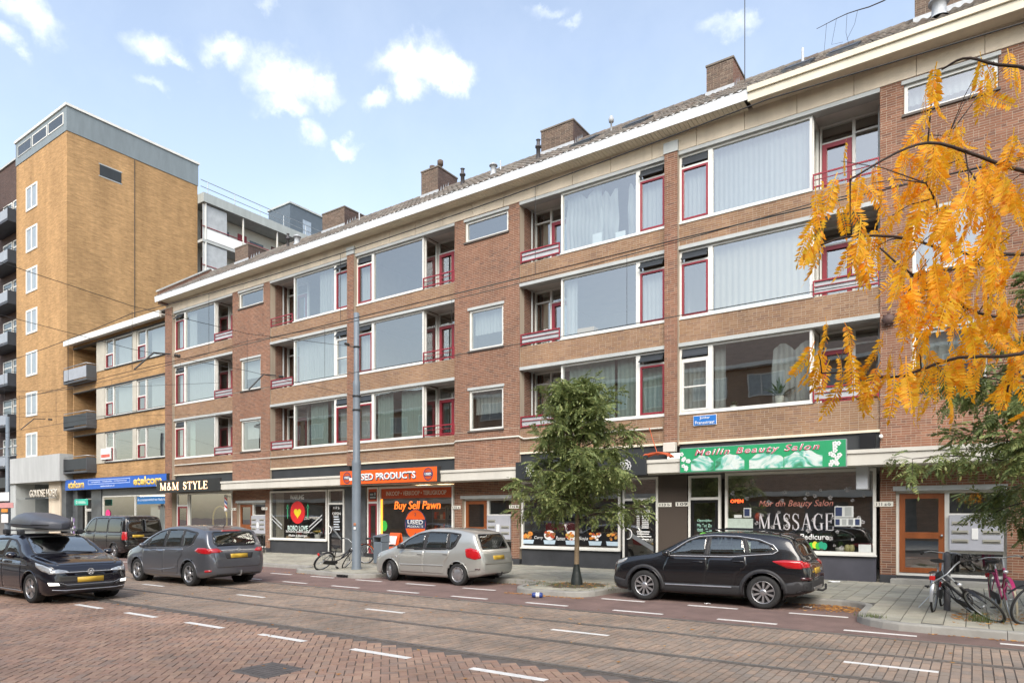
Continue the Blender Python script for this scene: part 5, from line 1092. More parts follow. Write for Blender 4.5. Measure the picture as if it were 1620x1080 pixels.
for i in range(48): rr.lathe([(.1, 0), (.12, .22), (.1, .23)], 7, (hx0 + i * .24, YF + 3.0, 15.1), 'X')
kind(rr.build('ridge_tiling', M_tile, yh_), 'stuff')
# its shop front
gf = MB(); gf.box(hx0, X_(119), YF - .02, YF + .3, .12, 4.1); gf.box(X_(141), X_(156.5), YF - .02, YF + .3, .12, 4.1); gf.box(X_(119), X_(141), YF + .5, YF + .6, 3.0, 4.1); gf.box(X_(156.5), hx1, YF + .02, YF + .3, 3.12, 4.1); gf.build('tiled_shop_wall', M_tilegrey, yh_)
d_ = shop_door(X_(120), X_(140.5), .2, 3.0, 2.3, yh_, YF + .4, M_white); w_ = shop_window(X_(157), X_(261.5), .55, 3.1, yh_, YF + .05, bars=(X_(208),), pm_=M_tilegrey)
b = MB(); b.box(X_(211), X_(260), YF + .06, YF + .063, 2.55, 3.0); b.build('blue_strip', mat('strip_blue', (.02, .14, .36), .5), w_); text('de computerwinkel van Nederland', X_(212), X_(259), 2.68, 2.88, YF + .055, M_pb, w_, bold=.01)
b = MB(); b.box(X_(226), X_(260), YF + .3, YF + .32, .6, 2.5); b.build('roller_blind', M_curt, w_); b = MB(); disc(b, X_(165), 2.0, .3, .26, YF + .06, .003); b.build('pink_sticker', mat('sticker_pink', (.7, .03, .2), .5), w_)
ii = MB(); ii.box(hx0 + .2, hx1 - .2, YF + 4, YF + 4.1, .12, 4.1); ii.box(hx0 + .2, hx1 - .2, YF + .7, YF + 4, .1, .118); ii.box(hx0 + .2, hx1 - .2, YF + .7, YF + 4, 3.2, 3.3); ii.box(hx0 + .2, hx1 - .2, YF + 4.3, YF + 4.4, 4.1, 13); 
for z in (4.2, 7.2, 10.1): ii.box(hx0 + .2, hx1 - .2, YF + 1.42, YF + 4.3, z, z + .1)
ii.build('interior_walls', M_room, yh_)
b = MB(); b.box(X_(172), X_(200), YF + 3.5, YF + 3.9, .9, 2.2); b.build('shelf_unit', M_wood, w_); MB().box(X_(165), X_(200), YF + 2, YF + 2.2, 3.1, 3.16).build('ceiling_lamp', M_lamp, w_)
gs = MB(); gx0, gx1 = X_(131), X_(152); gz = 2.72; gs.bbox(gx0, gx1, FY - .5, FY - .44, gz - .2, gz + .2, .03); gs.box(gx0 + .2, gx0 + .24, FY - .46, FY + .1, gz + .05, gz + .1); gs = tag(gs.build('pharmacy_sign', mat('sign_teal', (.03, .42, .30), .4)), 'small teal sign with a round mark sticking out over the computer shop door', 'sign'); b = MB(); ring(b, gx0 + .35, gz, .06, .1, FY - .503, .002); b.build('round_mark', M_whitep, gs); b = MB(); b.box(gx0 + .55, gx1 - .2, FY - .503, FY - .5005, gz - .05, gz - .02); b.box(gx0 + .55, gx1 - .35, FY - .503, FY - .5005, gz + .02, gz + .05); b.build('print_lines', M_whitep, gs)
gr = MB(); grr = random.Random(9)
for i in range(16): disc(gr, X_(112) + grr.uniform(-.4, .5), 1.2 + grr.uniform(-.7, .7), grr.uniform(.05, .16), grr.uniform(.05, .2), YF - .022 - i * .0004, .0003, 9, i % 2)
kind(gr.build('graffiti', [mat('graffiti_white', (.6, .6, .62), .6), mat('graffiti_lilac', (.3, .2, .42), .6)], yh_), 'stuff')
fs = MB(); a, b_ = X_(158.5), X_(173.5); fs.bbox(a, b_, YF - .12, YF - .06, PX(165, 727, YF)[1], PX(165, 710, YF)[1], .006); fs = tag(fs.build('estate_board', M_whitep), 'small white estate agent board with a red strip on the yellow house', 'sign'); b = MB(); b.box(a + .05, b_ - .05, YF - .124, YF - .121, PX(165, 724, YF)[1], PX(165, 719, YF)[1]); b.build('red_strip', mat('strip_red', (.6, .12, .08), .5), fs)

# ================================================================== tower
tw = thing('yellow_brick_tower', 'tall windowless yellow brick tower with a grey metal crown', 'building')
tx0, tx1, ty0, ty1, tz = -57.1, -49.0, 19.9, 28.9, 28.85
b = MB(); b.box(tx0, tx1, ty0, ty1, 5.9, tz - 1.75); b.build('wall', M_yel, tw)
b = MB(); b.box(tx0 - .04, tx1 + .04, ty0 - .04, ty1 + .04, tz - 1.75, tz - .14); b.build('crown_band', mat('crown_grey', (.20, .235, .25), .55, var=.14, streak=True), tw); b = MB(); b.box(tx0 - .12, tx1 + .12, ty0 - .12, ty1 + .12, tz - .14, tz + .02); b.build('coping', M_white, tw)
for i in range(3):
    a, c_ = tx0 + .4 + i * 2.5, tx0 + 2.7 + i * 2.5; b = MB(); frame(b, a, c_, tz - 1.25, tz - .45, ty0 - .07, ty0 - .03, .07); b = b.build('crown_window', M_white if i else M_grey, tw); q = MB(); q.box(a + .07, c_ - .07, ty0 - .055, ty0 - .043, tz - 1.18, tz - .52); q.build('pane', mat('dark_pane', (.03, .035, .04), .12, var=0), b)
wx0, wx1 = PXX(42, ty0), PXX(59.5, ty0)
for py in (312, 377.5, 442.5, 508, 575, 639, 703.5):
    zc = PX(50.5, py, ty0)[1]; b = MB(); frame(b, wx0, wx1, zc - .85, zc + .85, ty0 - .05, ty0 + .03, .13); xm = (wx0 + wx1) / 2; b.box(xm - .06, xm + .06, ty0 - .049, ty0 + .029, zc - .72, zc + .72); b = b.build('window', M_white, tw); q = MB(); q.box(wx0 + .13, wx1 - .13, ty0 - .02, ty0 - .006, zc - .72, zc + .72); q.build('pane', mat('stair_pane', (.28, .32, .35), .1, var=.15), b)
b = MB(); ya, yb2 = 21.9, 23.3; b.box(tx1 - .02, tx1 + .03, ya, yb2, 25.0, 25.75); b.build('vent_window', M_dark, tw); b = MB(); b.box(tx1, tx1 + .025, ya - .06, yb2 + .06, 24.93, 24.998); b.box(tx1, tx1 + .025, ya - .06, yb2 + .06, 25.752, 25.82); b.build('vent_frame', M_grey, tw)
b = MB(); b.tube([(tx1 + .03, 24.2, 13), (tx1 + .03, 24.2, tz - 1.8)], .02, 5); b.build('lightning_rod', M_dark, tw)
b = MB(); b.box(tx0 - .0, tx1 + .3, ty0 - .55, ty0 + 2.4, 4.15, 5.9); b.build('concrete_beam', mat('beam_concrete', (.44, .45, .44), .8, var=.13, streak=True), tw)
b = MB(); b.box(tx0 + .05, tx0 + 1.0, ty0 - .4, ty0 + .8, .12, 4.15); b.build('column', M_grey, tw)
b = MB(); b.box(tx0 + 1.0, X_(82.5), ty0 + 2.2, ty0 + 2.4, .12, 4.15); b.box(X_(37), X_(38), ty0 + .8, ty0 + 2.4, .12, 4.15); b.build('passage_wall', mat('passage_grey', (.20, .22, .225), .8, var=.12), tw); b = MB(); b.box(X_(82.5), X_(101), ty0 - .1, ty0 + 2.4, .12, 4.15); b.build('beige_panel', M_conc, tw)
b = MB(); b.box(X_(101.5), tx1, ty0 - .05, ty0 + 2.4, .12, 4.15); b.build('corner_pier', M_tilegrey, tw)
b = MB(); b.box(X_(52), X_(83), ty0 - .36, ty0 - .30, 3.02, 3.12); b.build('letter_bar', M_dark, tw); text('GOUDSE HOEK', PXX(47, ty0 - .34), PXX(91, ty0 - .34), 3.13, 3.66, ty0 - .34, mat('metal_letter', (.55, .50, .42), .45, metal=.3), tw, bold=.03, th=.05)
b = MB(); b.box(X_(38), X_(100), ty0 - .34, ty0 - .31, 3.06, 3.10); b.build('letter_rail', M_steel, tw)
b = MB(); b.box(X_(47), X_(82), ty0 + 2.1, ty0 + 2.18, 1.0, 2.3); b.build('notice_panel', M_film, tw)
for i in range(3): b = MB(); b.box(X_(48), X_(81), ty0 + 2.05, ty0 + 2.1, 1.15 + i * .35, 1.4 + i * .35); b.build('letterbox_row', M_dark, tw)

# ================================================================== dark brick wing with balconies, left edge
lw = thing('dark_brick_flats', 'dark brick flats with stacked grey balconies at the far end of the street', 'building')
b = MB(); b.box(-95, tx0 - .02, 22.0, 32, 4.2, 30.3); b.build('wall', M_dkbrick, lw); b = MB(); b.box(-95, tx0 - .02, 21.2, 31, 4.1, 4.9); b.box(-95, tx0 - .02, 24, 31, .12, 4.1, 1); b.build('podium', [M_dark, M_roomd], lw); b = MB(); b.box(-95.1, tx0 - .03, 21.9, 32, 30.3, 30.45); b.build('parapet', M_grey, lw)
bx1 = PXX(12, 20.75)
for i in range(7):
    zb_ = PX(20, 737 - i * 64.3, 21.3)[1] - .2
    s_ = MB(); s_.box(bx1 - 5, bx1, 20.75, 22, zb_, zb_ + .16); s_.box(bx1 - .05, bx1, 20.75, 22, zb_ + .16, zb_ + 1.0); s_ = s_.build('balcony', mat('balcony_dark', (.05, .055, .065), .6), lw); f_ = MB(); f_.box(bx1 - 5, bx1 - .06, 20.75, 20.79, zb_ + .2, zb_ + .95); f_.build('balcony_panel', mat('panel_light', (.30, .33, .37), .6), s_); r_ = MB(); r_.tube([(bx1 - 5, 20.77, zb_ + 1.1), (bx1, 20.77, zb_ + 1.1), (bx1, 22, zb_ + 1.1)], .025, 6); r_.build('handrail', M_dark, s_)
    for (a, c_) in ((-4.4, -2.6), (-2.4, -.4), (.1, 1.6)):
        w = MB(); frame(w, bx1 + a, bx1 + c_, zb_ + .2, zb_ + 2.5, 21.93, 22.02, .09); w.box(bx1 + a, bx1 + c_, 21.94, 22.01, zb_ + 1.9, zb_ + 2.0); w = w.build('window', M_white, lw); q = MB(); q.box(bx1 + a + .09, bx1 + c_ - .09, 21.97, 21.99, zb_ + .29, zb_ + 2.41); q.build('pane', mat('flat_pane', (.10, .13, .15), .08, var=.2), w)

# ================================================================== gallery flats behind
gf_ = thing('gallery_flats', 'white gallery flats with rails on a grey flat roof behind the tiled roof', 'building')
b = MB(); b.box(-58, -49.9, ty1 + .02, 62, 4, 25.7); b.build('wall', mat('gallery_white', (.52, .52, .48), .8, var=.1), gf_)
b = MB(); b.box(-58, -48.2, ty1 + .02, 62, 25.75, 26.45); b.build('roof_slab', mat('slab_grey', (.36, .39, .38), .7, var=.14, streak=True), gf_)
for i in range(4):
    z = 22.75 - 2.95 * i; b = MB(); b.box(-49.9, -48.35, ty1 + .02, 62, z, z + .2); b.build('gallery_floor', M_grey, gf_)
    for j in range(10):
        y = ty1 + .3 + j * 3.2; q = MB(); q.box(-48.42, -48.36, y + .08, y + 3.1, z + .25, z + 1.05); q.build('gallery_panel', M_whitep, gf_); q = MB(); q.box(-48.46, -48.34, y - .04, y + .04, z + .2, z + 3.0 if i else z + 2.99); q.build('gallery_post', M_white, gf_)
        q = MB(); q.box(-49.9, -49.84, y + .5, y + 1.3, z + .2, z + 2.3); q.build('gallery_door', M_redp if j % 2 else mat('door_brown', (.10, .03, .025), .5), gf_); q = MB(); q.box(-49.9, -49.85, y + 1.6, y + 2.9, z + 1.1, z + 2.1); q.build('gallery_window', mat('flat_pane', (.1, .13, .15), .08), gf_)
    q = MB(); q.tube([(-48.39, ty1 + .02, z + 1.2), (-48.39, 62, z + 1.2)], .03, 6); q.build('handrail', M_redp, gf_)
    q = MB(); q.box(-48.5, -48.44, ty1 + .1, ty1 + 2.1, z + .25, z + 2.9); q.build('wind_screen', M_frost, gf_)
for zz in (.55, 1.05): q = MB(); q.tube([(-48.6, ty1 + .02, 26.45 + zz), (-48.6, 60, 26.45 + zz)], .03, 5); q.build('roof_rail', M_steel, gf_)
for j in range(14): q = MB(); q.tube([(-48.6, ty1 + .6 + j * 2.3, 26.4), (-48.6, ty1 + .6 + j * 2.3, 27.5)], .03, 5); q.build('rail_post', M_steel, gf_)
b = MB(); b.box(-53.6, -50.5, 38.5, 42.4, 26.46, 29.85); b.build('plant_room', mat('plant_room_grey', (.10, .125, .15), .5, var=.1), gf_); b = MB(); b.box(-53.7, -50.4, 38.4, 42.5, 29.85, 30.0); b.build('plant_room_roof', M_grey, gf_); b = MB(); b.box(-50.5, -50.46, 39.9, 40.8, 26.5, 28.9); b.build('plant_room_door', mat('steel_door', (.32, .38, .45), .4), gf_)

# ================================================================== the row across the street (seen in the window panes)
op = thing('opposite_houses', 'brick houses across the street, seen only as reflections in the windows', 'building')
OY = -12.0
b = MB(); b.box(-75, 32, OY - 9, OY, 0, 13.3); b.build('wall', brickmat('opposite_brick', (.42, .27, .18), (.34, .21, .14), (.45, .4, .34)), op); b = MB(); b.prism([(OY + .45, 13.3), (OY - 3.6, 16.2), (OY - 9, 13.3)], -75, 32, 'X'); b.build('roof', mat('opposite_roof', (.24, .18, .145), .9, var=.25), op); b = MB(); b.box(-75, 32, OY, OY + .55, 13.05, 13.3); b.build('eaves', M_white, op); b = MB(); b.box(-75, 32, OY, OY + .7, 3.3, 3.7); b.build('canopy', M_slab, op)
wmb = MB(); frame(wmb, 0, 2.6, 0, 1.75, 0, .08, .08); wmb.box(.9, 1.0, 0, .08, .08, 1.67); w0 = wmb.build('window', M_white, op); q0 = MB(); q0.box(.08, 2.52, .0, .03, .08, 1.67); q0 = q0.build('pane', mat('opposite_pane', (.34, .37, .38), .15, var=.4), w0); first = True
for i in range(25):
    for z in (5.0, 7.9, 10.8):
        if first: w0.location = (-73 + i * 4.2, OY, z); first = False; continue
        c_ = w0.copy(); COL.objects.link(c_); c_.location = (-73 + i * 4.2, OY, z); d_ = q0.copy(); COL.objects.link(d_); d_.parent = c_
    q = MB(); q.box(-73 + i * 4.2, -70.2 + i * 4.2, OY, OY + .03, .7, 3.0); q.build('shop_pane', mat('opposite_shop', (.22, .21, .19), .2, var=.5, scale=1.5), op)
    q = MB(); q.box(-70.3 + i * 4.2, -69.1 + i * 4.2, OY, OY + .9, 7.6, 7.75); q.box(-70.3 + i * 4.2, -69.1 + i * 4.2, OY + .86, OY + .9, 7.75, 8.6); q.build('balcony', M_white, op)
np_ = MB(); np_.box(-75, 32, OY, 1.2, -.05, .11); kind(np_.build('opposite_pavement', M_kerb), 'structure')

# ================================================================== cars
def pchip(pts, x):
    p = np.array(pts, float); xs_, ys_ = p[:, 0], p[:, 1]; h = np.diff(xs_); d = np.diff(ys_) / h; m = np.zeros(len(xs_)); m[0], m[-1] = d[0], d[-1]
    for i in range(1, len(xs_) - 1):
        if d[i - 1] * d[i] > 0: w1, w2 = 2 * h[i] + h[i - 1], h[i] + 2 * h[i - 1]; m[i] = (w1 + w2) / (w1 / d[i - 1] + w2 / d[i])
    x = np.clip(np.asarray(x, float), xs_[0], xs_[-1]); k = np.clip(np.searchsorted(xs_, x) - 1, 0, len(h) - 1); t = (x - xs_[k]) / h[k]
    return (2 * t ** 3 - 3 * t ** 2 + 1) * ys_[k] + (t ** 3 - 2 * t ** 2 + t) * h[k] * m[k] + (-2 * t ** 3 + 3 * t ** 2) * ys_[k + 1] + (t ** 3 - t ** 2) * h[k] * m[k + 1]
def catmull(pts, n):
    P_ = np.array(pts, float); P_ = np.vstack([2 * P_[0] - P_[1], P_, 2 * P_[-1] - P_[-2]]); k = len(pts) - 1; out_ = []
    for u in np.linspace(0, k, n):
        i = min(int(u), k - 1); t = u - i; a, b, c, d = P_[i], P_[i + 1], P_[i + 2], P_[i + 3]
        out_.append(.5 * ((2 * b) + (-a + c) * t + (2 * a - 5 * b + 4 * c - d) * t ** 2 + (-a + 3 * b - 3 * c + d) * t ** 3))
    return np.array(out_)
def rpoly(poly, r=.03, n=4):
    out_ = []; k = len(poly)
    for i in range(k):
        p, a, b = Vector(poly[i]), Vector(poly[i - 1]), Vector(poly[(i + 1) % k]); da, db = (a - p), (b - p); ra = min(r, da.length * .45, db.length * .45); q0, q1 = p + da.normalized() * ra, p + db.normalized() * ra
        for j in range(n + 1): t = j / n; out_.append(tuple((1 - t) ** 2 * q0 + 2 * t * (1 - t) * p + t * t * q1))
    return out_
def paint(name, col, metal=.3, rough=.32):
    m = mat(name, col, rough, metal, var=.04, scale=2, coat=1.0, spec=.5); return m
M_cglass = glassmat('car_glass', .12, .9, (.50, .56, .54), .0)
M_wglass = glassmat('windscreen_glass', .36, .8, (.5, .56, .55), .0)
M_vglass = glassmat('tinted_glass', .12, .9, (.16, .17, .17), .0)
M_seat = mat('seat_cloth', (.06, .06, .065), .9, var=.2, scale=10)
M_blackp = mat('black_plastic', (.028, .028, .030), .6, var=.15, scale=8)
M_chrome = mat('chrome', (.80, .80, .80), .22, metal=.7, var=0)
M_alloy = mat('alloy', (.48, .48, .49), .3, metal=.8, var=.1, scale=10)
M_alloyd = mat('dark_alloy', (.03, .03, .032), .35, metal=.5, var=.1)
M_tail = mat('tail_lamp_red', (.42, .008, .012), .12, var=.15, scale=12, coat=1)
M_taild = mat('tail_lamp_dark', (.05, .006, .008), .12, var=.1, coat=1)
M_lens = mat('lamp_lens', (.42, .44, .45), .08, var=.25, scale=16, coat=1, metal=.3)
M_plateY = mat('plate_yellow', (.62, .40, .05), .5, var=.12, scale=3)
M_tyre = mat('tyre', (.022, .022, .022), .8, var=.3, scale=14, bump=.3, bscale=60)
M_well = mat('wheel_well', (.008, .008, .008), .9, var=0)
class Car:
    def __init__(s, name, label, L, top, belt, low, w, W, paint_, axles, r, arch=None, tum=.30, group=None):
        s.L = L; s.root = thing(name, label, 'car' if 'van' not in label.split()[:3] else 'van', group=group); s.paint = paint_; s.ax = axles; s.r = r; s.ra = arch or r + .055
        xs_ = np.unique(np.concatenate([np.linspace(0, L, 100), np.linspace(0, .12, 6), np.linspace(L - .12, L, 6)])); K1, K2 = 18, 16
        T_, B_, Lo, Wd = pchip(top, xs_), pchip(belt, xs_), pchip(low, xs_), pchip(w, xs_) * W / 2
        ring_ = []
        for t, b, l, wd in zip(T_, B_, Lo, Wd):
            b = min(b, t - .025); g = t - b; hb = b - l
            lower = catmull([(0, l), (.78 * wd, l), (.93 * wd, l + .03), (.985 * wd, l + .15 * min(1, hb / .4)), (wd, l + .52 * hb), (.99 * wd, l + .82 * hb), (.955 * wd, b)], K1)
            yc = .955 * wd - tum * g - .012; upper = catmull([(.955 * wd, b), ((.955 * wd + yc) / 2 + .012 * min(1, g / .3), b + .48 * g), (yc, b + .86 * g), (yc - min(.08, .15 * yc), b + .955 * g), (yc * .62, t - .12 * min(g, .06)), (0, t)], K2)
            hs_ = np.vstack([lower, upper[1:]]); ring_.append(hs_)
        ring_ = np.array(ring_); n, k = ring_.shape[:2]; V_ = []
        for i in range(n):
            for (y, z) in ring_[i]: V_.append((xs_[i], -y, z))
            for (y, z) in ring_[i][-2:0:-1]: V_.append((xs_[i], y, z))
        M_ = 2 * k - 2; V_ = np.array(V_); F_ = [(i * M_ + j, i * M_ + (j + 1) % M_, (i + 1) * M_ + (j + 1) % M_, (i + 1) * M_ + j) for i in range(n - 1) for j in range(M_)]
        for base in (0, (n - 1) * M_):
            for j in range(k - 1):
                a, b = j, j + 1; a2, b2 = (M_ - j) % M_, M_ - j - 1
                q = [base + a, base + b, base + (b2 % M_), base + a2]; q = list(dict.fromkeys(q)); 
                if len(q) >= 3: F_.append(tuple(q))
        s.bvh = BVHTree.FromPolygons([tuple(v) for v in V_], F_)
        # wheel arches
        keep = []
        yb = .45 * W / 2
        for (ax, az) in [(a, r) for a in axles]:
            d = np.hypot(V_[:, 0] - ax, V_[:, 2] - az); sel = (np.abs(V_[:, 1]) > yb) & (np.abs(d - s.ra) < .028) & (V_[:, 2] > .12); f = s.ra / np.maximum(d, 1e-6)
            V_[sel, 0] = ax + (V_[sel, 0] - ax) * f[sel]; V_[sel, 2] = az + (V_[sel, 2] - az) * f[sel]
        for f in F_:
            c = V_[list(f)].mean(0); cut = any(math.hypot(c[0] - a, c[2] - r) < s.ra - .004 and abs(c[1]) > yb for a in axles)
            if not cut: keep.append(f)
        me = bpy.data.meshes.new('body'); me.from_pydata([tuple(v) for v in V_], [], keep); me.materials.append(paint_); me.polygons.foreach_set('use_smooth', [True] * len(keep))
        bm = bmesh.new(); bm.from_mesh(me); bmesh.ops.delete(bm, geom=[v for v in bm.verts if not v.link_faces], context='VERTS'); bmesh.ops.recalc_face_normals(bm, faces=bm.faces); bm.to_mesh(me); bm.free()
        s.body = obj('body', me, s.root); s.W = W; s.holes = []
        for a in axles:
            for sg in (-1, 1):
                m = MB(); n_ = 20; y0, y1 = sg * (W / 2 - .03), sg * (W / 2 - .34); vs_ = []
                for i in range(n_ + 1):
                    th = -.35 + (math.pi + .7) * i / n_
                    for y in (y0, y1): vs_.append((a + (s.ra + .004) * math.cos(th), y, r + (s.ra + .004) * math.sin(th)))
                m.add(vs_, [(2 * i, 2 * i + 1, 2 * i + 3, 2 * i + 2) for i in range(n_)]); m.add([(a + (s.ra + .01) * math.cos(6.283 * i / 20), y1, r + (s.ra + .01) * math.sin(6.283 * i / 20)) for i in range(20)], [tuple(range(20))]); m.build('wheel_well', M_well, s.root)
                # lip
                pts_ = []
                for i in range(19):
                    th = math.pi * (-.06 + 1.12 * i / 18); x, z = a + (s.ra + .006) * math.cos(th), r + (s.ra + .006) * math.sin(th); p = s.side(x + .012 * math.cos(th), z + .012 * math.sin(th), sg); pts_.append((x, (p[1] if p else sg * (W / 2 - .02)) + sg * .003, z))
                m = MB(); m.tube(pts_, .013, 6); m.build('arch_lip', paint_, s.root)
    def ray(s, o, d):
        h = s.bvh.ray_cast(Vector(o), Vector(d)); return h[0]
    def side(s, x, z, sg):
        return s.ray((x, sg * 3, z), (0, -sg, 0))
    def panel(s, name, poly, where, m, off=.005, parent=None, th=.012, grid=.07, r=0, smooth=True):
        if r: poly = rpoly(poly, r)
        if m in (M_cglass, M_vglass, M_wglass):
            s.holes.append((where, poly)); s.strip('window_seal', list(poly) + [poly[0]], where, M_blackp, .016, -.004); th = .004
        P2 = [Vector(p) for p in poly]
        # densify edges
        dense = []
        for i, p in enumerate(P2):
            q = P2[(i + 1) % len(P2)]; k = max(1, int((q - p).length / grid))
            for j in range(k): dense.append(p.lerp(q, j / k))
        n = len(dense); lo = [min(p[i] for p in dense) for i in (0, 1)]; hi = [max(p[i] for p in dense) for i in (0, 1)]; inner = []
        def ins(x, y):
            c = False
            for i in range(n):
                a, b = dense[i], dense[i - 1]
                if (a.y > y) != (b.y > y) and x < (b.x - a.x) * (y - a.y) / (b.y - a.y) + a.x: c = not c
            return c
        gx = lo[0] + grid / 2
        while gx < hi[0]:
            gy = lo[1] + grid / 2
            while gy < hi[1]:
                if ins(gx, gy) and min((Vector((gx, gy)) - p).length for p in dense) > grid * .4: inner.append(Vector((gx, gy)))
                gy += grid
            gx += grid
        vo, eo, fo, *_r = delaunay_2d_cdt(dense + inner, [(i, (i + 1) % n) for i in range(n)], [], 1, 1e-5)
        V_ = []
        for p in vo:
            if where in 'LR': sg = -1 if where == 'L' else 1; h = s.side(p.x, p.y, sg); d = Vector((0, sg, 0)); fb = Vector((p.x, sg * (s.W / 2), p.y))
            elif where == 'F': h = s.ray((-2, p.x, p.y), (1, 0, 0)); d = Vector((-1, 0, 0)); fb = Vector((0, p.x, p.y))
            elif where == 'B': h = s.ray((s.L + 2, p.x, p.y), (-1, 0, 0)); d = Vector((1, 0, 0)); fb = Vector((s.L, p.x, p.y))
            else: h = s.ray((p.x, p.y, 4), (0, 0, -1)); d = Vector((0, 0, 1)); fb = Vector((p.x, p.y, 1))
            if h is None: h = s.bvh.find_nearest(fb)[0]
            nn = s.bvh.find_nearest(h)[1]; nn = nn if nn.dot(d) > 0 else -nn
            V_.append(h + (nn * .7 + d * .3).normalized() * off)
        b = MB(); b.add(V_, fo, 0, smooth); o = b.build(name, m, parent or s.root)
        # face outward
        dv = {'L': (0, -1, 0), 'R': (0, 1, 0), 'F': (-1, 0, 0), 'B': (1, 0, 0), 'T': (0, 0, 1)}[where]; me = o.data
        if len(me.polygons) and sum(p.normal.dot(Vector(dv)) * p.area for p in me.polygons) < 0: me.flip_normals()
        sm = o.modifiers.new('thick', 'SOLIDIFY'); sm.thickness = th; sm.offset = -1
        return o
    def finish(s, seats=((1.9, 1.0), (2.8, 1.05)), dash=1.5, zf=.45, roofz=1.4):
        def ins(poly, x, y):
            c = False; n = len(poly)
            for i in range(n):
                a, b = poly[i], poly[i - 1]
                if (a[1] > y) != (b[1] > y) and x < (b[0] - a[0]) * (y - a[1]) / (b[1] - a[1]) + a[0]: c = not c
            return c
        bm = bmesh.new(); bm.from_mesh(s.body.data); kill = []
        for f in bm.faces:
            c = f.calc_center_median(); n = f.normal
            for (w_, p) in s.holes:
                if w_ == 'L' and c.y < -.25 and ins(p, c.x, c.z): kill.append(f); break
                if w_ == 'R' and c.y > .25 and ins(p, c.x, c.z): kill.append(f); break
                if w_ == 'T' and c.z > .8 and abs(n.z) > .15 and ins(p, c.x, c.y): kill.append(f); break
                if w_ == 'B' and c.x > s.L * .7 and abs(n.x) > .2 and ins(p, c.y, c.z): kill.append(f); break
        bmesh.ops.delete(bm, geom=kill, context='FACES'); bm.to_mesh(s.body.data); bm.free()
        w = s.W / 2; b = MB(); b.box(.9, s.L - .25, -w * .82, w * .82, zf - .04, zf); b.build('cabin_floor', M_well, s.root)
        b = MB(); b.bbox(dash - .35, dash + .12, -w * .78, w * .78, zf + .2, zf + .52, .05); b.build('dashboard', M_seat, s.root)
        for (sx, _) in seats:
            for sg in (-1, 1):
                b = MB(); y = sg * w * .42; b.bbox(sx - .25, sx + .25, y - .23, y + .23, zf + .1, zf + .30, .05); b.build('seat', M_seat, s.root)
                b = MB(); q = len(b.v); b.bbox(sx + .16, sx + .30, y - .22, y + .22, zf + .28, zf + .82, .05); b.bbox(sx + .24, sx + .34, y - .12, y + .12, zf + .84, zf + 1.0, .03); b.v = [(x + (z - zf - .28) * .22, yy, z) for x, yy, z in b.v]; kind(b.build('seat_back', M_seat, s.root), 'stuff')
        b = MB(); st = []
        for i in range(21): a = 6.2832 * i / 20; st.append((dash + .24 + .06 * math.sin(a), -w * .42 + .18 * math.cos(a), zf + .50 + .17 * math.sin(a)))
        b.tube(st, .014, 6); b.tube([(dash + .1, -w * .42, zf + .45), (dash + .24, -w * .42, zf + .5)], .03, 6); kind(b.build('steering_wheel', M_blackp, s.root), 'stuff')
    def strip(s, name, pts2, where, m, r=.008, off=.003, parent=None):
        """a thin trim following the body surface"""
        out_ = []
        for a, b in zip(pts2[:-1], pts2[1:]):
            k = max(1, int(math.dist(a, b) / .08))
            for j in range(k): out_.append((a[0] + (b[0] - a[0]) * j / k, a[1] + (b[1] - a[1]) * j / k))
        out_.append(pts2[-1]); P3 = []
        for x, z in out_:
            if where in 'LR': sg = -1 if where == 'L' else 1; h = s.side(x, z, sg); d = Vector((0, sg, 0))
            elif where == 'F': h = s.ray((-2, x, z), (1, 0, 0)); d = Vector((-1, 0, 0))
            elif where == 'B': h = s.ray((s.L + 2, x, z), (-1, 0, 0)); d = Vector((1, 0, 0))
            else: h = s.ray((x, z, 4), (0, 0, -1)); d = Vector((0, 0, 1))
            if h is not None: P3.append(h + d * off)
        b = MB(); b.tube(P3, r, 6); return b.build(name, m, parent or s.root)
    def both(s, fn, *a, **k):
        return [fn(a[0], a[1], w_, *a[2:], **k) for w_ in 'LR']
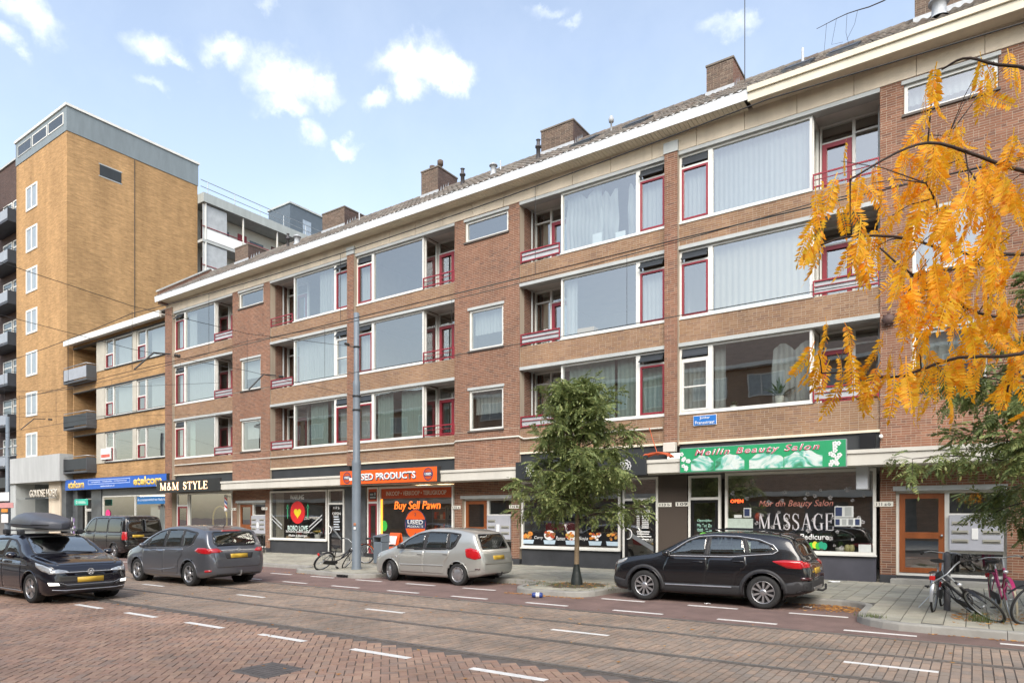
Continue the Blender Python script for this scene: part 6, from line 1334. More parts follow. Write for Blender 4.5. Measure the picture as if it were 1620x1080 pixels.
    def wheels(s, style, steer=0., width=.21):
        r = s.r; hw = width / 2
        for a in s.ax:
            for sg in (-1, 1):
                t = MB(); t.lathe([(.64 * r, -hw * .86), (.70 * r, -hw * .98), (.85 * r, -hw), (.96 * r, -hw * .92), (r, -hw * .72), (r, hw * .72), (.96 * r, hw * .92), (.85 * r, hw), (.66 * r, hw * .9)], 36, (0, 0, 0), 'Y')
                wh = t.build('wheel', M_tyre, s.root); wh.location = (a, sg * (s.W / 2 - hw - .02), r); wh.rotation_euler = (0, rng.random() * 6, (steer if a == s.ax[0] else 0) + (math.pi if sg > 0 else 0))
                b = MB(); y0 = -hw * .80
                b.lathe([(.68 * r, -hw * .9), (.69 * r, -hw * .95), (.65 * r, -hw * .93), (.62 * r, -hw * .6), (.60 * r, hw * .5)], 36, (0, 0, 0), 'Y', 0)
                b.lathe([(0, -hw * .15), (.6 * r, -hw * .15)], 24, (0, 0, 0), 'Y', 1)
                b.lathe([(0, y0 - .012), (.05, y0 - .012), (.07, y0 - .002), (.075, y0 + .03)], 16, (0, 0, 0), 'Y', 0)
                def spoke(ang, w0, w1, m=0, r0=.04, r1=.645, dy=0.):
                    ca, sa = math.cos(ang), math.sin(ang); q = []
                    for (rr, ww, yy) in ((r0, w0, y0 + .006), (r1 * r, w1, y0 - .002 + dy)):
                        for sgn in (-1, 1): q.append((rr * ca - sgn * ww * sa, yy, rr * sa + sgn * ww * ca))
                    back = [(x, y + .03, z) for x, y, z in q]; b.add(q + back, [(0, 1, 3, 2), (4, 6, 7, 5), (0, 2, 6, 4), (1, 5, 7, 3)], m)
                if style == 'twin':
                    for i in range(5):
                        for o_ in (-.30, .30): spoke(i * 1.2566 + o_, .014, .026)
                        for o_ in (-.12, .12): spoke(i * 1.2566 + o_, .010, .012, 1, .07, .63, .008)
                elif style == 'five':
                    for i in range(5):
                        for o_ in (-.17, .17): spoke(i * 1.2566 + o_, .022, .030)
                elif style == 'y':
                    for i in range(5):
                        spoke(i * 1.2566, .035, .028, 0, .03, .42); spoke(i * 1.2566 - .16, .016, .020, 0, .33 * r, .645); spoke(i * 1.2566 + .16, .016, .020, 0, .33 * r, .645)
                elif style == 'cover':
                    b.lathe([(0, y0 - .02), (.35 * r, y0 - .015), (.45 * r, y0 - .005)], 28, (0, 0, 0), 'Y', 0)
                    for i in range(7): spoke(i * .8976, .05, .07, 0, .3 * r, .645)
                elif style == 'multi':
                    for i in range(9): spoke(i * .698, .016, .022)
                b.build('rim', [M_alloy, M_alloyd], wh)
    def mirrors(s, x, z, m, L=.17):
        for sg in (-1, 1):
            p = s.side(x, z, sg); y = p[1] if p else sg * s.W / 2; b = MB(); yy = y + sg * .16
            b.lathe([(0, -.09), (.05, -.08), (.075, -.02), (.078, .03), (.06, .055), (0, .06)], 14, (0, 0, 0), 'X'); b.v = [(vx, vy * 1.35, vz * .95) for vx, vy, vz in b.v]; b.tube([(0, -sg * .15, -.05), (0, -sg * .02, -.03)], .022, 6)
            o = b.build('mirror', m, s.root); o.location = (x, yy, z + .05)
    def plate(s, where, y, z, w=.52, h=.11):
        o = s.panel('number_plate', [(y - w / 2, z - h / 2), (y + w / 2, z - h / 2), (y + w / 2, z + h / 2), (y - w / 2, z + h / 2)], where, M_plateY, .012, grid=.2)
        return o
    def handle(s, x, z, m=None):
        for sg in (-1, 1):
            p = s.side(x, z, sg)
            if p is None: continue
            b = MB(); y = p[1] + sg * .022; b.tube([(x - .11, y - sg * .02, z), (x - .08, y, z + .004), (x + .08, y, z + .004), (x + .11, y - sg * .02, z)], .014, 6); b.build('door_handle', m or s.paint, s.root)
WFRONT = [(0, .62), (.04, .74), (.14, .86), (.35, .945), (.8, .985), (1.4, 1)]
def wprof(L, rear=((-1.2, 1), (-.6, .985), (-.25, .95), (-.08, .87), (0, .76))): return WFRONT + [(L + a, b) for a, b in rear]

# ---- black crossover
C = Car('parked_car', 'black crossover with chrome window trim parked before the massage salon', 4.45,
        [(0, .62), (.03, .74), (.12, .87), (.32, .96), (.75, 1.04), (1.12, 1.10), (1.32, 1.18), (1.75, 1.41), (2.1, 1.545), (2.5, 1.60), (3.0, 1.605), (3.5, 1.575), (3.95, 1.51), (4.06, 1.46), (4.22, 1.18), (4.33, 1.02), (4.41, .93), (4.45, .78)],
        [(0, .56), (.12, .78), (.4, .90), (1.1, 1.0), (2, 1.03), (3, 1.06), (3.7, 1.12), (4.1, 1.10), (4.33, .98), (4.45, .7)],
        [(0, .30), (.25, .22), (.9, .21), (3.4, .22), (4.1, .28), (4.45, .38)], wprof(4.45), 1.84, paint('paint_black', (.006, .006, .008), .2, .25), (.90, 3.546), .345, .41, .27)
pf_ = [(1.46, 1.085), (1.92, 1.385), (2.12, 1.455), (2.33, 1.475), (2.31, 1.085)]; pr_ = [(2.40, 1.085), (2.42, 1.48), (2.8, 1.485), (3.10, 1.465), (3.20, 1.14), (3.0, 1.11)]; pq_ = [(3.26, 1.15), (3.18, 1.46), (3.5, 1.405), (3.72, 1.31), (3.80, 1.22), (3.66, 1.17)]
for w_ in 'LR':
    C.panel('door', [(1.42, .46), (1.36, .72), (1.44, 1.04), (2.36, 1.05), (2.33, .46)], w_, C.paint, .004, r=.05); C.panel('door', [(2.345, .46), (2.375, 1.05), (3.2, 1.10), (3.22, .86), (3.02, .70), (2.98, .46)], w_, C.paint, .004, r=.05)
    for p in (pf_, pr_, pq_): C.panel('side_window', p, w_, M_cglass, .004, r=.03)
    for p in ([(2.32, 1.08), (2.345, 1.48), (2.41, 1.485), (2.39, 1.08)], [(3.205, 1.13), (3.11, 1.468), (3.17, 1.465), (3.255, 1.14)]): C.panel('window_post', p, w_, M_blackp, .0035, grid=.05)
    C.strip('window_trim', [(1.40, 1.06), (1.9, 1.40), (2.15, 1.49), (2.5, 1.515), (3.0, 1.505), (3.45, 1.445), (3.74, 1.335), (3.84, 1.22), (3.74, 1.155), (3.3, 1.115), (2.9, 1.07), (2.3, 1.06), (1.42, 1.05)], w_, M_chrome, .011)
    C.panel('sill_cladding', [(1.30, .235), (1.30, .44), (3.15, .46), (3.17, .235)], w_, M_blackp, .006); C.strip('sill_trim', [(1.42, .405), (2.9, .42)], w_, M_alloy, .016)
    for a in C.ax:
        o_ = [(a + .49 * math.cos(math.pi * (-.05 + 1.1 * i / 16)), .345 + .49 * math.sin(math.pi * (-.05 + 1.1 * i / 16))) for i in range(17)]; i_ = [(a + .405 * math.cos(math.pi * (-.05 + 1.1 * i / 16)), .345 + .405 * math.sin(math.pi * (-.05 + 1.1 * i / 16))) for i in range(17)]
        C.panel('arch_cladding', o_ + i_[::-1], w_, M_blackp, .008, grid=.09)
    C.panel('tail_lamp', [(3.72, 1.005), (3.95, 1.035), (4.30, 1.03), (4.36, .95), (4.30, .86), (4.02, .87)], w_, M_tail, .010, r=.03, grid=.05)
    C.panel('headlamp', [(.10, .86), (.20, .90), (.45, .97), (.42, .90), (.2, .80), (.1, .80)], w_, M_lens, .006, r=.02, grid=.05)
    C.panel('bumper_cladding', [(3.97, .33), (3.99, .56), (4.2, .60), (4.44, .60), (4.44, .36)], w_, M_blackp, .007)
    C.panel('bumper_cladding', [(.06, .30), (.04, .52), (.2, .50), (.46, .44), (.47, .26)], w_, M_blackp, .007)
C.panel('rear_window', [(-.56, 1.10), (.56, 1.10), (.52, 1.42), (-.52, 1.42)], 'B', M_cglass, .006, r=.08); C.panel('spoiler', [(3.80, -.56), (4.10, -.50), (4.10, .50), (3.80, .56)], 'T', C.paint, .03, th=.03, r=.04)
C.panel('windscreen', [(1.34, -.62), (2.02, -.54), (2.02, .54), (1.34, .62)], 'T', M_cglass, .005, r=.05); C.panel('tail_lamp', [(-.84, .88), (-.84, 1.0), (-.45, 1.0), (-.52, .90)], 'B', M_tail, .010, grid=.05); C.panel('tail_lamp', [(.84, .88), (.84, 1.0), (.45, 1.0), (.52, .90)], 'B', M_tail, .010, grid=.05)
C.plate('B', 0, .80); C.panel('bumper_cladding', [(-.8, .40), (.8, .40), (.84, .60), (-.84, .60)], 'B', M_blackp, .008); C.panel('skid_plate', [(-.4, .40), (.4, .40), (.46, .47), (-.46, .47)], 'B', M_alloy, .013); b = MB(); disc(b, 0, 0, .05, .05, 0); 
for sg in (-1, 1): C.panel('rear_reflector', [(sg * .62, .63), (sg * .85, .63), (sg * .85, .69), (sg * .62, .69)], 'B', M_taild, .01, grid=.05)
b = MB(); b.tube([(4.3, .15, .38), (4.52, .15, .36), (4.58, .15, .40), (4.58, .15, .47)], .024, 8); b.lathe([(0, -.03), (.03, 0), (0, .03)], 10, (4.58, .15, .49)); b.build('tow_hook', M_blackp, C.root)
for sg in (-1, 1): b = MB(); b.tube([(2.2, sg * .585, 1.60), (2.35, sg * .585, 1.65), (3.5, sg * .575, 1.635), (3.65, sg * .57, 1.59)], .016, 6); b.build('roof_rail', M_alloyd, C.root)
C.mirrors(1.50, 1.06, C.paint); C.handle(2.16, .93); C.handle(3.05, .97); C.finish(((2.0,0),(2.95,0)), 1.5, .5); C.wheels('twin', 0, .225)
C.root.location = (-5.99 - .90 * .955, 13.87 + .92 * .955, 0); C.root.scale = (.955,) * 3

# ---- silver compact people carrier
C = Car('parked_car', 'silver compact people carrier with turned front wheels parked before the second-hand shop', 4.24,
        [(0, .58), (.04, .68), (.14, .77), (.4, .88), (.82, .99), (1.0, 1.07), (1.4, 1.31), (1.75, 1.475), (2.1, 1.57), (2.6, 1.61), (3.2, 1.585), (3.7, 1.51), (3.86, 1.46), (4.0, 1.24), (4.1, 1.03), (4.19, .92), (4.24, .74)],
        [(0, .5), (.14, .70), (.5, .82), (1.0, .93), (2, .96), (3, .99), (3.8, 1.04), (4.1, .98), (4.24, .66)],
        [(0, .26), (.25, .2), (.9, .19), (3.4, .20), (4.0, .26), (4.24, .34)], wprof(4.24), 1.72, paint('paint_silver', (.46, .462, .43), .55, .32), (.80, 3.40), .31, .365, .26)
for w_ in 'LR':
    C.panel('door', [(1.20, .30), (1.20, .92), (2.16, .94), (2.15, .30)], w_, C.paint, .004, r=.05); C.panel('door', [(2.165, .30), (2.175, .94), (3.12, .97), (3.08, .78), (2.94, .62), (2.90, .30)], w_, C.paint, .004, r=.05)
    C.panel('window_surround', [(1.04, .975), (1.50, 1.28), (1.85, 1.435), (2.3, 1.50), (3.0, 1.49), (3.42, 1.45), (3.46, 1.40), (3.32, 1.10), (3.2, 1.01), (2.1, .975)], w_, M_blackp, .003, r=.03)
    for p in ([(1.08, .99), (1.32, 1.14), (1.33, .99)], [(1.38, .995), (1.39, 1.19), (1.62, 1.315), (1.88, 1.41), (2.13, 1.455), (2.11, 1.0)], [(2.20, 1.005), (2.23, 1.465), (2.6, 1.475), (2.97, 1.465), (2.99, 1.02)], [(3.06, 1.03), (3.04, 1.455), (3.38, 1.425), (3.25, 1.11), (3.18, 1.04)]): C.panel('side_window', p, w_, M_cglass, .006, r=.025)
    C.strip('side_moulding', [(1.22, .52), (2.9, .54)], w_, C.paint, .02); C.panel('tail_lamp', [(3.72, .80), (3.66, 1.03), (3.86, 1.06), (4.09, 1.0), (4.17, .78), (4.0, .74)], w_, M_tail, .010, r=.04, grid=.05); C.panel('headlamp', [(.08, .70), (.16, .76), (.42, .84), (.36, .72), (.16, .64)], w_, M_lens, .006, r=.03, grid=.05)
    C.strip('bumper_seam', [(3.78, .40), (4.0, .44), (4.22, .46)], w_, M_blackp, .005, .0); C.panel('reflector', [(4.0, .46), (4.14, .47), (4.14, .50), (4.0, .49)], w_, M_taild, .007, grid=.05); C.panel('side_indicator', [(1.02, .73), (1.09, .73), (1.09, .76), (1.02, .76)], w_, M_lens, .008, grid=.1)
C.panel('rear_window', [(-.60, 1.02), (.60, 1.02), (.55, 1.42), (-.55, 1.42)], 'B', M_cglass, .006, r=.07); C.panel('windscreen', [(1.0, -.64), (1.72, -.56), (1.72, .56), (1.0, .64)], 'T', M_cglass, .005, r=.05); C.panel('tailgate', [(-.66, .60), (.66, .60), (.70, .95), (-.70, .95)], 'B', C.paint, .005, r=.06); C.plate('B', 0, .78)
C.strip('wiper', [(-.05, 1.03), (.25, 1.08), (.42, 1.20)], 'B', M_blackp, .014, .02)
b = MB(); b.tube([(4.1, 0, .30), (4.3, 0, .28), (4.34, 0, .37)], .022, 8); b.build('tow_hook', M_blackp, C.root)
C.mirrors(1.36, 1.0, M_blackp); C.handle(2.02, .84); C.handle(2.98, .87); C.finish(((1.9,0),(2.75,0)), 1.3, .42); C.wheels('cover', -.42, .19)
C.root.location = (-13.75 - .80 * .955 - .08, 13.97 + .84 * .955, 0); C.root.scale = (.955,) * 3

# ---- grey people carrier
C = Car('moving_car', 'dark grey people carrier driving past, seen from behind', 4.66,
        [(0, .60), (.03, .70), (.12, .80), (.35, .91), (.80, 1.03), (1.0, 1.10), (1.5, 1.37), (1.95, 1.54), (2.4, 1.635), (3.0, 1.665), (3.6, 1.64), (4.1, 1.565), (4.28, 1.52), (4.42, 1.3), (4.52, 1.10), (4.62, 1.0), (4.66, .8)],
        [(0, .54), (.12, .74), (.5, .86), (1.1, .98), (2, 1.02), (3, 1.05), (4.0, 1.09), (4.45, 1.05), (4.66, .72)],
        [(0, .26), (.25, .2), (.9, .19), (3.8, .20), (4.4, .26), (4.66, .34)], wprof(4.66), 1.88, paint('paint_grey', (.115, .12, .135), .5, .28), (.95, 3.71), .335, .392, .26)
for w_ in 'LR':
    C.panel('door', [(1.32, .32), (1.30, .96), (2.42, 1.0), (2.41, .32)], w_, C.paint, .004, r=.05); C.panel('door', [(2.425, .32), (2.435, 1.0), (3.42, 1.04), (3.40, .84), (3.22, .66), (3.18, .32)], w_, C.paint, .004, r=.05)
    C.panel('window_surround', [(1.08, 1.0), (1.6, 1.33), (2.0, 1.49), (2.5, 1.555), (3.3, 1.56), (3.95, 1.48), (4.0, 1.43), (3.85, 1.16), (3.7, 1.09), (2.3, 1.03)], w_, M_blackp, .003, r=.03)
    for p in ([(1.13, 1.02), (1.5, 1.245), (1.52, 1.025)], [(1.58, 1.03), (1.6, 1.29), (2.02, 1.46), (2.40, 1.525), (2.38, 1.045)], [(2.47, 1.05), (2.49, 1.53), (3.25, 1.53), (3.28, 1.08)], [(3.36, 1.085), (3.34, 1.525), (3.9, 1.455), (3.8, 1.18), (3.68, 1.11)]): C.panel('side_window', p, w_, M_cglass, .006, r=.025)
    C.strip('window_trim', [(1.06, 1.0), (2.3, 1.025), (3.7, 1.08), (3.88, 1.16)], w_, M_alloy, .008); C.panel('tail_lamp', [(4.0, .98), (4.12, 1.06), (4.42, 1.06), (4.60, .99), (4.56, .90), (4.2, .91)], w_, M_tail, .010, r=.03, grid=.05); C.panel('headlamp', [(.1, .76), (.2, .84), (.55, .94), (.5, .84), (.18, .70)], w_, M_lens, .006, r=.03, grid=.05); C.panel('reflector', [(4.42, .40), (4.6, .42), (4.6, .47), (4.42, .46)], w_, M_tail, .007, grid=.05)
    C.panel('door_crease', [(1.45, .40), (2.3, .42), (3.1, .50), (3.3, .62), (3.05, .47), (2.3, .385)], w_, C.paint, .008, grid=.06)
C.panel('rear_window', [(-.64, 1.13), (.64, 1.13), (.60, 1.48), (-.60, 1.48)], 'B', M_cglass, .006, r=.08); C.panel('windscreen', [(1.0, -.70), (1.92, -.60), (1.92, .60), (1.0, .70)], 'T', M_cglass, .005, r=.06); C.panel('tailgate', [(-.66, .52), (.66, .52), (.74, .90), (.70, 1.06), (-.70, 1.06), (-.74, .90)], 'B', C.paint, .005, r=.06)
C.panel('plate_recess', [(-.38, .76), (.38, .76), (.44, .91), (-.44, .91)], 'B', M_blackp, .009, r=.02); C.plate('B', 0, .835); C.strip('chrome_bar', [(-.5, .99), (.5, .99)], 'B', M_chrome, .012, .008); C.panel('bumper_insert', [(-.6, .30), (.6, .30), (.66, .36), (-.66, .36)], 'B', M_blackp, .008); C.panel('brake_lamp', [(-.3, 1.505), (.3, 1.505), (.3, 1.525), (-.3, 1.525)], 'B', M_tail, .008, grid=.1)
for sg in (-1, 1): C.panel('tail_lamp', [(sg * .48, .96), (sg * .60, 1.04), (sg * .84, 1.04), (sg * .86, .93), (sg * .6, .93)], 'B', M_tail, .012, grid=.05)
b = MB(); a_ = C.ray((7, 0, 1.0), (-1, 0, 0)); ring(b, 0, 0, .038, .05, 0, .01, 20); b.box(-.055, .055, -.008, 0, -.006, .006); o = b.build('badge', M_chrome, C.root); o.rotation_euler = (0, 0, math.pi / 2); o.location = (a_[0] + .016, 0, 1.0)
b = MB(); b.tube([(4.5, 0, .30), (4.72, 0, .30), (4.76, 0, .36), (4.76, 0, .44)], .022, 8); b.build('tow_hook', M_steel, C.root); C.strip('wiper', [(-.4, 1.15), (.1, 1.17), (.3, 1.16)], 'B', M_blackp, .012, .02)
b = MB(); b.tube([(3.9, 0, 1.6), (3.98, 0, 1.67)], .01, 5); b.build('aerial', M_blackp, C.root)
C.mirrors(1.55, 1.03, C.paint); C.handle(2.25, .92); C.handle(3.25, .95); C.finish(((2.0,0),(2.95,0)), 1.45, .45); C.wheels('y', 0, .21); C.root.location = (-19.82 - .95 * .965 + .06, 9.81 + .94 * .965, 0); C.root.scale = (.965,) * 3

# ---- black van
C = Car('parked_van', 'black van with tinted windows parked beside the blue computer shop', 4.9,
        [(0, .72), (.03, .90), (.1, 1.02), (.35, 1.12), (.62, 1.18), (.75, 1.25), (1.1, 1.58), (1.42, 1.82), (1.7, 1.92), (2.2, 1.965), (3.5, 1.965), (4.4, 1.95), (4.66, 1.90), (4.74, 1.80), (4.82, 1.3), (4.87, 1.05), (4.9, .85)],
        [(0, .66), (.1, .92), (.6, 1.06), (1.3, 1.14), (2.5, 1.16), (4.6, 1.17), (4.9, .8)],
        [(0, .30), (.25, .24), (.9, .22), (4.3, .23), (4.9, .36)], wprof(4.9, ((-1.2, 1), (-.4, .995), (-.12, .97), (-.03, .93), (0, .88))), 1.90, paint('paint_van_black', (.008, .007, .007), .2, .25), (.91, 3.91), .335, .39, .13)
for w_ in 'LR':
    for p in ([(1.10, 1.19), (1.48, 1.66), (1.75, 1.80), (2.02, 1.82), (2.02, 1.19)], [(2.10, 1.19), (2.10, 1.82), (3.25, 1.83), (3.25, 1.19)], [(3.33, 1.19), (3.33, 1.83), (4.45, 1.81), (4.5, 1.70), (4.5, 1.19)]): C.panel('side_window', p, w_, M_vglass, .006, r=.06)
    C.panel('door', [(1.06, .36), (1.06, 1.12), (2.05, 1.13), (2.05, .36)], w_, C.paint, .004, r=.06); C.panel('sliding_door', [(2.09, .36), (2.09, 1.13), (3.28, 1.13), (3.28, .36)], w_, C.paint, .004, r=.06); C.strip('slide_rail', [(3.3, 1.06), (4.6, 1.06)], w_, M_blackp, .012); C.strip('waist_trim', [(1.06, 1.155), (4.5, 1.165)], w_, M_alloy, .008)
    C.panel('tail_lamp', [(4.66, .86), (4.64, 1.22), (4.80, 1.22), (4.87, 1.0), (4.88, .84)], w_, M_tail, .01, r=.02, grid=.05); C.panel('headlamp', [(.08, .84), (.1, .98), (.4, 1.04), (.4, .88)], w_, M_lens, .006, r=.03, grid=.05); C.strip('sill_bar', [(1.35, .30), (3.45, .30)], w_, M_chrome, .022, .03)
for sg in (-1, 1): C.panel('rear_window', [(sg * .05, 1.20), (sg * .74, 1.20), (sg * .72, 1.78), (sg * .05, 1.80)], 'B', M_vglass, .007, r=.06); C.panel('tail_lamp', [(sg * .80, .86), (sg * .90, .86), (sg * .88, 1.22), (sg * .79, 1.22)], 'B', M_tail, .012, grid=.05)
C.panel('windscreen', [(.74, -.74), (1.44, -.72), (1.44, .72), (.74, .74)], 'T', M_vglass, .005, r=.06); C.plate('B', -.3, 1.02); C.panel('rear_bumper', [(-.9, .40), (.9, .40), (.88, .62), (-.88, .62)], 'B', C.paint, .03, r=.05); C.strip('chrome_bar', [(-.1, .95), (.6, .95)], 'B', M_chrome, .012, .008)
C.mirrors(1.12, 1.15, M_blackp); C.handle(1.95, 1.0); C.handle(3.2, 1.0); C.finish(((1.5,0),(2.6,0)), 1.05, .62); C.wheels('multi', 0, .22); C.root.location = (-31.25 - 3.91 * .96, 14.55 + .92 * .96, 0); C.root.scale = (.96,) * 3

# ---- black hatchback with a roof box, coming towards us
C = Car('moving_car', 'black hatchback with a long grey roof box driving past', 4.05,
        [(0, .60), (.025, .70), (.09, .79), (.3, .87), (.7, .945), (1.02, 1.0), (1.2, 1.09), (1.55, 1.29), (1.85, 1.40), (2.25, 1.455), (2.8, 1.45), (3.4, 1.39), (3.64, 1.33), (3.8, 1.12), (3.9, .98), (4.0, .9), (4.05, .75)],
        [(0, .52), (.09, .70), (.4, .82), (1.0, .91), (2, .935), (3, .96), (3.7, 1.0), (3.95, .92), (4.05, .66)],
        [(0, .24), (.2, .18), (.9, .165), (3.4, .18), (4.05, .32)], [(0, .70), (.03, .80), (.1, .88), (.3, .955), (.8, .99), (1.3, 1)] + [(4.05 + a, b) for a, b in ((-1.2, 1), (-.6, .985), (-.25, .95), (-.08, .87), (0, .76))], 1.75, paint('paint_ink', (.008, .007, .013), .25, .24), (.80, 3.36), .315, .37, .30)
for w_ in 'LR':
    C.panel('door', [(1.24, .28), (1.24, .88), (2.22, .90), (2.2, .28)], w_, C.paint, .004, r=.05); C.panel('door', [(2.215, .28), (2.235, .90), (3.06, .93), (3.04, .76), (2.9, .6), (2.88, .28)], w_, C.paint, .004, r=.05); C.panel('window_surround', [(1.22, .95), (1.6, 1.22), (1.9, 1.33), (2.4, 1.37), (3.0, 1.34), (3.3, 1.25), (3.3, 1.05), (3.1, .97), (2.0, .94)], w_, M_blackp, .003, r=.03)
    for p in ([(1.32, .965), (1.64, 1.20), (1.92, 1.305), (2.2, 1.34), (2.18, .955)], [(2.27, .96), (2.29, 1.345), (2.9, 1.325), (2.95, .98)], [(3.02, .985), (2.97, 1.32), (3.24, 1.235), (3.25, 1.07), (3.12, 1.0)]): C.panel('side_window', p, w_, M_cglass, .006, r=.025)
    C.strip('door_crease', [(.9, .80), (2, .80), (3.4, .83)], w_, C.paint, .010); C.panel('headlamp', [(.06, .70), (.10, .77), (.3, .825), (.62, .87), (.55, .79), (.28, .70), (.1, .66)], w_, M_lens, .006, r=.02, grid=.04); C.strip('sill_trim', [(1.25, .24), (2.9, .24)], w_, M_alloy, .008); C.panel('tail_lamp', [(3.7, .82), (3.7, .95), (3.95, .92), (4.0, .80)], w_, M_tail, .006, r=.02, grid=.05)
C.panel('windscreen', [(1.10, -.66), (1.80, -.56), (1.80, .56), (1.10, .66)], 'T', M_wglass, .005, r=.08); C.panel('rear_window', [(-.55, 1.0), (.55, 1.0), (.5, 1.28), (-.5, 1.28)], 'B', M_cglass, .006, r=.06)
C.panel('bonnet', [(.12, -.60), (1.04, -.70), (1.04, .70), (.12, .60)], 'T', C.paint, .005, r=.08)
for sg in (-1, 1):
    C.panel('headlamp', [(sg * .40, .655), (sg * .76, .64), (sg * .80, .72), (sg * .6, .735), (sg * .44, .695)], 'F', M_lens, .008, r=.015, grid=.05); C.strip('bonnet_crease', [(.25, sg * .30), (.6, sg * .40), (1.02, sg * .50)], 'T', C.paint, .008, -.002); C.panel('fog_recess', [(sg * .50, .36), (sg * .74, .36), (sg * .78, .47), (sg * .56, .46)], 'F', M_blackp, .007, r=.02); C.panel('fog_lamp', [(sg * .60, .40), (sg * .76, .40), (sg * .78, .465), (sg * .62, .455)], 'F', mat('running_lamp', (1, .96, .88), .2, var=0, emis=1.0), .012, r=.01, grid=.05)
C.panel('grille', [(-.42, .63), (.42, .63), (.40, .69), (-.40, .69)], 'F', M_blackp, .007); C.strip('grille_bar', [(-.62, .665), (.62, .665)], 'F', M_chrome, .008, .012); C.panel('air_intake', [(-.46, .33), (.46, .33), (.52, .43), (-.52, .43)], 'F', M_blackp, .007, r=.02); C.strip('lower_trim', [(-.72, .31), (-.5, .29), (.5, .29), (.72, .31)], 'F', M_alloy, .011, .01); C.strip('intake_trim', [(-.6, .455), (-.46, .40), (.46, .40), (.6, .455)], 'F', M_alloy, .006, .012); C.plate('F', 0, .50)
q_ = C.ray((-2, 0, .665), (1, 0, 0)); b = MB(); ring(b, 0, 0, .058, .068, 0, .008, 24); 
for (p0, p1) in (((-.03, .052), (-.008, 0)), ((-.008, 0), (0, .018)), ((0, .018), (.008, 0)), ((.008, 0), (.03, .052)), ((-.052, .03), (-.026, -.05)), ((-.026, -.05), (0, -.006)), ((0, -.006), (.026, -.05)), ((.026, -.05), (.052, .03))): b.tube([(p0[0], -.004, p0[1]), (p1[0], -.004, p1[1])], .006, 5)
o = b.build('badge', M_chrome, C.root); o.rotation_euler = (0, 0, -math.pi / 2); o.location = (q_[0] - .02, 0, .665)
C.strip('wiper', [(1.08, -.5), (1.14, 0), (1.12, .1)], 'T', M_blackp, .01, .015); C.strip('wiper', [(1.08, .05), (1.14, .5)], 'T', M_blackp, .01, .015)
C.mirrors(1.36, .96, C.paint); C.handle(2.08, .85); C.handle(2.95, .88); C.finish(((1.85,0),(2.65,0)), 1.4, .36); C.wheels('five', .05, .205); C.root.location = (-16.5 + .80 - .05, 6.86, 0); C.root.rotation_euler = (0, 0, math.pi)
polo = C
# roof box with its bars: lifted off as one thing
rbx = thing('roof_box', 'long grey roof box on bars on top of the black hatchback', 'roof box'); n = 40; sec = 20; V_ = []; Lb, Wb, Hb = 2.15, .84, .28
for i in range(n + 1):
    u = i / n; x = u * Lb
    wv = Wb / 2 * (min(1, (u / .22)) ** .45 if u < .22 else (1 - .35 * ((u - .22) / .78) ** 2)) * (1 if u < .97 else math.sqrt(max(.02, 1 - ((u - .97) / .03) ** 2 * .6)))
    hv = Hb * (.30 + .70 * math.sin(min(1, u / .62) * math.pi / 2)) * (1 - .55 * max(0, (u - .62) / .38) ** 2)
    if u < .03: hv *= .5 + .5 * (u / .03); 
    for j in range(sec):
        a = 2 * math.pi * j / sec; cy, cz = math.cos(a), math.sin(a); e = .55; yy = wv * math.copysign(abs(cy) ** e, cy); zz = (hv if cz > 0 else .10) * math.copysign(abs(cz) ** (.75 if cz > 0 else .5), cz)
        V_.append((x, yy, .11 + zz))
b = MB(); b.add(V_, [(i * sec + j, i * sec + (j + 1) % sec, (i + 1) * sec + (j + 1) % sec, (i + 1) * sec + j) for i in range(n) for j in range(sec)] , 0, True); b.add([V_[j] for j in range(sec)], [tuple(range(sec))]); b.add([V_[n * sec + j] for j in range(sec)], [tuple(range(sec))]); b.build('shell', mat('box_grey', (.085, .09, .105), .45, var=.12, scale=4), rbx)
b = MB(); pts_ = []
for i in range(2, n): u = i / n; pts_.append(V_[i * sec + 0])
b.tube([(p[0], -p[1] * 1.005, .115) for p in pts_], .014, 5); b.tube([(p[0], p[1] * 1.005, .115) for p in pts_], .014, 5); b.build('lid_seam', M_alloyd, rbx)
for x in (.55, 1.35):
    b = MB(); b.box(x - .035, x + .035, -.62, .62, -.045, -.012); b.build('roof_bar', M_alloy, rbx)
    for sg in (-1, 1): b = MB(); b.bbox(x - .07, x + .07, sg * .60 - .06, sg * .60 + .06, -.12, -.0, .02); b.build('bar_foot', M_blackp, rbx)
M_ = polo.root.matrix_world
rbx.location = (polo.root.location.x - 1.42, 6.86, 1.53); rbx.rotation_euler = (0, R(-1), math.pi)

# ---- a second car whose roof shows behind the roof box
C = Car('moving_car', 'grey car half hidden behind the black hatchback with the roof box', 4.3, [(0, .6), (.1, .8), (.9, 1.0), (1.15, 1.08), (1.75, 1.38), (2.3, 1.47), (3.2, 1.43), (3.7, 1.3), (3.95, 1.0), (4.3, .8)], [(0, .52), (.1, .7), (1, .93), (3, .98), (4.0, .95), (4.3, .66)], [(0, .25), (.3, .18), (4.3, .3)], wprof(4.3), 1.8, paint('paint_midgrey', (.16, .165, .17), .5, .3), (.85, 3.5), .32, None, .28)
for w_ in 'LR': C.panel('side_window', [(1.3, .97), (1.75, 1.28), (2.3, 1.36), (3.2, 1.32), (3.5, 1.1), (3.3, 1.0)], w_, M_cglass, .005, r=.04)
C.panel('windscreen', [(1.12, -.66), (1.75, -.56), (1.75, .56), (1.12, .66)], 'T', M_cglass, .005, r=.08); C.mirrors(1.4, .98, C.paint); C.finish(((1.9,0),(2.7,0)), 1.4, .38); C.wheels('five'); C.root.location = (-25.5, 7.4, 0); C.root.rotation_euler = (0, 0, math.pi)

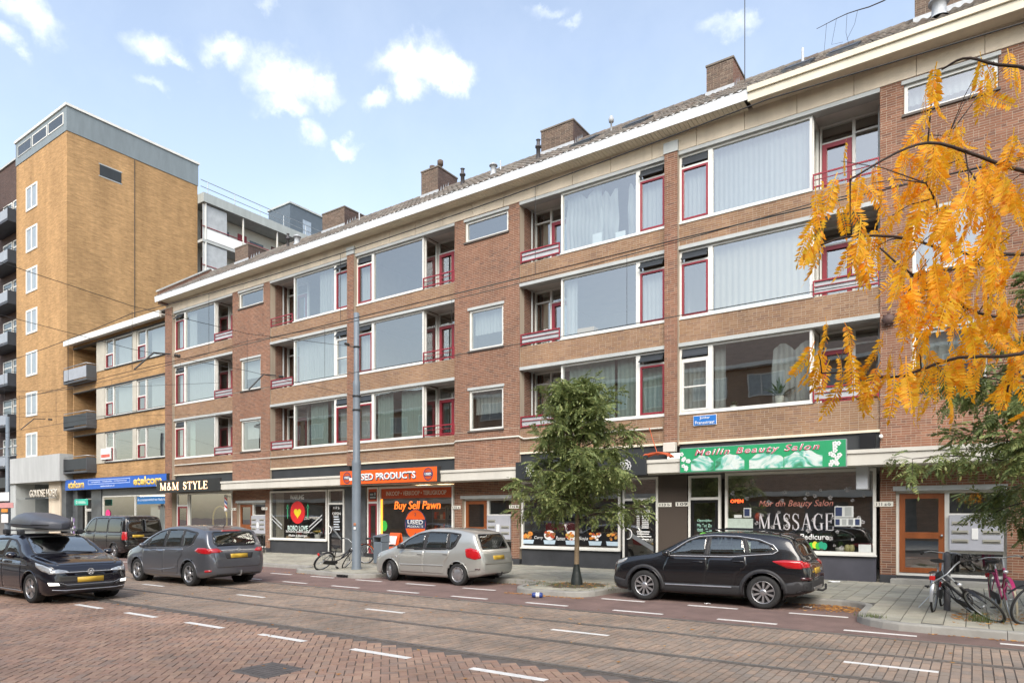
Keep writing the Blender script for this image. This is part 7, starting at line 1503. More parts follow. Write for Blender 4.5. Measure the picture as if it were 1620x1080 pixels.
# ================================================================== street furniture
b = MB(); px_, py_ = -16.58, 15.23
b.lathe([(.17, .10), (.165, .16), (.148, .2), (.145, 3.55), (.145, 3.62), (.115, 3.70), (.115, 6.05), (.118, 6.2), (.092, 6.28), (.09, 8.45), (.06, 8.47), (0, 8.47)], 20, (px_, py_, 0))
pole = thing('tram_wire_pole', 'tall stepped grey steel pole carrying the tram wires on the kerb', 'pole', (0, 0, 0)); b.build('shaft', M_gpaint, pole)
for z, w_ in ((5.75, .13), (5.3, .13), (7.35, .10)): b = MB(); b.lathe([(w_ - .005, -.03), (w_ + .01, -.025), (w_ + .01, .025), (w_ - .005, .03)], 16, (px_, py_, z)); b.build('clamp', M_dark, pole)
b = MB(); b.bbox(px_ - .19, px_ - .06, py_ - .15, py_ - .135, 3.0, 3.09, .004); b.build('label_plate', M_whitep, pole)
for z, m_ in ((1.55, mat('sticker_rust', (.5, .2, .1), .6)), (1.42, M_whitep)): b = MB(); b.bbox(px_ + .02, px_ + .12, py_ - .149, py_ - .136, z, z + .08, .002); b.build('sticker', m_, pole)
# bin
bn = thing('litter_bin', 'grey steel litter bin with a slanted open top beside the wire pole', 'bin', (-17.35, 17.1, .12)); b = MB(); b.bbox(-.21, .21, -.2, .2, .05, .82, .03); b.build('body', M_gpaint, bn); b = MB(); b.prism([(-.2, .82), (.2, .82), (.2, 1.08), (-.2, 1.0)], -.21, -.18, 'X'); b.prism([(-.2, .82), (.2, .82), (.2, 1.08), (-.2, 1.0)], .18, .21, 'X'); b.prism([(-.2, .99), (.2, 1.07), (.2, 1.1), (-.2, 1.02)], -.21, .21, 'X'); b.build('hood', M_gpaint, bn); b = MB(); b.box(-.18, .18, -.17, .17, .821, .83); b.build('liner', M_black, bn)
ab = thing('pavement_board', 'orange A-frame pavement sign by the second-hand shop door', 'sign', (-18.1, 18.6, .12), R(-15)); 
for sg in (-1, 1): b = MB(); b.prism([(sg * .28, 0), (sg * .24, 0), (sg * .0, 1.1), (sg * .04, 1.1)], -.35, .35, 'X'); b.build('panel', M_orange, ab)
b = MB(); b.prism([(-.2, .62), (-.195, .63), (-.11, .98), (-.12, .98)], -.28, .28, 'X'); b.build('white_strip', M_whitep, ab)
# short bike post
b = MB(); b.lathe([(.055, 0), (.055, 1.0), (.05, 1.05), (.02, 1.08), (0, 1.08)], 14, (-.40, 14.72, .12)); tag(b.build('bollard', mat('post_grey', (.09, .09, .10), .5, var=.2)), 'short dark grey steel post between the leaning bicycles', 'bollard')
# pole with signs far left
sp_ = thing('sign_pole', 'grey pole with white and red direction boards at the far pavement', 'pole', (-46.3, 15.7, .12)); b = MB(); b.lathe([(.16, 0), (.15, 2.2), (.11, 2.3), (.10, 7.5), (0, 7.5)], 14); b.build('shaft', M_gpaint, sp_)
for (x0, x1, z0, z1, m_, nm) in ((-.9, .75, 2.6, 3.1, M_whitep, 'direction_board'), (-.9, 1.35, 2.2, 2.5, mat('board_pink', (.60, .28, .27), .5), 'red_board'), (-.3, .55, 1.95, 2.15, mat('board_orange', (.75, .28, .03), .5), 'orange_board'), (-.3, .6, 1.35, 1.85, M_whitep, 'timetable')): b = MB(); b.bbox(x0, x1, -.22, -.17, z0, z1, .01); b.build(nm, m_, sp_)
for z in (5.2, 5.7): b = MB(); b.tube([(-1.2, 0, z), (1.3, 0, z)], .03, 6); b.build('cross_arm', M_steel, sp_)
# small rack by the stair entrance
b = MB(); rx_ = PXX(415, 19.4); b.tube([(rx_ - .12, 19.4, .12), (rx_ - .12, 19.4, .85)] + [(rx_ - .12 * math.cos(R(a)), 19.4, .85 + .12 * math.sin(R(a))) for a in range(0, 181, 30)] + [(rx_ + .12, 19.4, .12)], .03, 8); tag(b.build('bike_hoop', M_black), 'small black steel hoop beside the stair entrance', 'bike rack')

# ================================================================== tram wires
M_wire = mat('wire', (.03, .03, .03), .6, var=0); M_insul = mat('insulator', (.05, .045, .04), .5)
def wire(pts, r=.008, name='overhead_wire', label=None, parent=None, sag=0, n=14):
    if len(pts) == 2: a, c_ = Vector(pts[0]), Vector(pts[1]); pts = [a.lerp(c_, i / n) - Vector((0, 0, sag * 4 * (i / n) * (1 - i / n))) for i in range(n + 1)]
    b = MB(); b.tube(pts, r, 5); o = b.build(name, M_wire, parent)
    if label: tag(o, label, 'wire', 'tram wires over the street')
    return o
SP = [14, -1.9, -16.1, -31, -46, -62, -80]
for y, nm in ((7.9, 'nearer'), (10.9, 'farther')):
    cat_ = thing('tram_catenary', f'black tram wires with droppers hung over the {nm} track', 'wire', group='tram wires over the street')
    for x0, x1 in zip(SP[:-1], SP[1:]):
        wire([(x0, y, 5.22), (x1, y, 5.22)], .0075, 'contact_wire', None, cat_, .02); wire([(x0, y, 6.55), (x1, y, 6.55)], .0075, 'messenger_wire', None, cat_, .18)
        for u in (.22, .5, .78): x = x0 + (x1 - x0) * u; wire([(x, y, 5.2), (x, y, 6.55 - .18 * 4 * u * (1 - u))], .004, 'dropper', None, cat_)
for i, x in enumerate(SP[1:6]):
    if i == 0: continue
    far_ = (px_, py_, 7.35) if x == -16.1 else (x, FY - .05, 8.6); lbl = ['cross wire from the brick stair wall over the street', 'cross wire from the stepped grey pole over the street', 'cross wire over the street near the barber sign', 'cross wire in front of the yellow brick house', 'cross wire over the street beyond the tower'][i]
    cw = thing('cross_span', lbl, 'wire', group='tram wires over the street'); wire([far_, (x, 10.9, 6.75), (x, 7.9, 6.72), (x, OY + .05, 8.4)], .007, 'span_wire', None, cw)
    z2 = far_[2] - 1.6; wire([(far_[0], far_[1], z2), (x, 10.9, 5.75), (x, 7.9, 5.72), (x, OY + .05, 7)], .006, 'steady_wire', None, cw)
    for y in (7.9, 10.9):
        b = MB(); b.tube([(x, y + .9, 5.78), (x, y + .5, 5.74), (x, y + .05, 5.26)], .02, 6); b.lathe([(.02, 0), (.045, .02), (.02, .05), (.045, .07), (.02, .1), (.045, .12), (.02, .15)], 8, (x, y + 1.0, 5.78), 'Y'); b.build('insulator', M_insul, cw); wire([(x, y, 5.24), (x, y, 6.6)], .005, 'dropper', None, cw)
    if x == -16.1:
        b = MB(); b.lathe([(.02, 0), (.05, .03), (.02, .06), (.05, .09), (.02, .12), (.05, .15), (.02, .2)], 8, (x, 14.3, 7.2), 'Y'); b.build('insulator', M_insul, cw)

# ================================================================== bicycles
def vec(*a): return Vector(a)
def bicycle(label, frame_m, tyre_m, loc, heading, lean, fm2=None, steer=0., guard=None, crate=False, group='bicycles left on the pavement'):
    root = thing('bicycle', label, 'bicycle', loc, 0, group); root.rotation_euler = (Matrix.Rotation(heading, 3, 'Z') @ Matrix.Rotation(lean, 3, 'X')).to_euler()
    r = .345; guard = guard or frame_m
    def wheel(cx_, st, par):
        w = MB(); n = 40
        for i in range(n): pass
        w.tube([(r * math.cos(6.2832 * i / n), 0, r * math.sin(6.2832 * i / n)) for i in range(n + 1)], .019, 7, cap=False); w = w.build('wheel', tyre_m, par); w.location = (cx_, 0, r); w.rotation_euler = (0, 0, st)
        q = MB(); q.tube([((r - .03) * math.cos(6.2832 * i / n), 0, (r - .03) * math.sin(6.2832 * i / n)) for i in range(n + 1)], .012, 6, cap=False); q.build('rim', M_steel, w)
        q = MB(); q.lathe([(0, -.04), (.022, -.04), (.018, 0), (.022, .04), (0, .04)], 10, (0, 0, 0), 'Y')
        for i in range(28): a = 6.2832 * i / 28; a2 = a + (.5 if i % 2 else -.5); q.tube([(.02 * math.cos(a2), (-1) ** i * .03, .02 * math.sin(a2)), ((r - .03) * math.cos(a), 0, (r - .03) * math.sin(a))], .0016, 3, cap=False)
        kind(q.build('spokes', M_steel, w), 'stuff'); return w
    wheel(0, 0, root)
    f = MB(); bb, st, ht0, ht1 = vec(.44, 0, .29), vec(.27, 0, .80), vec(.90, 0, .60), vec(.86, 0, .86)
    for a, b_, rr in ((bb, st, .017), (ht0, ht1, .02)): f.tube([a, b_], rr, 8)
    f.tube([bb, vec(.62, 0, .36), vec(.78, 0, .46), ht0], .019, 8); f.tube([vec(.37, 0, .50), vec(.55, 0, .50), vec(.72, 0, .60), ht1 - vec(0, 0, .06)], .015, 8)
    for sg in (-1, 1): f.tube([vec(0, sg * .06, r), vec(.2, sg * .05, .31), bb], .010, 6); f.tube([vec(0, sg * .06, r), st - vec(.02, 0, .06)], .009, 6)
    f.build('frame', frame_m, root)
    fk = obj('fork', None, root); fkm = MB(); ax_ = vec(1.06, 0, r)
    fo = MB(); 
    for sg in (-1, 1): fo.tube([ht0 - vec(0, 0, .02), vec(.95, sg * .055, .50), vec(1.0, sg * .06, .42), ax_ + vec(0, sg * .06, 0)], .011, 6)
    bpy.data.objects.remove(fk); fo.build('fork', frame_m, root)
    wheel(1.06, steer, root)
    hb = MB(); hb.tube([ht1 - vec(0, 0, .02), vec(.84, 0, 1.02)], .014, 8, 0); hb.tube([vec(.62, -.33, 1.0), vec(.72, -.31, 1.02), vec(.82, -.2, 1.05), vec(.86, 0, 1.03), vec(.82, .2, 1.05), vec(.72, .31, 1.02), vec(.62, .33, 1.0)], .012, 8, 0)
    for sg in (-1, 1): hb.tube([vec(.72, sg * .31, 1.02), vec(.60, sg * .33, .995)], .018, 8, 1); hb.tube([vec(.80, sg * .24, 1.05), vec(.70, sg * .26, 1.02)], .006, 5, 0)
    hb.build('handlebar', [M_steel, M_rubber], root)
    sd = MB(); sd.tube([st, vec(.245, 0, .90)], .013, 8, 1); V2 = []
    for i in range(9):
        u = i / 8; x = .10 + u * .28; hw = .10 * (1 - u) ** .8 + .018
        for j in range(10): a = 6.2832 * j / 10; V2.append((x, hw * math.cos(a), .925 + (.028 if math.sin(a) > 0 else .045 * (1 - u * .6)) * math.sin(a)))
    sd.add(V2, [(i * 10 + j, i * 10 + (j + 1) % 10, (i + 1) * 10 + (j + 1) % 10, (i + 1) * 10 + j) for i in range(8) for j in range(10)], 0, True); sd.add(V2[:10], [tuple(range(10))]); sd.add(V2[-10:], [tuple(range(10))]); sd.build('saddle', [M_rubber, M_steel], root)
    for cx_, a0, a1, nm in ((0, 20, 200, 'rear_mudguard'), (1.06, 30, 170, 'front_mudguard')):
        g = MB(); V3 = []
        for i in range(15):
            a = R(a0 + (a1 - a0) * i / 14)
            for yy, dr in ((-.027, -.008), (0, .004), (.027, -.008)): V3.append((cx_ + (r + .035 + dr) * math.cos(a), yy, r + (r + .035 + dr) * math.sin(a)))
        g.add(V3, [(i * 3 + j, i * 3 + j + 1, i * 3 + j + 4, i * 3 + j + 3) for i in range(14) for j in (0, 1)], 0, True); g.build(nm, guard, root)
    rk = MB(); rk.tube([vec(.2, -.06, .72), vec(-.32, -.06, .73), vec(-.34, 0, .73), vec(-.32, .06, .73), vec(.2, .06, .72)], .008, 6)
    for sg in (-1, 1): rk.tube([vec(-.2, sg * .06, .73), vec(0, sg * .06, r)], .006, 5)
    for x in (-.25, -.1, .05): rk.tube([vec(x, -.06, .73), vec(x, .06, .73)], .005, 5)
    rk.build('luggage_rack', M_blackp, root); rl = MB(); rl.bbox(-.39, -.36, -.045, .045, .60, .68, .008); rl.build('rear_lamp', mat('lamp_red', (.5, .02, .02), .25), root); fl_ = MB(); fl_.lathe([(0, -.03), (.03, -.03), (.036, .03), (0, .035)], 12, (.95, 0, .80), 'X'); fl_.build('head_lamp', M_chrome, root)
    cg = MB(); cg.prism([(-.05, r - .06), (-.05, r + .05), (.5, .38), (.56, .29), (.48, .20)], -.07, -.045, 'Y'); cg.build('chain_guard', M_blackp, root)
    ck = MB(); ck.lathe([(0, -.01), (.09, -.01), (.09, .01), (0, .01)], 18, (bb.x, -.04, bb.z), 'Y'); ck.tube([bb + vec(0, -.09, 0), bb + vec(.1, -.10, -.13)], .011, 6); ck.tube([bb + vec(0, .09, 0), bb + vec(-.1, .10, .13)], .011, 6); ck.build('crank', M_steel, root)
    for sg, dx, dz in ((-1, .1, -.13), (1, -.1, .13)): pd = MB(); pd.bbox(bb.x + dx - .045, bb.x + dx + .045, *sorted((sg * .11, sg * .2)), bb.z + dz - .012, bb.z + dz + .012, .004); pd.build('pedal', M_rubber, root)
    ks = MB(); ks.tube([vec(.15, .05, .32), vec(.05, .24, .04)], .010, 6); ks.build('kickstand', M_steel, root)
    return root
M_bsil = mat('bike_silver', (.45, .47, .50), .35, metal=.5); M_bblk = mat('bike_black', (.015, .015, .017), .35); M_bpink = mat('bike_pink', (.42, .035, .14), .35); M_cream_t = mat('cream_tyre', (.55, .48, .34), .7); M_borange = mat('bike_orange', (.75, .13, .02), .4)
bicycle('silver bicycle with a red rear lamp standing against the dark post', M_bsil, M_tyre, (-.60, 14.38, .12), math.atan2(1.0, .09), R(3))
bicycle('black bicycle fallen sideways against the dark post', M_bblk, M_tyre, (.02, 14.56, .12), math.atan2(-1.0, .34), R(43), steer=.25)
bicycle('pink bicycle with one cream tyre leaning by the mailboxes', M_bpink, M_cream_t, (.36, 14.98, .12), math.atan2(-1.0, .18), R(6))
bicycle('black bicycle with a bent front wheel next to the pink one', M_bblk, M_tyre, (1.75, 13.85, .12), math.atan2(-.25, -1), R(-22), steer=.5)
bicycle('black city bicycle with upright bars parked behind the pink one', M_bblk, M_tyre, (.95, 15.2, .12), math.atan2(-1.0, .05), R(-5))
bicycle('black bicycle lying against the foot of the stepped grey pole', M_bblk, M_tyre, (-17.45, 14.45, .12), math.atan2(.95, -.02), R(36), steer=.4)
bicycle('bicycle with orange mudguards by the red shop door', M_bblk, M_tyre, (-18.4, 17.35, .12), math.atan2(.35, .9), R(5), guard=M_borange)

# ================================================================== trees
def leafmat(name, cols, trans=.35, rough=.5):
    m = imat(name, cols, rough=rough, var=.18, wscale=1.5, bump=.0, bscale=30, stretch=(1, 1, 1), spec=.35); t = m.node_tree; b = t.nodes['Principled BSDF']; o = t.nodes['Material Output']; td = N(t, 'ShaderNodeBsdfTranslucent'); src = b.inputs['Base Color'].links[0].from_socket; t.links.new(src, td.inputs[0]); mx = N(t, 'ShaderNodeMixShader'); mx.inputs[0].default_value = trans; t.links.new(b.outputs[0], mx.inputs[1]); t.links.new(td.outputs[0], mx.inputs[2]); t.links.new(mx.outputs[0], o.inputs[0]); return m
M_leafg = leafmat('green_leaf', [(.15, .195, .068), (.205, .25, .09), (.125, .17, .06), (.25, .30, .11), (.34, .36, .13), (.17, .22, .08)])
M_leafo = leafmat('orange_leaf', [(.98, .50, .018), (.99, .58, .03), (.97, .42, .014), (.99, .64, .04), (.85, .28, .012), (.98, .53, .02)], .5)
M_bark = mat('bark', (.21, .155, .095), .9, var=.3, scale=9, bump=.5, bscale=40); M_barkd = mat('dark_bark', (.055, .038, .03), .9, var=.3, scale=12, bump=.4)
def pinnate(L, pairs, ll, lw, droop, rr, fold=.25):
    """one feathered leaf along +X: (verts, quads)"""
    V_, F_ = [], []
    def pt(u): return Vector((L * u * math.cos(droop * u * .6), 0, -L * u * math.sin(droop * u * .6)))
    def leaflet(p, d, up, l, w):
        s_ = d.cross(up).normalized(); i = len(V_); m = p + d * l * .5; V_.extend([p, m + s_ * w / 2 - up * l * fold * .3, p + d * l - up * l * fold, m - s_ * w / 2 - up * l * fold * .3]); F_.append((i, i + 1, i + 2, i + 3))
    for k in range(pairs):
        u = .18 + .80 * k / pairs; p = pt(u); tdir = (pt(min(1, u + .05)) - pt(u - .05)).normalized(); sz = .75 + .4 * math.sin(math.pi * (k + .5) / pairs)
        for sg in (-1, 1):
            d = (tdir * rr.uniform(.35, .6) + Vector((0, sg, rr.uniform(-.45, .1)))).normalized(); leaflet(p, d, Vector((0, 0, 1)), ll * sz * rr.uniform(.85, 1.1), lw)
    leaflet(pt(1), (pt(1) - pt(.9)).normalized(), Vector((0, 0, 1)), ll, lw)
    w = .0022
    for k in range(5): a, c_ = pt(k / 5), pt((k + 1) / 5); i = len(V_); V_.extend([a + Vector((0, w, 0)), a - Vector((0, w, 0)), c_ - Vector((0, w, 0)), c_ + Vector((0, w, 0))]); F_.append((i, i + 1, i + 2, i + 3))
    return np.array([tuple(v) for v in V_]), np.array(F_)
def frame_from(d, roll=0):
    d = d.normalized(); up = Vector((0, 0, 1)) if abs(d.z) < .95 else Vector((1, 0, 0)); y = up.cross(d).normalized(); z = d.cross(y); y2 = y * math.cos(roll) + z * math.sin(roll); z2 = d.cross(y2); return np.array([tuple(d), tuple(y2), tuple(z2)])
def leafy_tree(label, base, H0, H1, rad, nb, seed, trunk_r, leafL=.26, stems=None, group=None, wrap=False, nleaf=1700, xbias=0.):
    rr = random.Random(seed); root = thing('young_tree', label, 'tree', base, 0, group)
    t = MB(); lean = .06; t.tube([(0, 0, 0), (.0, .0, .4), (lean * .3, 0, H0), (lean, .02, (H0 + H1) / 2), (lean * 1.2, .0, H1 * .93)], [trunk_r * 1.25, trunk_r, trunk_r * .85, trunk_r * .5, .012], 10); tr = t.build('trunk', M_bark, root)
    vars_ = [pinnate(leafL * rr.uniform(.8, 1.15), 6, leafL * .28, leafL * .135, rr.uniform(.2, 1.0), rr, .12) for _ in range(8)]
    br = MB(); pts_ = []
    for i in range(nb):
        u = (i + .5) / nb; z0 = H0 + (H1 * .9 - H0) * u; az = i * 2.4 + rr.uniform(-.4, .4); prof = math.sin(math.pi * min(1, .44 + .50 * u)) ** .85; ln = rad * prof * rr.uniform(.62, 1.12) * (1 + xbias * math.cos(az)); el = .30 + .55 * u + rr.uniform(-.25, .3)
        p = Vector((lean * u, 0, z0)); d = Vector((math.cos(az) * math.cos(el), math.sin(az) * math.cos(el), math.sin(el))); path = [p.copy()]
        for k in range(7):
            p = p + d * ln / 7; d = (d + Vector((rr.uniform(-.15, .15), rr.uniform(-.15, .15), -.06 + rr.uniform(-.10, .10)))).normalized(); path.append(p.copy())
        br.tube(path, [.02 * (1 - k / 8.5) + .004 for k in range(8)], 5)
        for k in range(2, 8):
            for q in range(2):
                td = (d * .4 + Vector((rr.uniform(-1, 1), rr.uniform(-1, 1), rr.uniform(-.5, .5)))).normalized(); tl_ = rr.uniform(.18, .42) * rad / 1.6; tp = [path[k], path[k] + td * tl_ * .5, path[k] + td * tl_ + Vector((0, 0, -.12 * tl_))]; br.tube(tp, .004, 4, cap=False)
                for w in range(5): pts_.append((tp[0].lerp(tp[2], .15 + .85 * w / 4), td))
    br.build('branches', M_barkd, tr)['kind'] = 'stuff'
    Vs, Fs, nv = [], [], 0
    while len(pts_) < nleaf: pts_.append(pts_[rr.randrange(len(pts_))])
    rr.shuffle(pts_)
    for (p, d) in pts_[:nleaf]:
        v, f = vars_[rr.randrange(8)]; dd_ = (d * .6 + Vector((rr.uniform(-.9, .9), rr.uniform(-.9, .9), rr.uniform(-.55, .45)))).normalized(); Mx = frame_from(dd_, rr.uniform(-.6, .6)); Vs.append(v @ Mx + np.array(p)); Fs.append(f + nv); nv += len(v)
    kind(obj('crown', fast_mesh('crown', np.vstack(Vs), np.vstack(Fs), [M_leafg]), root), 'stuff')
    if wrap:
        w = MB(); w.lathe([(.15, 0), (.14, .12), (.10, .3), (.078, .5), (.082, .53)], 11); w.v = [(x * (1 + .12 * math.sin(7 * z + 3 * x)), y, z) for x, y, z in w.v]; w.build('trunk_wrap', mat('black_wrap', (.015, .02, .018), .5, var=.3, scale=12, bump=.4, bscale=18), root)
    return root
leafy_tree('young green street tree with feathery leaves in a planted pit before the cafe', (-8.22, 14.86, .12), 1.6, 5.35, 1.62, 44, 4, .066, leafL=.31, wrap=True, nleaf=3100)
leafy_tree('green street tree with feathery leaves beside the parked bicycles', (1.9, 14.1, .12), 1.8, 5.6, 2.75, 48, 8, .07, leafL=.30, nleaf=7000, xbias=-.12)
# tree close by whose orange branches hang into the view
rr = random.Random(21); ot = thing('autumn_tree', 'tree with drooping golden orange autumn leaves reaching over the street', 'tree', (0, 0, 0))
tb = Vector((2.55, 2.5, 0)); t = MB(); t.tube([tb, tb + Vector((.02, .0, 1.2)), tb + Vector((-.02, .05, 2.4)), tb + Vector((-.1, .1, 3.6)), tb + Vector((-.1, .15, 5.2))], [.16, .13, .115, .09, .04], 12); tr = t.build('trunk', M_bark, ot)
kg = MB(); kg.lathe([(0, .02), (.5, .03), (.7, .0)], 20, (tb.x, tb.y, 0)); kg.build('root_soil', M_soil, ot)
LIMBS = [[(1720, 262), (1620, 270), (1545, 246), (1478, 226), (1422, 240), (1345, 284)], [(1720, 380), (1580, 402), (1500, 396), (1430, 376), (1345, 374), (1298, 388)], [(1720, 470), (1620, 500), (1540, 492), (1440, 432), (1392, 392)], [(1730, 500), (1620, 558), (1512, 566), (1420, 596), (1350, 590), (1300, 590)], [(1720, 80), (1600, 104), (1530, 92), (1490, 110)], [(1720, 560), (1610, 590), (1590, 640)], [(1600, 330), (1550, 292), (1500, 215)], [(1500, 396), (1480, 320), (1465, 290)], [(1540, 492), (1480, 470), (1430, 476)]]
lm = MB(); lpts = []
for li, lim in enumerate(LIMBS):
    Z0 = 3.15 + rr.uniform(-.35, .35); P3 = [CAMP(x, y, Z0 + .10 * math.sin(i + li)) for i, (x, y) in enumerate(lim)]
    if li < 6: P3 = [tb + Vector((-.08, .1, 2.0 + .35 * (4, 3, 2, 1, 5, 0)[li])), (tb + Vector((-.08, .1, 2.0 + .35 * (4, 3, 2, 1, 5, 0)[li]))).lerp(P3[0], .5) + Vector((0, 0, .15))] + P3
    cv = catmull([tuple(p) for p in P3], 24); lm.tube([tuple(p) for p in cv], [(.010 if li < 6 else .005) * (1 - .82 * i / 23) + .0022 for i in range(24)], 6); lpts += [Vector(p) for p in cv]
tw_ = CAMP(1397, 2, 3.4); cv = catmull([tuple(CAMP(1500, -60, 3.3)), tuple(CAMP(1397, 2, 3.4)), tuple(CAMP(1340, 22, 3.4)), tuple(CAMP(1292, 46, 3.4))], 10); lm.tube([tuple(p) for p in cv], [.004 - .0003 * i for i in range(10)], 5)
for q in range(4): p = Vector(cv[5 + q]); lm.tube([p, p + Vector((rr.uniform(-.03, .03), .02, -.05 - .03 * q)), p + Vector((rr.uniform(-.05, .05), .0, -.13 - .03 * (q % 2)))], .0009, 3)
lm.build('branches', M_barkd, tr)['kind'] = 'stuff'
CLUST = [(1330, 285, 11, 26), (1300, 395, 9, 14), (1345, 385, 14, 22), (1380, 320, 14, 26), (1405, 375, 12, 24), (1385, 420, 7, 16), (1440, 255, 13, 26), (1485, 240, 18, 26), (1520, 232, 14, 22), (1470, 315, 17, 28), (1500, 380, 26, 34), (1535, 335, 24, 34), (1560, 285, 15, 26), (1595, 320, 13, 26), (1470, 440, 20, 28), (1500, 485, 22, 32), (1545, 440, 22, 34), (1430, 470, 8, 18), (1580, 490, 18, 30), (1605, 550, 15, 26), (1550, 545, 18, 28), (1500, 575, 18, 28), (1455, 590, 14, 24), (1405, 600, 12, 22), (1335, 580, 15, 24), (1295, 590, 7, 14), (1365, 625, 6, 12), (1475, 625, 4, 10), (1553, 130, 6, 10), (1545, 165, 6, 12), (1600, 125, 4, 10), (1610, 250, 8, 16), (1608, 395, 12, 22), (1600, 620, 9, 14), (1660, 300, 16, 50), (1670, 450, 18, 50), (1670, 580, 14, 40), (1480, 135, 4, 10)]
lv = [pinnate(rr.uniform(.15, .23), 11, .038, .0145, rr.uniform(.1, .9), rr, .12) for _ in range(9)]; lmesh = [fast_mesh('leaf', v, f, [M_leafo]) for v, f in lv]
leaves = []
tg = MB()
for (cx_, cy_, n_, sp2) in CLUST:
    n_ = max(3, int(n_ * .60))
    Zc = 3.15 + rr.uniform(-.4, .4); hub = CAMP(cx_, cy_ - 30, Zc); near_ = min(lpts, key=lambda p: (p - hub).length); tg.tube([near_, near_.lerp(hub, .5) + Vector((0, 0, .02)), hub], [.0035, .0025, .0015], 4, cap=False)
    for k in range(n_):
        p = CAMP(cx_ + rr.gauss(0, sp2 * .85), cy_ - 28 + rr.gauss(0, sp2 * .85), Zc + rr.gauss(0, .16)); d = Vector((rr.gauss(0, .38), rr.gauss(0, .38), -1)).normalized(); leaves.append((p, d, rr.randrange(9), rr.uniform(-1.5, 1.5)))
tg.build('twigs', M_barkd, tr)['kind'] = 'stuff'
leaves.sort(key=lambda l: (0 if (CS * l[0].x + SN * l[0].y) / (-SN * l[0].x + CS * l[0].y) < .74 else 1))
crown = obj('crown', None, ot)
Vs, Fs, nv = [], [], 0
for i, (p, d, k, roll) in enumerate(leaves):
    Mx = frame_from(d, roll)
    if i < 300: o = obj('leaf', lmesh[k], crown, p); o.rotation_euler = Matrix(Mx.T.tolist()).to_euler()
    else: v, f = lv[k]; Vs.append(v @ Mx + np.array(p)); Fs.append(f + nv); nv += len(v)
# the rest of the crown above and beside the view
for i in range(260):
    a, e = rr.uniform(0, 6.28), rr.uniform(-.2, 1.4); q = tb + Vector((0, 0, 4.3)) + Vector((math.cos(a) * math.cos(e), math.sin(a) * math.cos(e), math.sin(e) * .9)) * rr.uniform(1.3, 2.3)
    Zq = -SN * q.x + CS * q.y; Xq = CS * q.x + SN * q.y
    if Zq > .2 and Xq / Zq < .80: continue
    d = Vector((rr.gauss(0, .4), rr.gauss(0, .4), -1)).normalized(); Mx = frame_from(d, rr.random() * 6); v, f = lv[rr.randrange(9)]; Vs.append(v @ Mx + np.array(q)); Fs.append(f + nv); nv += len(v)
kind(obj('foliage', fast_mesh('foliage', np.vstack(Vs), np.vstack(Fs), [M_leafo]), crown), 'stuff')

# ================================================================== small things on the ground
M_fallen = leafmat('fallen_leaf', [(.30, .13, .04), (.42, .20, .05), (.22, .10, .04), (.5, .27, .08), (.36, .15, .04)], .1, .8); Vs, Fs = [], []
def scatter(n, fx, z):
    for _ in range(n):
        x, y = fx(); a = rr.random() * 6.28; s_ = rr.uniform(.015, .045); t1, t2 = rr.uniform(-.3, .3), rr.uniform(-.3, .3); i = len(Vs)
        for (u, v_) in ((-1, 0), (0, -.45), (1, 0), (0, .45)): X2, Y2 = s_ * (u * math.cos(a) - v_ * math.sin(a)), s_ * (u * math.sin(a) + v_ * math.cos(a)); Vs.append((x + X2, y + Y2, z + .006 + .3 * s_ * abs(u) + abs(t1) * s_ * .5 * (u > 0)))
        Fs.append((i, i + 1, i + 2, i + 3))
scatter(420, lambda: (rr.gauss(-2.2, .35), min(15.2, rr.gauss(14.75, .3))), .0); scatter(160, lambda: (rr.uniform(-6.5, -2.2), 15.2 - abs(rr.gauss(0, .10))), .0); scatter(260, lambda: (rr.uniform(-.3, 1.2), rr.gauss(13.9, .35)), .123); scatter(120, lambda: (rr.uniform(-9.3, -7.2), rr.gauss(13.3, .06)), 0); scatter(90, lambda: (-8.22 + rr.gauss(0, .6), 14.86 + rr.gauss(0, .4)), .135)
scatter(120, lambda: (rr.uniform(-18, 2), rr.uniform(5, 12)), .001); scatter(110, lambda: (rr.uniform(-.6, 4), 12.43 - abs(rr.gauss(0, .05))), .0); scatter(80, lambda: (rr.uniform(-15, -9.5), 15.2 - abs(rr.gauss(0, .12))), .0); scatter(60, lambda: (rr.uniform(-21, -15), 14.1 - abs(rr.gauss(0, .15))), .0)
kind(obj('fallen_leaves', fast_mesh('fallen_leaves', np.array(Vs), np.array(Fs), [M_fallen])), 'stuff')
M_grass = leafmat('weed_green', [(.07, .11, .03), (.12, .16, .05), (.16, .17, .06)], .3); Vs, Fs = [], []
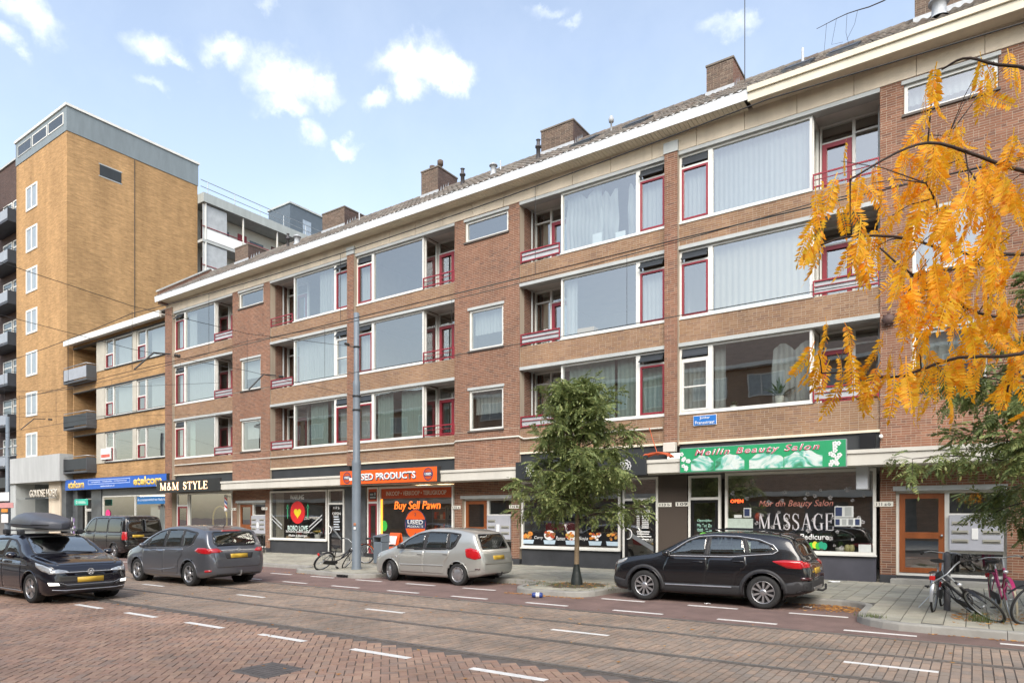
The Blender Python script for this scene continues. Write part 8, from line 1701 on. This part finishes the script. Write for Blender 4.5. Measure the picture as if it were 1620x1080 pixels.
def weeds(n, fx, h):
    for _ in range(n):
        x, y = fx(); a = rr.random() * 6.28; hh = h * rr.uniform(.5, 1.3); dx, dy = .3 * hh * math.cos(a), .3 * hh * math.sin(a); wx, wy = -.004 * math.sin(a), .004 * math.cos(a); i = len(Vs); z = .125; Vs.extend([(x - wx, y - wy, z), (x + wx, y + wy, z), (x + dx + wx * .3, y + dy + wy * .3, z + hh), (x + dx - wx * .3, y + dy - wy * .3, z + hh)]); Fs.append((i, i + 1, i + 2, i + 3))
weeds(700, lambda: (-8.3 + rr.gauss(0, .75), 14.65 + rr.gauss(0, .35)), .05); weeds(160, lambda: (.1 + rr.gauss(0, .10), 13.45 + rr.gauss(0, .06)), .13); weeds(120, lambda: (-1.45 + rr.gauss(0, .1), 13.0 + rr.gauss(0, .08)), .06)
kind(obj('weeds', fast_mesh('weeds', np.array(Vs), np.array(Fs), [M_grass])), 'stuff')
tsh = thing('trash', 'crumpled blue and white can lying on the red cycle lane', 'litter', (-8.16, 12.92, 0), R(25)); b = MB(); b.lathe([(0, -.12), (.05, -.12), (.062, -.08), (.05, 0), (.064, .07), (.05, .12), (0, .12)], 12, (0, 0, .062), 'X'); b.build('can', [mat('can_blue', (.03, .06, .25), .35, var=.4, scale=15)], tsh); b = MB(); b.lathe([(.0635, -.03), (.054, 0), (.0655, .05)], 12, (0, 0, .0625), 'X'); b.build('white_band', M_whitep, tsh)
def litter(x, y, z, s_, lb):
    b = MB(); n = 5; V_ = [(x + s_ * (i / n - .5) * 2, y + s_ * (j / n - .5), z + .01 + rr.uniform(0, .035)) for j in range(n + 1) for i in range(n + 1)]; b.add(V_, [(j * (n + 1) + i, j * (n + 1) + i + 1, (j + 1) * (n + 1) + i + 1, (j + 1) * (n + 1) + i) for j in range(n) for i in range(n)]); tag(b.build('paper_scrap', M_whitep), lb, 'litter', 'litter on the ground')
litter(-3.0, 19.2, .125, .14, 'crumpled white paper on the pavement tiles before the massage salon'); litter(-4.6, 13.95, 0, .06, 'small white scrap under the black crossover'); litter(-2.75, 14.5, 0, .08, 'pale wrapper among the fallen leaves by the kerb'); litter(-19.2, 15.9, .0 + .123, .08, 'white scrap on the pavement near the lamp pole bump')
